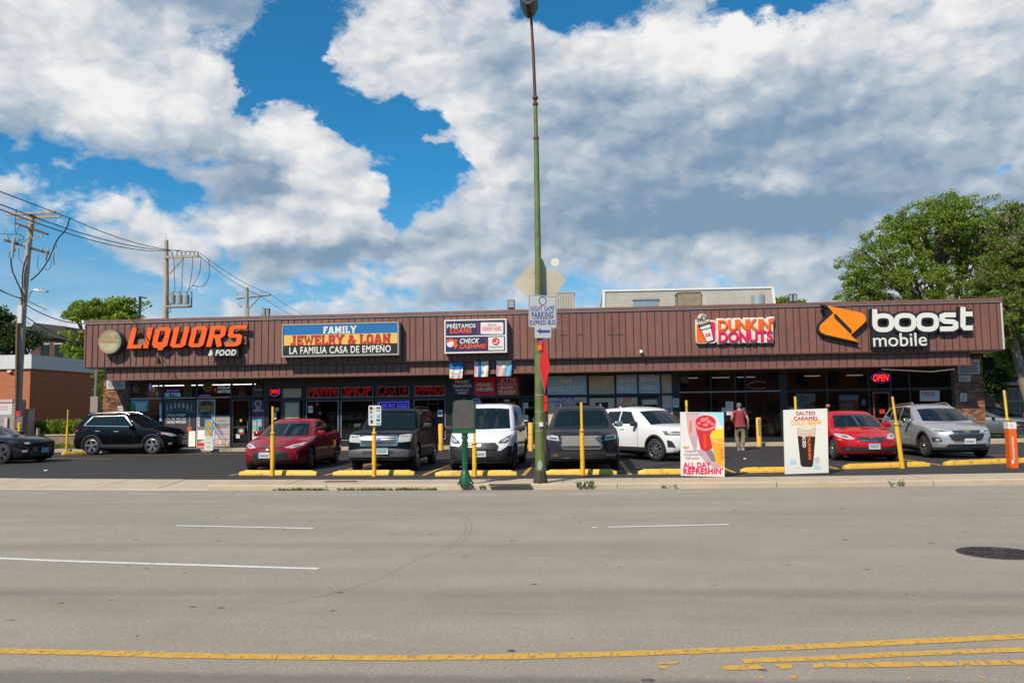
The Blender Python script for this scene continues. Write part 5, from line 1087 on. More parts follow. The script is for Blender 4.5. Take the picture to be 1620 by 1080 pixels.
# --- two upright banner stands on the walkway
def banner(label, px0, px1, pt, pb, Y, z0, double=False):
    a, b = P(px0, pt, Y), P(px1, pb, Y); c = (a.x + b.x) / 2; h = a.z - b.z; w = b.x - a.x
    t = thing('banner_stand', label, 'banner stand', (c, Y, b.z), 0)
    MB().bb((-w / 2, 0, 0), (w / 2, .03, h)).build('panel', K['white'], t)
    MB().bb((-w / 2 + .003, -.004, h * .48), (w / 2 - .003, 0, h)).build('blue_print', K['sky'], t)
    for zc in (.84, .6): g = MB(); g.lathe([(w * .36, -.007), (w * .36, 0)], 20, (0, 0, h * zc), 'Y'); g.build('yellow_disc', K['juice'], t)
    for zc in (.42, .36, .28, .24, .14, .10): MB().bb((-w * .3, -.004, h * zc), (w * .3, 0, h * zc + .02)).build('print_row', K['grey'], t)
    MB().bb((-w / 2 - .02, -.12, 0), (w / 2 + .02, .15, .02)).build('base_plate', m_blk, t)
banner('pale blue and white banner stand with yellow discs by the black suv', 324, 336.5, 663, 713, 34.8, 0)
banner('left of two narrow blue banner stands beside the dark red sedan', 399.5, 405.5, 664, 705, 35.3, 0); banner('right of two narrow blue banner stands beside the dark red sedan', 407, 413.5, 663, 704, 35.6, 0)
# ------------------------------------------------------------------ cars
def paint(name, c, metal=.0, rough=.28, coat=.8): return mat(name, c, .45 if not metal else rough, metal, coat=coat, spec=.06)
m_gl = mat('car_glass', (.008, .014, .015), .02, spec=.42)
m_rub = mat('tyre_rubber', (.018, .018, .019), .8); m_pla = mat('black_plastic', (.022, .022, .023), .6); m_arch = mat('arch_black', (.006, .006, .006), .95)
m_chr = mat('chrome', (.70, .67, .62), .22, 1.0); m_rim = mat('alloy_rim', (.55, .55, .56), .28, .9); m_rimd = mat('dark_alloy', (.10, .10, .10), .35, .6)
m_hl = mat('headlight_lens', (.50, .50, .47), .15, .1, coat=.8); m_hld = mat('headlight_dark', (.10, .10, .11), .1, .3, coat=1.0); m_amb = mat('amber_lens', (.65, .20, .02), .2, coat=1.); m_tail = mat('tail_lens', (.35, .01, .01), .15, coat=1.)
m_plate = mat('plate_white', (.62, .64, .66), .5); m_pblue = mat('plate_blue', (.20, .42, .60), .5); m_seat = mat('seat_shape', (.05, .05, .055), .7); m_gap = mat('panel_gap', (.004, .004, .004), .9)
def grid_axis(h, r, n):
    inner = np.linspace(-h + r, h - r, n); e = r * (1 - np.cos(np.linspace(0, math.pi / 2, 5)[:-1])) * 0 + np.linspace(0, r, 5)[:-1]
    return np.concatenate([-h + e, inner, (h - e)[::-1]])
def rbox(hx, hy, hz, r, nx, ny, nz):
    X, Y, Z = grid_axis(hx, r, nx), grid_axis(hy, r, ny), grid_axis(hz, r, nz); idx = {}; vs = []; fs = []
    def vid(i, j, k):
        key = (i, j, k)
        if key not in idx:
            p = np.array((X[i], Y[j], Z[k])); q = np.clip(p, (-hx + r, -hy + r, -hz + r), (hx - r, hy - r, hz - r)); d = p - q; L = np.linalg.norm(d)
            idx[key] = len(vs); vs.append(q + d / L * r if L > 1e-9 else p)
        return idx[key]
    a, b, c = len(X) - 1, len(Y) - 1, len(Z) - 1
    for i in range(a):
        for j in range(b): fs.append((vid(i, j, 0), vid(i, j + 1, 0), vid(i + 1, j + 1, 0), vid(i + 1, j, 0))); fs.append((vid(i, j, c), vid(i + 1, j, c), vid(i + 1, j + 1, c), vid(i, j + 1, c)))
    for i in range(a):
        for k in range(c): fs.append((vid(i, 0, k), vid(i + 1, 0, k), vid(i + 1, 0, k + 1), vid(i, 0, k + 1))); fs.append((vid(i, b, k), vid(i, b, k + 1), vid(i + 1, b, k + 1), vid(i + 1, b, k)))
    for j in range(b):
        for k in range(c): fs.append((vid(0, j, k), vid(0, j, k + 1), vid(0, j + 1, k + 1), vid(0, j + 1, k))); fs.append((vid(a, j, k), vid(a, j + 1, k), vid(a, j + 1, k + 1), vid(a, j, k + 1)))
    return np.array(vs), fs
def sm(t): t = np.clip(t, 0, 1); return t * t * (3 - 2 * t)
def conform(poly, axis, bvhs, off=.004, sink=.02, grid=.045, sign=-1):
    """shell over the body: poly in (x, z) seen along y (axis 'y') or (y, z) seen along x (axis 'x'); 'z': (x, y) from above"""
    bm = bmesh.new()
    mk = {'y': lambda a, b: (a, 0, b), 'x': lambda a, b: (0, a, b), 'z': lambda a, b: (a, b, 0)}[axis]
    vs = [bm.verts.new(mk(*p)) for p in poly]
    try: bm.faces.new(vs)
    except ValueError: bm.free(); return [], []
    bmesh.ops.triangulate(bm, faces=bm.faces[:])
    A = np.array(poly); lo, hi = A.min(0), A.max(0)
    dirs = {'y': ((1, 0, 0), (0, 0, 1)), 'x': ((0, 1, 0), (0, 0, 1)), 'z': ((1, 0, 0), (0, 1, 0))}[axis]
    for k in (0, 1):
        n = int((hi[k] - lo[k]) / grid)
        for i in range(1, n + 1):
            c = lo[k] + (hi[k] - lo[k]) * i / (n + 1); co = Vector(dirs[k]) * c
            bmesh.ops.bisect_plane(bm, geom=bm.verts[:] + bm.edges[:] + bm.faces[:], plane_co=co, plane_no=dirs[k])
    D = {'y': Vector((0, -sign, 0)), 'x': Vector((-sign, 0, 0)), 'z': Vector((0, 0, -1))}[axis]     # ray travels along D
    start = -D * 12; miss = []
    bm.verts.index_update()
    ds = []
    for v in bm.verts:
        best = None
        for bv in bvhs:
            h = bv.ray_cast(v.co + start, D)
            if h[0] is not None and (best is None or h[3] < best): best = h[3]
        ds.append(best)
    ok = [d for d in ds if d is not None]
    if not ok: bm.free(); return [], []
    for v in bm.verts:
        d = ds[v.index]
        if d is None:       # beyond the outline: take the nearest hit
            j = min((w for w in bm.verts if ds[w.index] is not None), key=lambda w: (w.co - v.co).length_squared); d = ds[j.index]; lo_, hi_ = 0., 1.; base = j.co.copy()
            for _ in range(9):
                md_ = (lo_ + hi_) / 2; pt = j.co.lerp(v.co, md_); bb_ = None
                for bv in bvhs:
                    h = bv.ray_cast(pt + start, D)
                    if h[0] is not None and (bb_ is None or h[3] < bb_): bb_ = h[3]
                if bb_ is None: hi_ = md_
                else: lo_ = md_; base = pt; d = bb_
            miss.append((v, base, d))
    newco = {}
    for v in bm.verts:
        d = ds[v.index]
        if d is not None: newco[v.index] = v.co + start + D * (d - off)
    for v, base, d in miss: newco[v.index] = base + start + D * (d - off)
    vs_ = [newco[v.index] for v in bm.verts]; fs = [tuple(w.index for w in f.verts) for f in bm.faces]
    n = len(vs_); be = [(e.verts[0].index, e.verts[1].index) for e in bm.edges if len(e.link_faces) == 1]
    ring = {}; 
    for a, b in be:
        for q in (a, b):
            if q not in ring: ring[q] = n + len(ring)
    vs_ += [None] * len(ring)
    for q, i in ring.items(): vs_[i] = vs_[q] + D * (sink + off)
    for a, b in be: fs.append((a, b, ring[b], ring[a]))
    bm.free(); return vs_, fs
def poly_ring(cy, cz, r0, r1, a0, a1, n=14):
    A = [rad(a0 + (a1 - a0) * i / n) for i in range(n + 1)]
    return [(cy + r1 * math.cos(a), cz + r1 * math.sin(a)) for a in A] + [(cy + r0 * math.cos(a), cz + r0 * math.sin(a)) for a in reversed(A)]
def interp(pts, x): return np.interp(x, [p[0] for p in pts], [p[1] for p in pts])
CARSPEC = {}
def make_car(name, label, S, at, rz, z=LOT - .012, group=None):
    """S: dimensions and shape of the car; y runs from the nose (-) to the tail, origin on the ground under the front axle"""
    Lc, Wc, Hc = S['L'], S['W'], S['H']; ofr = S['ofr']; wb = S['wb']; R = S['r']
    t = thing(name, label, S.get('cat', 'car'), (at[0], at[1], z), rz, group)
    pm = S['paint']; zb = S.get('zb', .2); y0 = -ofr; fp, rp_ = S['fprof'], S['rprof']
    # lower body
    vs, fs = rbox(1, 1, 1, S.get('br', .16), 14, 34, 9)
    hz = (vs[:, 2] + 1) / 2
    a = vs[:, 0]; b = (vs[:, 1] + 1) / 2
    def bodyshape(a, b, c):
        topz = interp(S['top'], b * Lc)
        zz = zb + c * (topz - zb)
        zz = zz + np.where(c > .93, (1 - a ** 2) * S.get('crown', .035) * sm((c - .8) / .2), 0)
        yf = interp(fp, zz) + S.get('bowf', .22) * np.abs(a) ** 2.6; yr = Lc - interp(rp_, zz) - S.get('bowr', .16) * np.abs(a) ** 2.6
        y = y0 + yf + b * (yr - yf)
        ws = interp(S['sect'], zz / Hc); x = a * Wc / 2 * ws * interp(S['plan'], b * Lc)
        return x, y, zz
    x, y, zz = bodyshape(a, b, hz)
    lower = np.where(hz < .25, zz, zz)
    me = bpy.data.meshes.new('body'); me.from_pydata(np.stack([x, y, zz], 1).tolist(), [], fs)
    bm = bmesh.new(); bm.from_mesh(me); bmesh.ops.recalc_face_normals(bm, faces=bm.faces); bv_body = BVHTree.FromBMesh(bm); bm.to_mesh(me); bm.free()
    for m_ in (pm, m_arch): me.materials.append(m_)
    body = link('body', me, t)
    # wheel arches cut with cylinders
    cut = MB()
    for yy in (0, wb):
        for s_ in (-1, 1):
            g = MB(); g.lathe([(R + .055, 0), (R + .055, .62)], 28, axis='X'); xo = s_ * (Wc / 2 + .25)
            g.v = [(xo - s_ * v[0] if True else 0, v[1] + yy, v[2] + R) for v in g.v]
            if s_ > 0: pass
            cut.add(g.v, g.f, 1)
    cme = cut.mesh(); bm = bmesh.new(); bm.from_mesh(cme); bmesh.ops.recalc_face_normals(bm, faces=bm.faces); bm.to_mesh(cme); bm.free()
    for m_ in (pm, m_arch): cme.materials.append(m_)
    co = bpy.data.objects.new('cutter', cme); COL.objects.link(co)
    bo = bpy.data.objects.new('tmp', me); COL.objects.link(bo)
    md = bo.modifiers.new('b', 'BOOLEAN'); md.object = co; md.operation = 'DIFFERENCE'; md.solver = 'EXACT'
    dg = bpy.context.evaluated_depsgraph_get(); nm = bpy.data.meshes.new_from_object(bo.evaluated_get(dg))
    for q in (bo, co): COL.objects.unlink(q); bpy.data.objects.remove(q)
    nm.shade_smooth(); nm.set_sharp_from_angle(angle=rad(38)); body.data = nm
    # cabin
    C = S['cab']; vs, fs = rbox(1, 1, 1, .17, 12, 16, 8); a, b, c = vs[:, 0], (vs[:, 1] + 1) / 2, (vs[:, 2] + 1) / 2
    zc0 = C['z0'] - .10; z1 = C['z1']
    zz = zc0 + c * (z1 - zc0)
    k = (zz - C['z0']) / (z1 - C['z0'])
    yf = C['f0'] + (C['f1'] - C['f0']) * k + C.get('bow', .22) * np.abs(a) ** 2.4 * (1 - .3 * k); yr = C['r0'] + (C['r1'] - C['r0']) * k - .12 * np.abs(a) ** 2.4
    y = y0 + yf + b * (yr - yf); wf = C['w0'] + (C['w1'] - C['w0']) * np.clip(k, -.2, 1) ** 1.0 + C.get('bulge', .02) * np.sin(np.clip(k, 0, 1) * math.pi)
    x = a * wf * (1 - .05 * np.clip((b - .6) / .4, 0, 1) ** 2)
    top_ = sm((c - .7) / .3)
    zz = zz + top_ * (interp(C['roof'], y - y0) - z1) - top_ * np.abs(a) ** 2.5 * .035
    me2 = bpy.data.meshes.new('cabin'); me2.from_pydata(np.stack([x, y, zz], 1).tolist(), [], fs)
    bm = bmesh.new(); bm.from_mesh(me2); bmesh.ops.recalc_face_normals(bm, faces=bm.faces); bv_cab = BVHTree.FromBMesh(bm); bm.to_mesh(me2); bm.free()
    me2.shade_smooth(); me2.set_sharp_from_angle(angle=rad(50)); cabin = link('cabin', me2, t, pm)
    both = [bv_body, bv_cab]
    def P2(nm_, poly, axis, m, parent=None, sign=-1, off=.006, sink=.02, grid=.045, which=None):
        v_, f_ = conform(poly, axis, which or both, off, sink, grid, sign)
        if not v_: return None
        g = MB(); g.add(v_, f_); return g.build(nm_, m, parent if parent else t, smooth=35)
    def front(nm_, poly, m, mirror=True, **k_):
        o1 = P2(nm_, poly, 'y', m, **k_)
        if mirror: P2(nm_, [(-px, pz) for px, pz in reversed(poly)], 'y', m, **k_)
        return o1
    # glass
    g0, g1 = C['z0'] + .03, z1 - .10
    wk = lambda z_: C['w0'] + (C['w1'] - C['w0']) * (z_ - C['z0']) / (z1 - C['z0'])
    ws0, ws1 = wk(g0) - .10, wk(g1) - .08
    P2('windscreen', [(-ws0, g0 - .03), (0, g0 - .05), (ws0, g0 - .03), (ws1, g1), (ws1 * .5, g1 + .025), (0, g1 + .03), (-ws1 * .5, g1 + .025), (-ws1, g1)], 'y', m_gl, which=[bv_cab])
    if S.get('seats', True):
        pass
    P2('rear_window', [(-ws0 + .08, g0 + .06), (ws0 - .08, g0 + .06), (ws1 - .04, g1 - .02), (-ws1 + .04, g1 - .02)], 'y', m_gl, sign=1, which=[bv_cab])
    for wpoly in S['side']:
        for s_ in (-1, 1):
            P2('side_window', [(py + y0, pz) for py, pz in wpoly], 'x', m_gl, sign=s_, which=[bv_cab])
    if S.get('win_trim'):
        for s_ in (-1, 1): 
            for tp in S['win_trim']: P2('window_trim', [(py + y0, pz) for py, pz in tp], 'x', S.get('trim_m', m_chr), sign=s_, off=.008)
    # panel gaps, handles, sills
    for gp_ in S['gaps']:
        for s_ in (-1, 1):
            (ya_, za_), (yb_, zb_) = gp_; n_ = Vector((zb_ - za_, -(yb_ - ya_))).normalized() * .007
            P2('door_gap', [(ya_ + y0 + n_.x, za_ + n_.y), (yb_ + y0 + n_.x, zb_ + n_.y), (yb_ + y0 - n_.x, zb_ - n_.y), (ya_ + y0 - n_.x, za_ - n_.y)], 'x', m_gap, sign=s_, off=.002, sink=.003, which=[bv_body])
    for hy, hz_ in S['handles']:
        for s_ in (-1, 1): P2('door_handle', [(hy + y0 - .10, hz_ - .016), (hy + y0 + .10, hz_ - .016), (hy + y0 + .10, hz_ + .016), (hy + y0 - .10, hz_ + .016)], 'x', S.get('handle_m', pm), sign=s_, off=.035, sink=.03, which=[bv_body])
    if S.get('clad'):
        cz = S['clad']
        for s_ in (-1, 1):
            P2('sill_cladding', [(R + .05, zb + .015), (wb - R - .05, zb + .015), (wb - R - .05, cz), (R + .05, cz)], 'x', m_pla, sign=s_, off=.012, which=[bv_body])
            for yy in (0, wb): P2('arch_trim', poly_ring(yy, R, R + .045, R + .105, -12 if True else 0, 192), 'x', m_pla, sign=s_, off=.014, sink=.03, which=[bv_body])
    # front details
    for it in S['front']:
        nm_, poly, m_ = it[:3]; k_ = it[3] if len(it) > 3 else {}
        k_ = dict(k_); mir = k_.pop('mirror', True)
        front(nm_, poly, m_, mirror=mir, **k_)
    for it in S.get('rear', []): 
        for sg in (1, -1): P2(it[0], [(sg * px, pz) for px, pz in it[1]][::sg], 'y', it[2], sign=1)
    # licence plate
    if S.get('plate'):
        px, pz, pm_ = S['plate']; h = bv_body.ray_cast(Vector((px, -9, pz)), Vector((0, 1, 0)))[0]; yp = (h.y if h else y0) - S.get('plate_off', .03)
        g = MB(); g.bb((px - .155, yp, pz - .078), (px + .155, yp + .02, pz + .078)); po = g.build('licence_plate', m_plate, t)
        g = MB(); g.bb((px - .15, yp - .003, pz + .025), (px + .15, yp, pz + .07)); g.build('plate_band', pm_, po)
        g = MB()
        for i in range(7): g.bb((px - .12 + .035 * i, yp - .003, pz - .045), (px - .12 + .035 * i + .018, yp, pz + .015))
        g.build('plate_mark', m_pla, po)
    # mirrors
    my, mz = S['mirror']; mw = S.get('mirror_w', wk(g0) + .0)
    for s_ in (-1, 1):
        vs, fs = rbox(.12, .07, .075, .05, 3, 3, 3); g = MB(); g.add([(v[0] + s_ * (mw + .16), v[1] + my + y0, v[2] + mz) for v in vs], fs); mo = g.build('wing_mirror', S.get('mirror_m', pm), t, smooth=60)
        g = MB(); g.bb((s_ * (mw + .03) - .06, my + y0 - .02, mz - .05), (s_ * (mw + .03) + .06, my + y0 + .03, mz - .02)); g.build('mirror_arm', m_pla, mo)
    # wheels
    for yy in (0, wb):
        for s_ in (-1, 1):
            w_ = S.get('tw', .22); g = MB(); xo = s_ * (Wc / 2 - .03)
            steer = S.get('steer', 0) if yy == 0 else 0
            prof = [(R * .68, 0), (R * .9, .004), (R * .98, .03), (R, .06), (R, w_ - .06), (R * .98, w_ - .03), (R * .68, w_)]
            g.lathe(prof + [(R * .3, w_), (.01, w_)], 32, axis='X', caps=False); wo = None
            cx = xo - s_ * w_ / 2; Rm = Matrix.Rotation(steer, 3, 'Z')
            tr = lambda v: tuple(Rm @ Vector(((w_ / 2 - v[0]) * s_, v[1], v[2])) + Vector((cx, yy, R)))
            g.v = [tr(v) for v in g.v]; wo = g.build('wheel', m_rub, t, smooth=40)
            g = MB(); rr = R * .70
            g.lathe([(rr, -.004), (rr - .012, -.012), (rr - .025, .0), (rr - .03, .07), (.02, .075)], 32, axis='X', caps=False); g.v = [tr(v) for v in g.v]; g.build('rim_barrel', m_rimd, wo, smooth=40)
            g = MB(); ns = S.get('spokes', 5); sw = S.get('spw', .055)
            for i in range(ns):
                A = 2 * math.pi * i / ns + .2
                for dA in ((-.13, .13) if S.get('split') else (0,)):
                    a2 = A + dA; p0 = (math.cos(A) * .05, math.sin(A) * .05); p1 = (math.cos(a2) * (rr - .015), math.sin(a2) * (rr - .015)); nn = (-math.sin(a2) * sw / 2, math.cos(a2) * sw / 2)
                    v8 = []
                    for (q0, q1, xx) in ((p0, p1, -.002), (p0, p1, .03)):
                        k1 = .75
                        v8 += [(xx + .006, q0[0] - nn[0], q0[1] - nn[1]), (xx + .006, q0[0] + nn[0], q0[1] + nn[1]), (xx, q1[0] + nn[0] * k1, q1[1] + nn[1] * k1), (xx, q1[0] - nn[0] * k1, q1[1] - nn[1] * k1)]
                    g.add(v8, [(0, 1, 2, 3), (7, 6, 5, 4), (0, 4, 5, 1), (1, 5, 6, 2), (2, 6, 7, 3), (3, 7, 4, 0)])
            g.lathe([(.06, .0), (.055, -.012), (.001, -.014)], 16, axis='X', caps=False); g.lathe([(rr + .004, -.006), (rr - .012, -.012), (rr - .016, .012)], 32, axis='X', caps=False)
            g.v = [tr(v) for v in g.v]; g.build('rim', S.get('rim', m_rim), wo, smooth=30)
    # underbody and wipers
    g = MB(); g.bb((-Wc * .38, -ofr * .6, zb - .06), (Wc * .38, wb + .5, zb + .1)); g.build('underbody', m_arch, t)
    g = MB(); yw = C['f0'] + y0 - .0
    for xs_ in (-.35, .2):
        h0 = bv_cab.ray_cast(Vector((xs_, -9, g0 - .01)), Vector((0, 1, 0)))[0]; h1 = bv_cab.ray_cast(Vector((xs_ + .48, -9, g0 + .03)), Vector((0, 1, 0)))[0]
        if h0 and h1: g.tube([h0 - Vector((0, .015, 0)), h1 - Vector((0, .015, 0))], .009, 4)
    if g.v: g.build('wiper', m_pla, t)
    if S.get('rails'):
        for s_ in (-1, 1):
            pts = []
            for i in range(9):
                yy = C['f1'] + .15 + (C['r1'] - C['f1'] - .3) * i / 8; h = bv_cab.ray_cast(Vector((s_ * (C['w1'] - .10), yy + y0, 5)), Vector((0, 0, -1)))[0]
                if h: pts.append(h + Vector((0, 0, .055 if 0 < i < 8 else .0)))
            if len(pts) > 2: MB().tube(pts, .018, 6).build('roof_rail', S['rails'], t, smooth=50)
    if S.get('extra'): S['extra'](t, bv_body, bv_cab, P2, front, y0)
    return t
SEC = [(0, .90), (.12, .955), (.25, .985), (.40, 1.0), (.52, .99), (.62, .955), (.70, .93), (1, .9)]
def rect(x0, z0, x1, z1): return [(x0, z0), (x1, z0), (x1, z1), (x0, z1)]
def bars(x0, x1, z0, z1, n, m, nm_='grille_bar', th=.016, **k):
    return [(nm_, rect(x0, z0 + (z1 - z0) * (i + .5) / n - th / 2, x1, z0 + (z1 - z0) * (i + .5) / n + th / 2), m, dict(mirror=False, off=.016, **k)) for i in range(n)]
FR = dict(mirror=False)
# --- dark red sedan
m_p = paint('paint_dark_red', (.26, .003, .012))
sedan = dict(L=4.85, W=1.82, H=1.47, ofr=.97, wb=2.775, r=.33, zb=.17, paint=m_p, top=[(0, .70), (.12, .75), (.4, .84), (1.3, .97), (1.6, 1.0), (3.6, 1.02), (4.1, 1.05), (4.85, 1.0)],
    fprof=[(.17, .10), (.3, .0), (.5, 0.0), (.62, .03), (.72, .12), (.8, .2)], rprof=[(.17, .08), (.4, .0), (.7, .02), (1.0, .08)], sect=SEC, plan=[(0, .90), (.35, .97), (1.2, 1), (3.6, 1), (4.85, .92)], bowf=.36,
    cab=dict(z0=.97, z1=1.42, f0=1.15, f1=2.05, r0=4.45, r1=3.45, w0=.83, w1=.60, roof=[(1.9, 1.405), (2.4, 1.46), (2.9, 1.47), (3.5, 1.42)]),
    side=[[(1.85, 1.02), (2.75, 1.02), (2.78, 1.36), (2.35, 1.35)], [(2.84, 1.02), (3.60, 1.04), (3.42, 1.34), (2.86, 1.36)], [(3.66, 1.05), (3.92, 1.08), (3.55, 1.30), (3.47, 1.33)]],
    gaps=[((1.75, .32), (1.72, .98)), ((2.80, .30), (2.80, 1.0)), ((3.72, .62), (3.78, 1.0)), ((1.75, .32), (3.3, .30))], handles=[(2.55, .88), (3.5, .90)], mirror=(1.78, 1.02), spokes=5, split=True, rim=m_rimd,
    plate=(-.12, .46, m_plate), front=[('headlight', [(.40, .665), (.62, .64), (.82, .72), (.86, .80), (.80, .79), (.56, .735)], m_hl), ('headlight_inner', [(.60, .67), (.74, .71), (.74, .74), (.60, .705)], m_hld, dict(off=.008)), ('upper_grille', [(-.38, .655), (.38, .655), (.36, .69), (-.36, .69)], m_pla, FR),
        ('grille', [(-.60, .27), (.60, .27), (.44, .575), (-.44, .575)], m_pla, FR), ('chrome_bar', [(-.40, .70), (0, .675), (.40, .70), (.40, .715), (0, .70), (-.40, .715)], m_chr, dict(mirror=False, off=.014)), ('badge', [(.07 * math.cos(a), .70 + .045 * math.sin(a)) for a in [2 * math.pi * i / 14 for i in range(14)]], m_chr, dict(mirror=False, off=.02)),
        ('fog_slot', [(.70, .30), (.78, .31), (.80, .47), (.74, .49)], m_pla), ('fog_chrome', [(.705, .33), (.73, .33), (.76, .49), (.74, .50)], m_chr, dict(off=.012)), ('lower_lip', [(-.66, .185), (.66, .185), (.62, .215), (-.62, .215)], m_pla, FR)] + bars(-.50, .50, .30, .54, 4, m_pla, th=.010))
def contact(px, py): q = G(px, py, LOT); return q
def place_by(frontpx, rearx, wb, side, Wc, frac=.5):
    """heading from the ground contacts of the two wheels seen on one side"""
    f = contact(*frontpx); best = None
    for i in range(-900, 901):
        h = rad(i / 10); r_ = f + Vector((-math.sin(h), math.cos(h), 0)) * wb
        d = CAM_R.transposed() @ (r_ - CAM_AT); px = 810 + FPX * d.x / -d.z
        if best is None or abs(px - rearx) < best[0]: best = (abs(px - rearx), h)
    h = best[1]; c = f + Vector((math.cos(h), math.sin(h), 0)) * (-side) * (Wc / 2 - .12)
    return (c.x, c.y), h
at, h = place_by((496.5, 740.5), 534, 2.775, 1, 1.82); sedan['W'] = 1.90
make_car('parked_car', 'dark red four door sedan parked nose out behind the first long wheel stop', sedan, (at[0] - .15, at[1] - .15), h - rad(1), group='cars parked in the lot')
# --- black four-wheel drive
m_p = paint('paint_black', (.002, .002, .003), coat=.30); m_sil = mat('silver_plastic', (.10, .10, .105), .45, .3)
suv1 = dict(cat='suv', L=4.85, W=1.86, H=1.82, ofr=.90, wb=2.89, r=.37, zb=.30, br=.10, paint=m_p, top=[(0, .98), (.15, 1.03), (.5, 1.09), (1.3, 1.15), (1.6, 1.16), (4.85, 1.16)],
    fprof=[(.30, .02), (.45, .0), (.62, .0), (.66, .05), (.9, .07), (1.0, .12)], rprof=[(.3, .05), (.6, .0), (1.15, .04)], sect=[(0, .93), (.2, .98), (.35, 1.), (.5, .99), (.62, .96), (1, .94)], plan=[(0, .95), (.3, .99), (1, 1), (4.85, .97)], bowf=.14,
    cab=dict(z0=1.13, z1=1.68, f0=1.25, f1=1.95, r0=4.82, r1=4.62, w0=.87, w1=.68, bow=.12, roof=[(1.8, 1.68), (2.6, 1.725), (4.7, 1.72)]),
    side=[[(1.85, 1.2), (2.72, 1.2), (2.72, 1.58), (2.15, 1.57)], [(2.82, 1.2), (3.62, 1.2), (3.62, 1.58), (2.82, 1.58)], [(3.74, 1.22), (4.6, 1.24), (4.5, 1.56), (3.74, 1.58)]],
    gaps=[((1.72, .42), (1.72, 1.14)), ((2.78, .42), (2.78, 1.14)), ((3.7, .75), (3.7, 1.14))], handles=[(2.55, 1.04), (3.48, 1.04)], handle_m=m_pla, mirror=(1.80, 1.22), mirror_m=m_pla, spokes=5, clad=None, rails=m_pla,
    plate=(.13, .58, m_pblue), plate_off=.10, front=[('headlight', [(.50, .80), (.84, .82), (.86, 1.0), (.80, 1.02), (.54, 1.0)], m_hl), ('indicator', [(.74, .82), (.83, .83), (.85, .99), (.76, .99)], mat('lens_cream', (.6, .5, .36), .15, coat=1.), dict(off=.008)),
        ('grille', [(-.47, .74), (.47, .74), (.48, .98), (-.48, .98)], m_pla, FR), ('grille_surround', [(-.50, .975), (.50, .975), (.50, 1.01), (-.50, 1.01)], m_chr, dict(mirror=False, off=.02)), ('grille_surround', [(-.50, .715), (.50, .715), (.50, .74), (-.50, .74)], m_chr, dict(mirror=False, off=.02)),
        ('bumper', [(-.90, .42), (.90, .42), (.92, .60), (.50, .64), (-.50, .64), (-.92, .60)], m_sil, dict(mirror=False, off=.05)), ('air_intake', [(-.42, .52), (.42, .52), (.42, .60), (-.42, .60)], m_pla, dict(mirror=False, off=.056)), ('fog_lamp', [(.58, .46), (.70, .46), (.70, .55), (.58, .55)], m_hld, dict(off=.056)),
        ('lower_valance', [(-.8, .32), (.8, .32), (.84, .40), (-.84, .40)], m_pla, FR), ('badge', [(.09 * math.cos(a), .86 + .045 * math.sin(a)) for a in [2 * math.pi * i / 14 for i in range(14)]], K['rblue'], dict(mirror=False, off=.035))] + bars(-.46, .46, .74, .98, 4, m_chr, th=.026) + [('grille_side', [(.47, .735), (.51, .735), (.51, .99), (.47, .99)], m_chr, dict(off=.02))])
at, h = place_by((656, 743), 684, 2.89, 1, 1.86)
make_car('parked_suv', 'black boxy four-wheel drive with chrome barred grille and grey bumper', suv1, at, h, group='cars parked in the lot')
# --- white van
m_p = paint('paint_white', (.74, .74, .75), .0, .35)
van = dict(cat='van', L=4.75, W=1.83, H=1.83, ofr=.86, wb=3.0, r=.325, zb=.20, br=.13, paint=m_p, top=[(0, .86), (.15, .93), (.5, 1.03), (.95, 1.13), (1.3, 1.16), (4.75, 1.18)],
    fprof=[(.2, .06), (.35, .0), (.60, .0), (.7, .05), (.85, .12), (.95, .18)], rprof=[(.2, .04), (.5, 0), (1.2, .03)], sect=[(0, .94), (.2, .98), (.35, 1.), (.55, .98), (.65, .96), (1, .93)], plan=[(0, .92), (.4, .98), (1, 1), (4.75, .99)], bowf=.28,
    cab=dict(z0=1.12, z1=1.76, f0=.80, f1=1.70, r0=4.72, r1=4.62, w0=.87, w1=.70, bow=.2, roof=[(1.5, 1.75), (2.2, 1.82), (4.7, 1.80)]),
    side=[[(1.35, 1.18), (2.40, 1.16), (2.40, 1.64), (1.85, 1.62)]], gaps=[((1.30, .35), (1.30, 1.15)), ((2.45, .35), (2.45, 1.6)), ((3.4, .35), (3.4, 1.6))], handles=[(2.3, 1.0)], handle_m=m_pla, mirror=(1.25, 1.12), mirror_m=m_pla, spokes=7, clad=.34, rim=m_rimd,
    plate=(.05, .47, m_plate), front=[('headlight', [(.52, .74), (.72, .74), (.86, .90), (.84, .97), (.74, .92), (.55, .80)], m_hld), ('headlight_lens', [(.60, .77), (.70, .78), (.78, .87), (.74, .885), (.62, .81)], m_hl, dict(off=.01)),
        ('grille', [(-.50, .55), (.50, .55), (.54, .66), (.44, .76), (-.44, .76), (-.54, .66)], m_pla, FR), ('bumper', [(-.90, .22), (.90, .22), (.93, .62), (.78, .68), (.58, .54), (-.58, .54), (-.78, .68), (-.93, .62)], m_pla, dict(mirror=False, off=.022)),
        ('air_intake', [(-.46, .28), (.46, .28), (.42, .40), (-.42, .40)], m_arch, dict(mirror=False, off=.028)), ('badge', [(.075 * math.cos(a), .70 + .035 * math.sin(a)) for a in [2 * math.pi * i / 14 for i in range(14)]], m_chr, dict(mirror=False, off=.02))] + bars(-.47, .47, .57, .75, 3, m_rimd, th=.02) + [('fog_slot', [(.62, .34), (.80, .36), (.80, .46), (.64, .44)], m_arch, dict(off=.028))],
    extra=lambda t, bb_, bc, P2, front, y0: MB().tube([(-.28, 2.0 + y0, 1.82), (-.28, 2.03 + y0, 2.06)], .008, 5).build('aerial', m_pla, t))
at, h = place_by((810, 741), 816, 3.0, 1, 1.83)
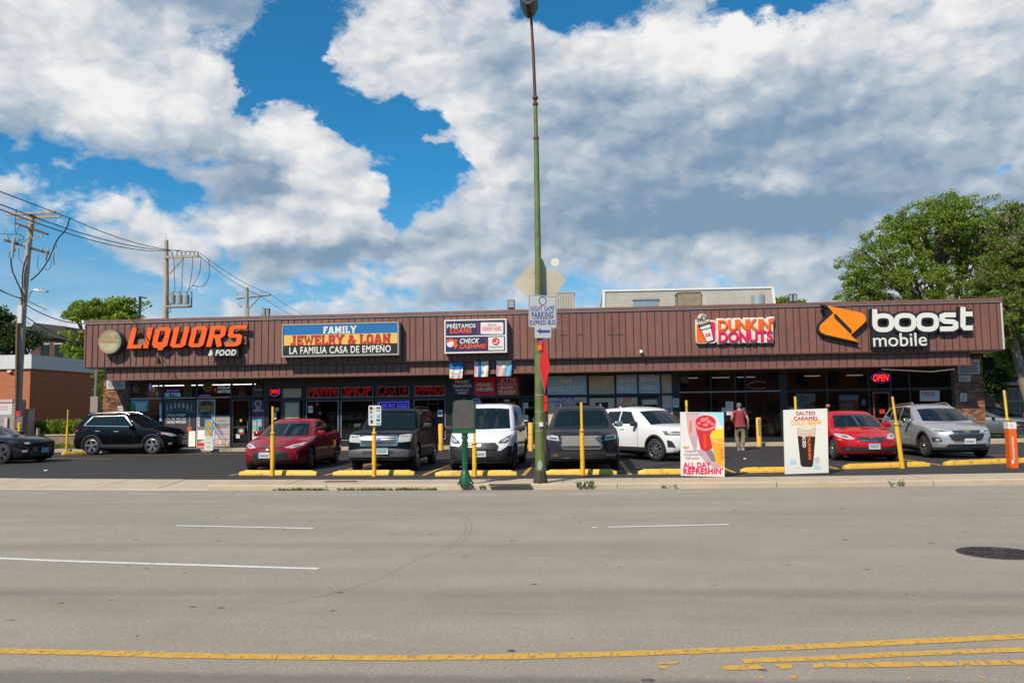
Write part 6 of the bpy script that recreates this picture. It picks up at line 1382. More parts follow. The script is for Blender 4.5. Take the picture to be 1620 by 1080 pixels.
make_car('parked_van', 'small white delivery van with black front bumper beside the green post', van, at, rad(-1.5), group='cars parked in the lot')
# --- dark grey luxury suv
m_p = paint('paint_gunmetal', (.022, .022, .026), coat=.5)
def mesh_grille(t, bb_, bc, P2, front, y0):
    g = MB()
    for i in range(17):
        for j in range(5):
            x = -.50 + i * .0625 + (j % 2) * .031; z = .70 + j * .052
            if abs(x) > .51 - .0 * j: continue
            h_ = bb_.ray_cast(Vector((x, -9, z)), Vector((0, 1, 0)))[0]
            if h_: g.ribbon([(x - .026, z), (x, z + .022), (x + .026, z), (x, z - .022)], .013, h_.y - .022, h_.y - .006, closed=True)
    tag(g.build('grille_mesh', mat('bright_trim', (.62, .62, .60), .3, .35), t), kind='stuff')
suv2 = dict(cat='suv', L=5.0, W=1.99, H=1.76, ofr=.86, wb=3.02, r=.385, zb=.24, br=.13, paint=m_p, top=[(0, .98), (.2, 1.03), (.6, 1.08), (1.5, 1.14), (1.8, 1.15), (5.0, 1.16)],
    fprof=[(.24, .08), (.4, .0), (.62, .0), (.9, .04), (1.0, .12)], rprof=[(.24, .05), (.6, .0), (1.15, .08)], sect=SEC, plan=[(0, .94), (.4, .985), (1.2, 1), (3.9, 1), (5, .94)], bowf=.28,
    cab=dict(z0=1.12, z1=1.68, f0=1.35, f1=2.15, r0=4.95, r1=4.45, w0=.90, w1=.68, roof=[(2.0, 1.67), (2.8, 1.74), (4.5, 1.66)]),
    side=[[(2.0, 1.18), (2.95, 1.18), (2.95, 1.58), (2.40, 1.57)], [(3.03, 1.18), (3.85, 1.2), (3.82, 1.57), (3.03, 1.58)], [(3.93, 1.2), (4.6, 1.26), (4.3, 1.52), (3.93, 1.56)]],
    gaps=[((1.85, .40), (1.85, 1.13)), ((2.99, .38), (2.99, 1.13)), ((3.9, .7), (3.95, 1.13))], handles=[(2.75, 1.0), (3.7, 1.0)], handle_m=m_chr, mirror=(1.95, 1.20), mirror_m=m_chr, spokes=10, rails=m_chr, clad=.36,
    plate=None, front=[('headlight', [(.58, .80), (.90, .84), (.94, .92), (.90, .97), (.62, .93)], m_hl), ('headlight_inner', [(.64, .84), (.84, .86), (.84, .90), (.64, .885)], m_hld, dict(off=.008)), ('grille', [(-.52, .66), (-.46, .62), (.46, .62), (.52, .66), (.54, .93), (-.54, .93)], m_pla, FR),
        ('grille_chrome', [(-.52, .665), (-.46, .615), (.46, .615), (.52, .665), (.52, .63), (.46, .58), (-.46, .58), (-.52, .63)], m_chr, dict(mirror=False, off=.015)), ('badge', rect(-.03, .76, .03, .92), m_chr, dict(mirror=False, off=.03)),
        ('air_intake', [(-.90, .38), (.90, .38), (.92, .50), (.60, .52), (-.60, .52), (-.92, .50)], m_pla, FR), ('fog_lamp', [(.62, .40), (.90, .40), (.90, .46), (.62, .455)], m_chr, dict(off=.012)), ('chrome_strip', [(-.88, .345), (.88, .345), (.88, .368), (-.88, .368)], m_chr, dict(mirror=False, off=.012)), ('lower_valance', [(-.8, .25), (.8, .25), (.86, .31), (-.86, .31)], m_pla, FR)], extra=mesh_grille)
q = contact(921, 746)
make_car('parked_suv', 'dark grey luxury suv with chrome diamond mesh grille behind the yellow post', suv2, (q.x, q.y + .85), rad(.5), group='cars parked in the lot')
# --- white crossover, turned
m_p = MATS['paint_white']
suv3 = dict(cat='suv', L=4.60, W=1.85, H=1.69, ofr=.93, wb=2.69, r=.36, zb=.24, br=.13, paint=m_p, steer=rad(10), top=[(0, .92), (.15, 1.0), (.6, 1.07), (1.3, 1.12), (1.6, 1.13), (3.8, 1.15), (4.6, 1.16)],
    fprof=[(.24, .10), (.4, .0), (.7, .02), (.9, .10), (1, .2)], rprof=[(.24, .05), (.6, .0), (1.15, .10)], sect=SEC, plan=[(0, .92), (.4, .985), (1.2, 1), (3.6, 1), (4.6, .93)], bowf=.30,
    cab=dict(z0=1.11, z1=1.62, f0=1.12, f1=2.0, r0=4.55, r1=4.15, w0=.84, w1=.64, roof=[(1.9, 1.61), (2.6, 1.685), (4.1, 1.63)]),
    side=[[(1.85, 1.14), (2.70, 1.14), (2.70, 1.54), (2.25, 1.52)], [(2.77, 1.14), (3.45, 1.16), (3.42, 1.53), (2.77, 1.54)], [(3.52, 1.18), (3.95, 1.28), (3.75, 1.48), (3.52, 1.51)]],
    gaps=[((1.72, .36), (1.72, 1.08)), ((2.73, .36), (2.73, 1.08)), ((3.5, .8), (3.6, 1.10)), ((1.72, .36), (3.2, .36))], handles=[(2.50, .98), (3.33, 1.0)], mirror=(1.80, 1.14), mirror_m=m_pla, spokes=10, clad=.42, plate=(0, .5, m_plate), rails=None,
    front=[('headlight', [(.42, .80), (.84, .80), (.90, .88), (.86, .93), (.48, .90)], m_hld), ('headlight_lens', [(.5, .825), (.8, .83), (.84, .88), (.54, .87)], m_hl, dict(off=.01)), ('grille', [(-.42, .62), (.42, .62), (.46, .80), (.40, .88), (-.40, .88), (-.46, .80)], m_pla, FR), ('air_intake', [(-.62, .30), (.62, .30), (.5, .56), (-.5, .56)], m_pla, FR), ('fog_slot', [(.70, .42), (.84, .44), (.85, .66), (.78, .62)], m_pla), ('lower_lip', [(-.8, .245), (.8, .245), (.82, .30), (-.82, .30)], m_pla, FR)],
    rear=[('tail_light', [(.5, .98), (.86, .98), (.86, 1.10), (.5, 1.08)], m_tail)], extra=lambda t, bb_, bc, P2, front, y0: MB().tube([(0, 3.6 + y0, 1.63), (0, 3.72 + y0, 1.70)], [.03, .012], 6).build('shark_fin', m_p, t))
q = contact(1040, 728.6); h = rad(36)
c = q + Vector((math.cos(h), math.sin(h), 0)) * (1.85 / 2 - .12)
make_car('parked_suv', 'white crossover suv turned at an angle behind the raspberry drink board', suv3, (c.x, c.y), h, group='cars parked in the lot')
# --- bright red sedan
m_p = paint('paint_bright_red', (.44, .003, .008))
sed2 = dict(sedan); sed2.update(L=4.92, W=1.84, paint=m_p, r=.34, top=[(0, .66), (.12, .72), (.4, .84), (1.3, 1.0), (1.6, 1.02), (3.6, 1.03), (4.1, 1.06), (4.92, 1.02)], rim=m_rim, split=False, spokes=5, spw=.07,
    fprof=[(.17, .12), (.28, .02), (.45, 0.0), (.60, .03), (.70, .13), (.8, .24)], plate=(.02, .44, m_pblue), bowf=.42,
    front=[('headlight', [(.44, .66), (.58, .63), (.80, .69), (.87, .80), (.80, .80), (.56, .76)], m_hl), ('headlight_inner', [(.58, .68), (.72, .71), (.74, .75), (.60, .735)], m_hld, dict(off=.008)), ('grille', [(-.40, .66), (-.30, .57), (.30, .57), (.40, .66), (.36, .70), (-.36, .70)], m_pla, FR), ('badge', [(.085 * math.cos(a), .64 + .055 * math.sin(a)) for a in [2 * math.pi * i / 16 for i in range(16)]], m_chr, dict(mirror=False, off=.03)),
        ('badge_inner', [(.055 * math.cos(a), .645 + .03 * math.sin(a)) for a in [2 * math.pi * i / 12 for i in range(12)]], m_pla, dict(mirror=False, off=.034)), ('air_intake', [(-.76, .29), (.76, .29), (.80, .40), (.70, .44), (.5, .40), (-.5, .40), (-.70, .44), (-.80, .40)], m_pla, FR), ('chrome_wing', [(-.38, .655), (-.10, .60), (.10, .60), (.38, .655), (.38, .64), (.12, .585), (-.12, .585), (-.38, .64)], m_chr, dict(mirror=False, off=.012)), ('fog_lamp', [(.60, .33), (.70, .33), (.70, .39), (.60, .39)], m_hld, dict(off=.01))] + bars(-.30, .30, .58, .69, 2, m_rimd, th=.012),
    extra=lambda t, bb_, bc, P2, front, y0: [P2('side_marker', [(.42 + y0, .60), (.56 + y0, .61), (.56 + y0, .65), (.42 + y0, .64)], 'x', m_amb, sign=s) for s in (-1, 1)])
q = contact(1369, 727); make_car('parked_car', 'bright red sedan with winged grille beside the cold brew board', sed2, (q.x, q.y + .15), rad(-1.0), group='cars parked in the lot')
# --- silver suv
m_p = paint('paint_silver', (.50, .50, .51), .55, .32)
suv4 = dict(suv3); suv4.update(L=4.65, W=1.84, H=1.66, paint=m_p, steer=0, mirror_m=m_chr, rails=m_chr, spokes=5, split=True, clad=.36, plate=(.05, .52, m_plate), mirror=(1.82, 1.12),
    top=[(0, .84), (.2, .93), (.6, 1.01), (1.3, 1.08), (1.6, 1.10), (3.8, 1.12), (4.65, 1.14)], cab=dict(suv3['cab'], z1=1.57, roof=[(1.9, 1.56), (2.6, 1.64), (4.1, 1.57)]),
    win_trim=[[(1.80, 1.105), (3.9, 1.14), (3.9, 1.155), (1.80, 1.12)]],
    front=[('headlight', [(.38, .80), (.60, .74), (.86, .83), (.90, .92), (.86, .92), (.56, .86)], m_hl), ('headlight_inner', [(.5, .78), (.78, .82), (.8, .86), (.54, .83)], m_hld, dict(off=.008)), ('upper_grille', [(-.40, .80), (-.36, .76), (.36, .76), (.40, .80), (.42, .84), (-.42, .84)], m_pla, FR), ('grille', [(-.46, .60), (-.36, .53), (.36, .53), (.46, .60), (.52, .70), (.46, .73), (-.46, .73), (-.52, .70)], m_pla, FR),
        ('grille_chrome', [(-.54, .735), (.54, .735), (.54, .755), (-.54, .755)], m_chr, dict(mirror=False, off=.014)), ('grille_chrome', [(-.46, .59), (-.36, .52), (.36, .52), (.46, .59), (.46, .575), (.36, .50), (-.36, .50), (-.46, .575)], m_chr, dict(mirror=False, off=.014)), ('badge', [(-.10, .785), (-.04, .785), (-.04, .77), (.04, .77), (.04, .785), (.10, .785), (.10, .815), (.04, .815), (.04, .83), (-.04, .83), (-.04, .815), (-.10, .815)], mat('badge_gold', (.65, .42, .10), .3, .8), dict(mirror=False, off=.02)),
        ('air_intake', [(-.60, .35), (.60, .35), (.52, .44), (-.52, .44)], m_pla, FR), ('lower_lip', [(-.82, .245), (.82, .245), (.86, .33), (-.86, .33)], m_pla, FR), ('fog_lamp', [(.66, .50), (.84, .50), (.86, .62), (.72, .64)], m_pla), ('fog_lens', [(.72, .53), (.80, .53), (.80, .60), (.74, .60)], m_hl, dict(off=.01))] + bars(-.44, .44, .55, .72, 5, m_rimd, th=.010))
q = contact(1518, 723); make_car('parked_suv', 'silver suv with gold badge at the right end of the row', suv4, (q.x - .05, q.y + .25), rad(2.0), group='cars parked in the lot')
# --- black crossover seen from the side
m_p = MATS['paint_black']
suv5 = dict(suv3); suv5.update(paint=m_p, steer=0, L=4.60, wb=2.66, r=.375, rim=m_rim, H=1.76, cab=dict(suv3['cab'], z0=1.14, z1=1.69, roof=[(1.9, 1.68), (2.6, 1.75), (4.1, 1.70)]), top=[(0, .92), (.12, 1.02), (.6, 1.11), (1.3, 1.16), (1.6, 1.16), (3.8, 1.18), (4.6, 1.20)], rails=m_chr, mirror_m=m_p, handle_m=m_chr, clad=.40, spokes=5, split=True, spw=.07, side=[[(1.85, 1.20), (2.70, 1.20), (2.70, 1.61), (2.25, 1.59)], [(2.77, 1.20), (3.45, 1.22), (3.42, 1.60), (2.77, 1.61)], [(3.52, 1.24), (3.95, 1.34), (3.75, 1.55), (3.52, 1.58)]], win_trim=[[(1.78, 1.165), (4.0, 1.22), (4.0, 1.24), (1.78, 1.185)], [(1.80, 1.17), (2.23, 1.62), (2.28, 1.62), (1.86, 1.18)], [(2.25, 1.62), (3.72, 1.61), (3.72, 1.63), (2.25, 1.64)], [(3.72, 1.62), (4.03, 1.24), (3.99, 1.22), (3.68, 1.60)]], plate=(0, .48, m_pblue),
    front=[('headlight', [(.40, .76), (.70, .74), (.90, .86), (.88, .92), (.60, .86)], m_hl), ('grille', [(-.40, .60), (.40, .60), (.46, .80), (-.46, .80)], m_pla, FR), ('grille_chrome', [(-.30, .80), (0, .62), (.30, .80), (.24, .80), (0, .66), (-.24, .80)], m_chr, dict(mirror=False, off=.015)), ('fog_lamp', [(.66, .40), (.78, .40), (.78, .48), (.66, .48)], m_hl)],
    extra=lambda t, bb_, bc, P2, front, y0: [P2('side_indicator', [(.42 + y0, .82), (.56 + y0, .83), (.56 + y0, .87), (.42 + y0, .86)], 'x', m_amb, sign=s) for s in (-1, 1)] + [P2('sill_chrome', [(1.2 + y0, .40), (3.2 + y0, .40), (3.2 + y0, .42), (1.2 + y0, .42)], 'x', m_chr, sign=s, off=.018) for s in (-1, 1)])
a, b = contact(150, 718), contact(245, 717.5)
make_car('parked_suv', 'black crossover suv parked sideways in front of the liquor shop', suv5, (b.x + .05, 34.1), rad(90), group='cars parked in the lot')
# --- dark sports coupe cut by the left edge
m_p = paint('paint_charcoal', (.010, .011, .016))
cpe = dict(sedan); cpe.update(cat='car', L=4.84, W=1.90, H=1.38, paint=m_p, r=.36, ofr=.95, wb=2.85, top=[(0, .74), (.1, .82), (.5, .90), (1.5, .98), (1.9, 1.0), (3.7, 1.03), (4.84, 1.0)], fprof=[(.15, .06), (.3, .0), (.6, .02), (.75, .0), (.85, .08)], cab=dict(z0=.96, z1=1.32, f0=1.45, f1=2.25, r0=4.3, r1=3.3, w0=.84, w1=.58, roof=[(2.1, 1.31), (2.8, 1.37), (3.4, 1.32)]),
    side=[[(2.05, 1.01), (3.1, 1.03), (3.1, 1.28), (2.5, 1.27)], [(3.2, 1.04), (3.8, 1.08), (3.35, 1.24), (3.2, 1.26)]], gaps=[((1.75, .3), (1.75, .96)), ((3.15, .3), (3.15, 1.0))], handles=[(2.95, .9)], mirror=(2.0, 1.02), spokes=5, rim=m_rimd, plate=(0, .45, m_pblue),
    front=[('grille', [(-.70, .66), (.70, .66), (.72, .76), (-.72, .76)], m_pla, FR), ('headlight', [(.55, .67), (.68, .67), (.70, .74), (.56, .75)], m_hl, dict(off=.01)), ('air_intake', [(-.56, .25), (.56, .25), (.5, .42), (-.5, .42)], m_pla, FR), ('fog_lamp', [(.62, .40), (.74, .40), (.74, .47), (.62, .47)], m_hl)])
b = contact(12, 733)
make_car('parked_car', 'dark charcoal sports coupe cut off by the left edge of the picture', cpe, (b.x - .1, b.y + .9), rad(82), group='cars parked in the lot')
# --- silver coupe and others behind on the right
m_p = MATS['paint_silver']
cp2 = dict(cpe); cp2.update(paint=mat('paint_grey', (.16, .16, .17), .3, .5, coat=.6))
q = P(1560, 650, 43)
make_car('parked_car', 'silver coupe parked beyond the lawn at the right edge', cp2, (P(1630, 650, 43).x - 1.2, 42.0), rad(70), z=.10, group='cars parked beside the right lawn')
cp3 = dict(sedan); cp3.update(paint=paint('paint_black2', (.002, .002, .003), coat=.30))
make_car('parked_car', 'black car mostly hidden behind the right brick pier', cp3, (P(1600, 650, 50).x + .3, 50), rad(90), z=.10, group='cars parked beside the right lawn')
cp4 = dict(sedan); cp4.update(paint=MATS['paint_bright_red'])
make_car('parked_car', 'red car glimpsed above the silver coupe at the right edge', cp4, (P(1640, 650, 54).x + 3.2, 54), rad(90), z=.10, group='cars parked beside the right lawn')
# ------------------------------------------------------------------ posts, lamp, signs on the pavement
def bollard_thin(px, pb, pt, label, lean=(0, 0), z=LOT - .01, Yadd=0.):
    """a fat yellow sleeve with a thinner yellow pipe rising out of it"""
    b = G(px, pb, z); top = P(px, pt, b.y); h = top.z - z
    t = thing('bollard', label, 'bollard', (b.x, b.y, z), 0, 'thin yellow posts along the front of the lot'); hs = h * .62
    l = lambda k: Vector((lean[0] * k, lean[1] * k, k * h))
    g = MB(); g.tube([l(0), l(.62)], .056, 14, caps=False); g.lathe([(.056, 0), (.05, .02), (.034, .025)], 14, tuple(l(.62) + Vector((0, 0, -.002))), caps=False); g.build('sleeve', m_yr, t, smooth=40)
    g = MB(); g.tube([l(.60), l(1)], .031, 12); g.build('post', m_yp, t, smooth=40)
    g = MB(); q = l(.60); g.lathe([(.066, -.012), (.066, .012)], 6, tuple(q)); g.tube([q + Vector((.05, -.02, 0)), q + Vector((.09, -.03, 0))], .012, 6); g.build('clamp', MATS['rust'], t)
    MB().lathe([(.10, 0), (.09, .014), (.05, .016)], 14).build('base_collar', MATS['rust'], t)
    return t
for px, pb, pt, lb, ln in ((431, 753, 643, 'yellow post in front of the dark red sedan', (-.01, 0)), (592, 754, 642, 'yellow post carrying the stickered white sign', (0, 0)), (751, 754, 668, 'yellow post right beside the green pedestal', (0, 0)),
                       (922, 752, 636, 'yellow post with rusty foot in front of the grey luxury suv', (0, 0)), (1089.5, 750, 633, 'yellow post behind the raspberry drink board', (0, 0)), (1263, 746, 627, 'yellow post behind the cold brew board', (0, 0)), (1428, 741, 627, 'leaning yellow post right of the bright red sedan', (-.16, 0)), (1602, 738, 617, 'yellow post rising out of the orange wrap at the right edge', (-.09, 0)), (105.5, 715, 648, 'slim yellow post at the far left beside the low kerb', (0, 0))):
    bollard_thin(px, pb, pt, lb, ln)
def bollard_fat(px, pb, pt, label, wpx, patch=False):
    b = G(px, pb, LOT - .01); top = P(px, pt, b.y); h = top.z - b.z; r = .105
    t = thing('bollard', label, 'bollard', (b.x, b.y, b.z), 0, 'thick yellow posts in front of the shops'); g = MB(); g.lathe([(r, 0), (r, h - .04), (r * .85, h - .01), (.002, h)], 20, caps=False); g.build('post', m_yp, t, smooth=50)
    if patch: MB().bb((-.045, -r - .006, h * .38), (.05, -r + .02, h * .95)).build('bare_patch', mat('bare_tan', (.30, .20, .11), .8, var=.2), t)
bollard_fat(697.5, 712, 670, 'short thick yellow post behind the black four-wheel drive', 6); bollard_fat(840, 713, 668, 'thick yellow post in front of the loan shop door', 7); bollard_fat(1201.5, 706, 660, 'thick yellow post with a worn tan patch beside the walking man', 7, True)
# green lamp post
b = G(855, 764, LOT); m_green = node_mat('green_lamp_paint', lambda nt, geo, b_: (nt.links.new(nmix(nt, nmath(nt, 'MULTIPLY', nnoise(nt, nscale(nt, geo.outputs['Position'], (1, 1, .5)), 9, 8, .75, .52, .66), .75), nmix(nt, nnoise(nt, geo.outputs['Position'], 3, 5, .6), (.085, .135, .028), (.15, .20, .055)), (.14, .045, .025)), b_.inputs['Base Color']), setattr(b_.inputs['Roughness'], 'default_value', .55)))
m_rpost = mat('rust_brown_pipe', (.11, .040, .022), .7, var=.35, vscale=8)
lp = thing('street_lamp', 'tall green and rust street lamp post in the middle of the picture', 'street lamp', (b.x, b.y, LOT))
Pz = lambda px, py: P(px, py, b.y) - Vector((b.x, b.y, LOT))
r_ = .135
ax = [Pz(854.5, 763), Pz(853, 560), Pz(851.5, 440), Pz(848.3, 218), Pz(847.5, 225)]
ax[0] = Vector((0, 0, 0))
g = MB(); g.tube([ax[0], ax[1], ax[2], ax[3]], [.112, .103, .075, .055], 20); g.build('lower_pole', m_green, lp, smooth=50)
g = MB(); g.tube([Pz(848.2, 222), Pz(847, 165)], .045, 12); g.build('sleeve_section', m_green, lp, smooth=50)
g = MB(); g.tube([Pz(848, 218), Pz(846.6, 160), Pz(844, 90), Pz(839.5, 15)], [.040, .038, .034, .030], 12); g.build('upper_pole', m_rpost, lp, smooth=50)
for px, py in ((848, 219), (847, 165), (846.8, 155)):
    g = MB(); q = Pz(px, py); g.lathe([(.062, -.03), (.068, 0), (.058, .03)], 14, tuple(q)); g.build('clamp_band', m_rpost, lp, smooth=40)
g = MB(); q = Pz(854, 752); g.lathe([(.16, 0), (.155, .06), (.135, .20), (.115, .28)], 8, (0, 0, 0)); g.build('base_skirt', mat('base_iron', (.055, .04, .03), .8, var=.4, vscale=14, bump=.3), lp)
g = MB(); g.prism([(.055 * math.cos(a), .10 + .0 + .11 * math.sin(a)) for a in [2 * math.pi * i / 20 for i in range(20)]], -.118, -.08); g.v = [(v[0], v[1], v[2] + Pz(855, 735).z - .1) for v in g.v]; o = g.build('access_cover', mat('cover_grey', (.34, .36, .30), .6, var=.2), lp)
for py, m__ in ((625, m_alu), (651, m_alu), (668, m_alu), (681, m_alu)):
    q = Pz(853.7, py); g = MB(); g.lathe([(.112, -.010), (.112, .010)], 18, tuple(q)); g.build('strap', m__, lp)
g = MB(); q = Pz(856.5, 671); g.bb(q + Vector((-.045, -.135, -.045)), q + Vector((.045, -.10, .045))); g.build('inventory_tag', K['pale'], lp)
# lamp head: a downward looking shield shaped luminaire
hd = Pz(837.5, 12); g = MB(); prof = [(-.20, .16), (-.205, .04), (-.13, -.11), (-.05, -.20), (.05, -.20), (.13, -.11), (.205, .04), (.20, .16)]
g.prism([(hd.x + x, hd.z + z) for x, z in prof], -.55, .12); o = g.build('lamp_head', mat('lamp_dark', (.02, .022, .02), .5), lp)
g = MB(); g.bb((hd.x - .17, -.57, hd.z + .08), (hd.x + .17, -.553, hd.z + .15)); g.build('lens_strip', K['beige'], o); g = MB(); g.bb((hd.x - .04, -.57, hd.z - .10), (hd.x + .05, -.553, hd.z - .06)); g.build('maker_plate', K['pale'], o)
# weathered diamond sign seen from behind
YD = b.y + .17; m_back = mat('sign_back', (.50, .44, .34), .55, .2, var=.12, vscale=2)
zz_ = (780, 390, 6.0)
t, L = sgn('diamond_sign', 'back of a pale diamond sign behind the lamp post, with torn edges', 'sign', (190, 120, 695, 500), m_back, [('s', [(385, 238), (365, 240), (342, 296), (402, 290)], 'mid', 3), ('t', 'W', 'mid', (378, 246, 398, 266))], Y=YD, th=.006, z=zz_,
    shape=[(190, 352), (392, 132), (420, 118), (470, 120), (500, 196), (545, 246), (585, 206), (695, 322), (560, 496), (545, 470), (520, 466), (440, 540), (330, 490)])
ts, _ = sgn('torn_flap', 'dark triangular gap beside the round reflector on the diamond sign', 'sign piece', (498, 196, 594, 292), K['mid'], Y=YD + .05, th=.004, z=zz_, shape=[(498, 196), (545, 246), (585, 206), (594, 240), (560, 292)])
t, L = sgn('round_reflector', 'cream round reflector disc standing above the diamond sign', 'reflector', (550, 114, 628, 190), K['cream'], [('d', (589, 152, 13), 'pale')], Y=YD - .02, th=.03, z=zz_, shape='disc'); 
# parking signs
YS = b.y - .17
rr = lambda x0, y0, x1, y1, r=10: [(x0 + r, y0), (x1 - r, y0), (x1, y0 + r), (x1, y1 - r), (x1 - r, y1), (x0 + r, y1), (x0, y1 - r), (x0, y0 + r)]
m_sgw = mat('sign_sheet', (.42, .43, .42), .5); Hb = 'hiblue'
t, L = sgn('street_sign', 'blue lettered NIGHT GAME PARKING EXPRESS BUS sign on the lamp post', 'street sign', (336, 454, 604, 778), m_sgw, [
    ('s', [(343, 462), (598, 480), (598, 772), (343, 762)], Hb, 4, True), ('s', [(471 + 34 * math.cos(a), 516 + 39 * math.sin(a)) for a in [2 * math.pi * i / 22 for i in range(22)]], Hb, 8, True),
    ('t', 'NIGHT GAME', Hb, (357, 566, 584, 610), dict(bold=.016, spacing=1.10)), ('t', 'PARKING', Hb, (366, 620, 574, 678), dict(bold=.03, spacing=1.1)), ('r', (378, 682, 560, 685), 'mid'), ('t', 'EXPRESS BUS', Hb, (352, 700, 590, 740), dict(bold=.016, spacing=1.10)), ('d', (471, 482, 4), 'mid'), ('d', (474, 752, 4), 'mid')],
    Y=YS, th=.008, z=zz_, shape=[(346, 454), (590, 472), (604, 482), (604, 768), (594, 779), (348, 766), (336, 752), (338, 462)])
t, L = sgn('street_sign', 'small white sign with a blue left arrow under the parking sign', 'street sign', (394, 748, 552, 866), m_sgw, [('p', [(412, 801), (452, 776), (452, 792), (541, 792), (541, 818), (456, 820), (458, 832)], Hb)], Y=YS - .012, th=.008, z=zz_, shape=rr(394, 748, 552, 867, 8))
# edge-on red sign and its little lamp
ZC = (700, 480, 3.6); Yr = b.y - .15; m_redr = mat('reflective_red', (.62, .012, .008), .45, var=.15, vscale=6)
t, L = sgn('turned_stop_sign', 'red stop sign turned almost edge-on, hanging low on the lamp post', 'stop sign', (550, 196, 612, 505), m_redr, [('t', 'STOP', 'dred', (556, 336, 608, 352)), ('t', 'ALL', 'dred', (572, 398, 594, 426))], Y=Yr, th=.006, z=ZC, shape=[(578, 196), (612, 352), (584, 505), (550, 352)])
g = MB(); L_ = [L(*p) for p in ((578, 196), (550, 352), (584, 505), (582, 505), (547, 352), (576, 196))]; g.prism(L_, -.02, .01); g.build('metal_rim', m_alu, t)
t, L = sgn('red_strip_sign', 'narrow red upright strip with a black square below the turned sign', 'sign', (577, 526, 597, 614), m_redr, [('r', (582, 560, 592, 572), 'black')], Y=Yr, th=.006, z=ZC)
g = MB(); g.tube([P(700 + 583 / 3.6, 480 + 500 / 3.6, Yr + .03), P(700 + 586 / 3.6, 480 + 620 / 3.6, Yr + .03), P(700 + 586 / 3.6, 480 + 838 / 3.6, Yr + .03)], .016, 6); o = g.build('rusty_sign_stake', MATS['rust_brown_pipe']); tag(o, 'rusty stake running down beside the lamp post below the red strip', 'sign stake')
q = P(855, 547, b.y - .15); t = thing('warning_lamp', 'small amber lamp with pink lens strapped beside the red sign', 'lamp', tuple(q)); MB().bb((-.035, -.05, .02), (.045, .02, .12)).build('pink_lens', K['pink'], t); g = MB(); g.lathe([(.05, -.1), (.055, -.02), (.045, .02)], 12); g.build('amber_lens', K['dorange'], t, smooth=40)
# green pedestal with dark panel
b2 = G(736, 766, LOT); m_pg = mat('pedestal_green', (.012, .10, .045), .4, var=.3, vscale=5); t = thing('pedestal_box', 'green pedestal with a dark round-topped panel on a fluted post', 'pedestal box', (b2.x, b2.y, LOT))
Q = lambda u, v: ((P(700 + u / 3.6, 480 + v / 3.6, b2.y).x - b2.x), P(700 + u / 3.6, 480 + v / 3.6, b2.y).z - LOT)
g = MB(); g.lathe([(.135, 0), (.13, .04), (.10, .24), (.09, .26)], 18, caps=True); g.lathe([(.09, .26), (.058, .34), (.052, .96), (.075, 1.0), (.075, 1.03), (.06, 1.05), (.085, 1.16)], 18, caps=False); g.build('post', m_pg, t, smooth=35)
g = MB()
for i in range(8): a = 2 * math.pi * i / 8; g.box((.06 * math.cos(a), .06 * math.sin(a), .64), (.014, .014, .6), rz=a)
g.build('flute', m_pg, t)
g = MB()
for a in (.6, 2.3, 3.9, 5.5): g.tube([(.11 * math.cos(a), .11 * math.sin(a), .12), (.19 * math.cos(a), .19 * math.sin(a), .03), (.19 * math.cos(a), .19 * math.sin(a), 0)], .016, 6)
g.build('foot_bracket', m_pg, t)
pts = [Q(62, 738), Q(60, 640), Q(66, 560), Q(80, 551), Q(120, 546), Q(160, 550), Q(182, 560), Q(188, 580), Q(186, 738)]
MB().prism(pts, -.10, .10).build('box', m_pg, t)
c0 = Q(124, 640)
pts2 = [(x * .93 + c0[0] * .07, z * .95 + c0[1] * .05) for x, z in pts]
pts2 = [(x, max(z, Q(120, 712)[1] + .012 * math.sin(9 * i))) for i, (x, z) in enumerate(pts2)]
MB().prism(pts2, -.112, -.10).build('dark_panel', mat('panel_black', (.075, .068, .062), .5, var=.25, vscale=10), t)
# stickered sign on the second post
b3 = G(592, 754, LOT)
zp = (480, 480, 3.6)
it = [('r', (378, 588, 394, 604), 'black'), ('r', (378, 610, 394, 626), 'mid'), ('d', (386, 644, 10), 'sky'), ('r', (382, 662, 396, 682), 'dgrey'), ('r', (416, 590, 438, 598), 'dgrey'), ('r', (416, 606, 436, 612), 'mid'), ('r', (418, 630, 438, 650), 'sky'), ('r', (416, 658, 436, 668), 'dgrey'), ('r', (416, 676, 438, 688), 'sky'), ('r', (398, 596, 404, 600), 'mid')]
sgn('street_sign', 'white sign with black and blue stickers on the second yellow post', 'street sign', (371, 580, 443, 694), K['pale'], it, Y=b3.y - .045, th=.008, z=zp, shape=rr(371, 580, 443, 694, 6)) if False else sgn('street_sign', 'white sign with black and blue stickers on the second yellow post', 'street sign', (371, 580, 443, 694), K['pale'], it, Y=b3.y + .06, th=.008, z=zp, shape=rr(371, 580, 443, 694, 6))
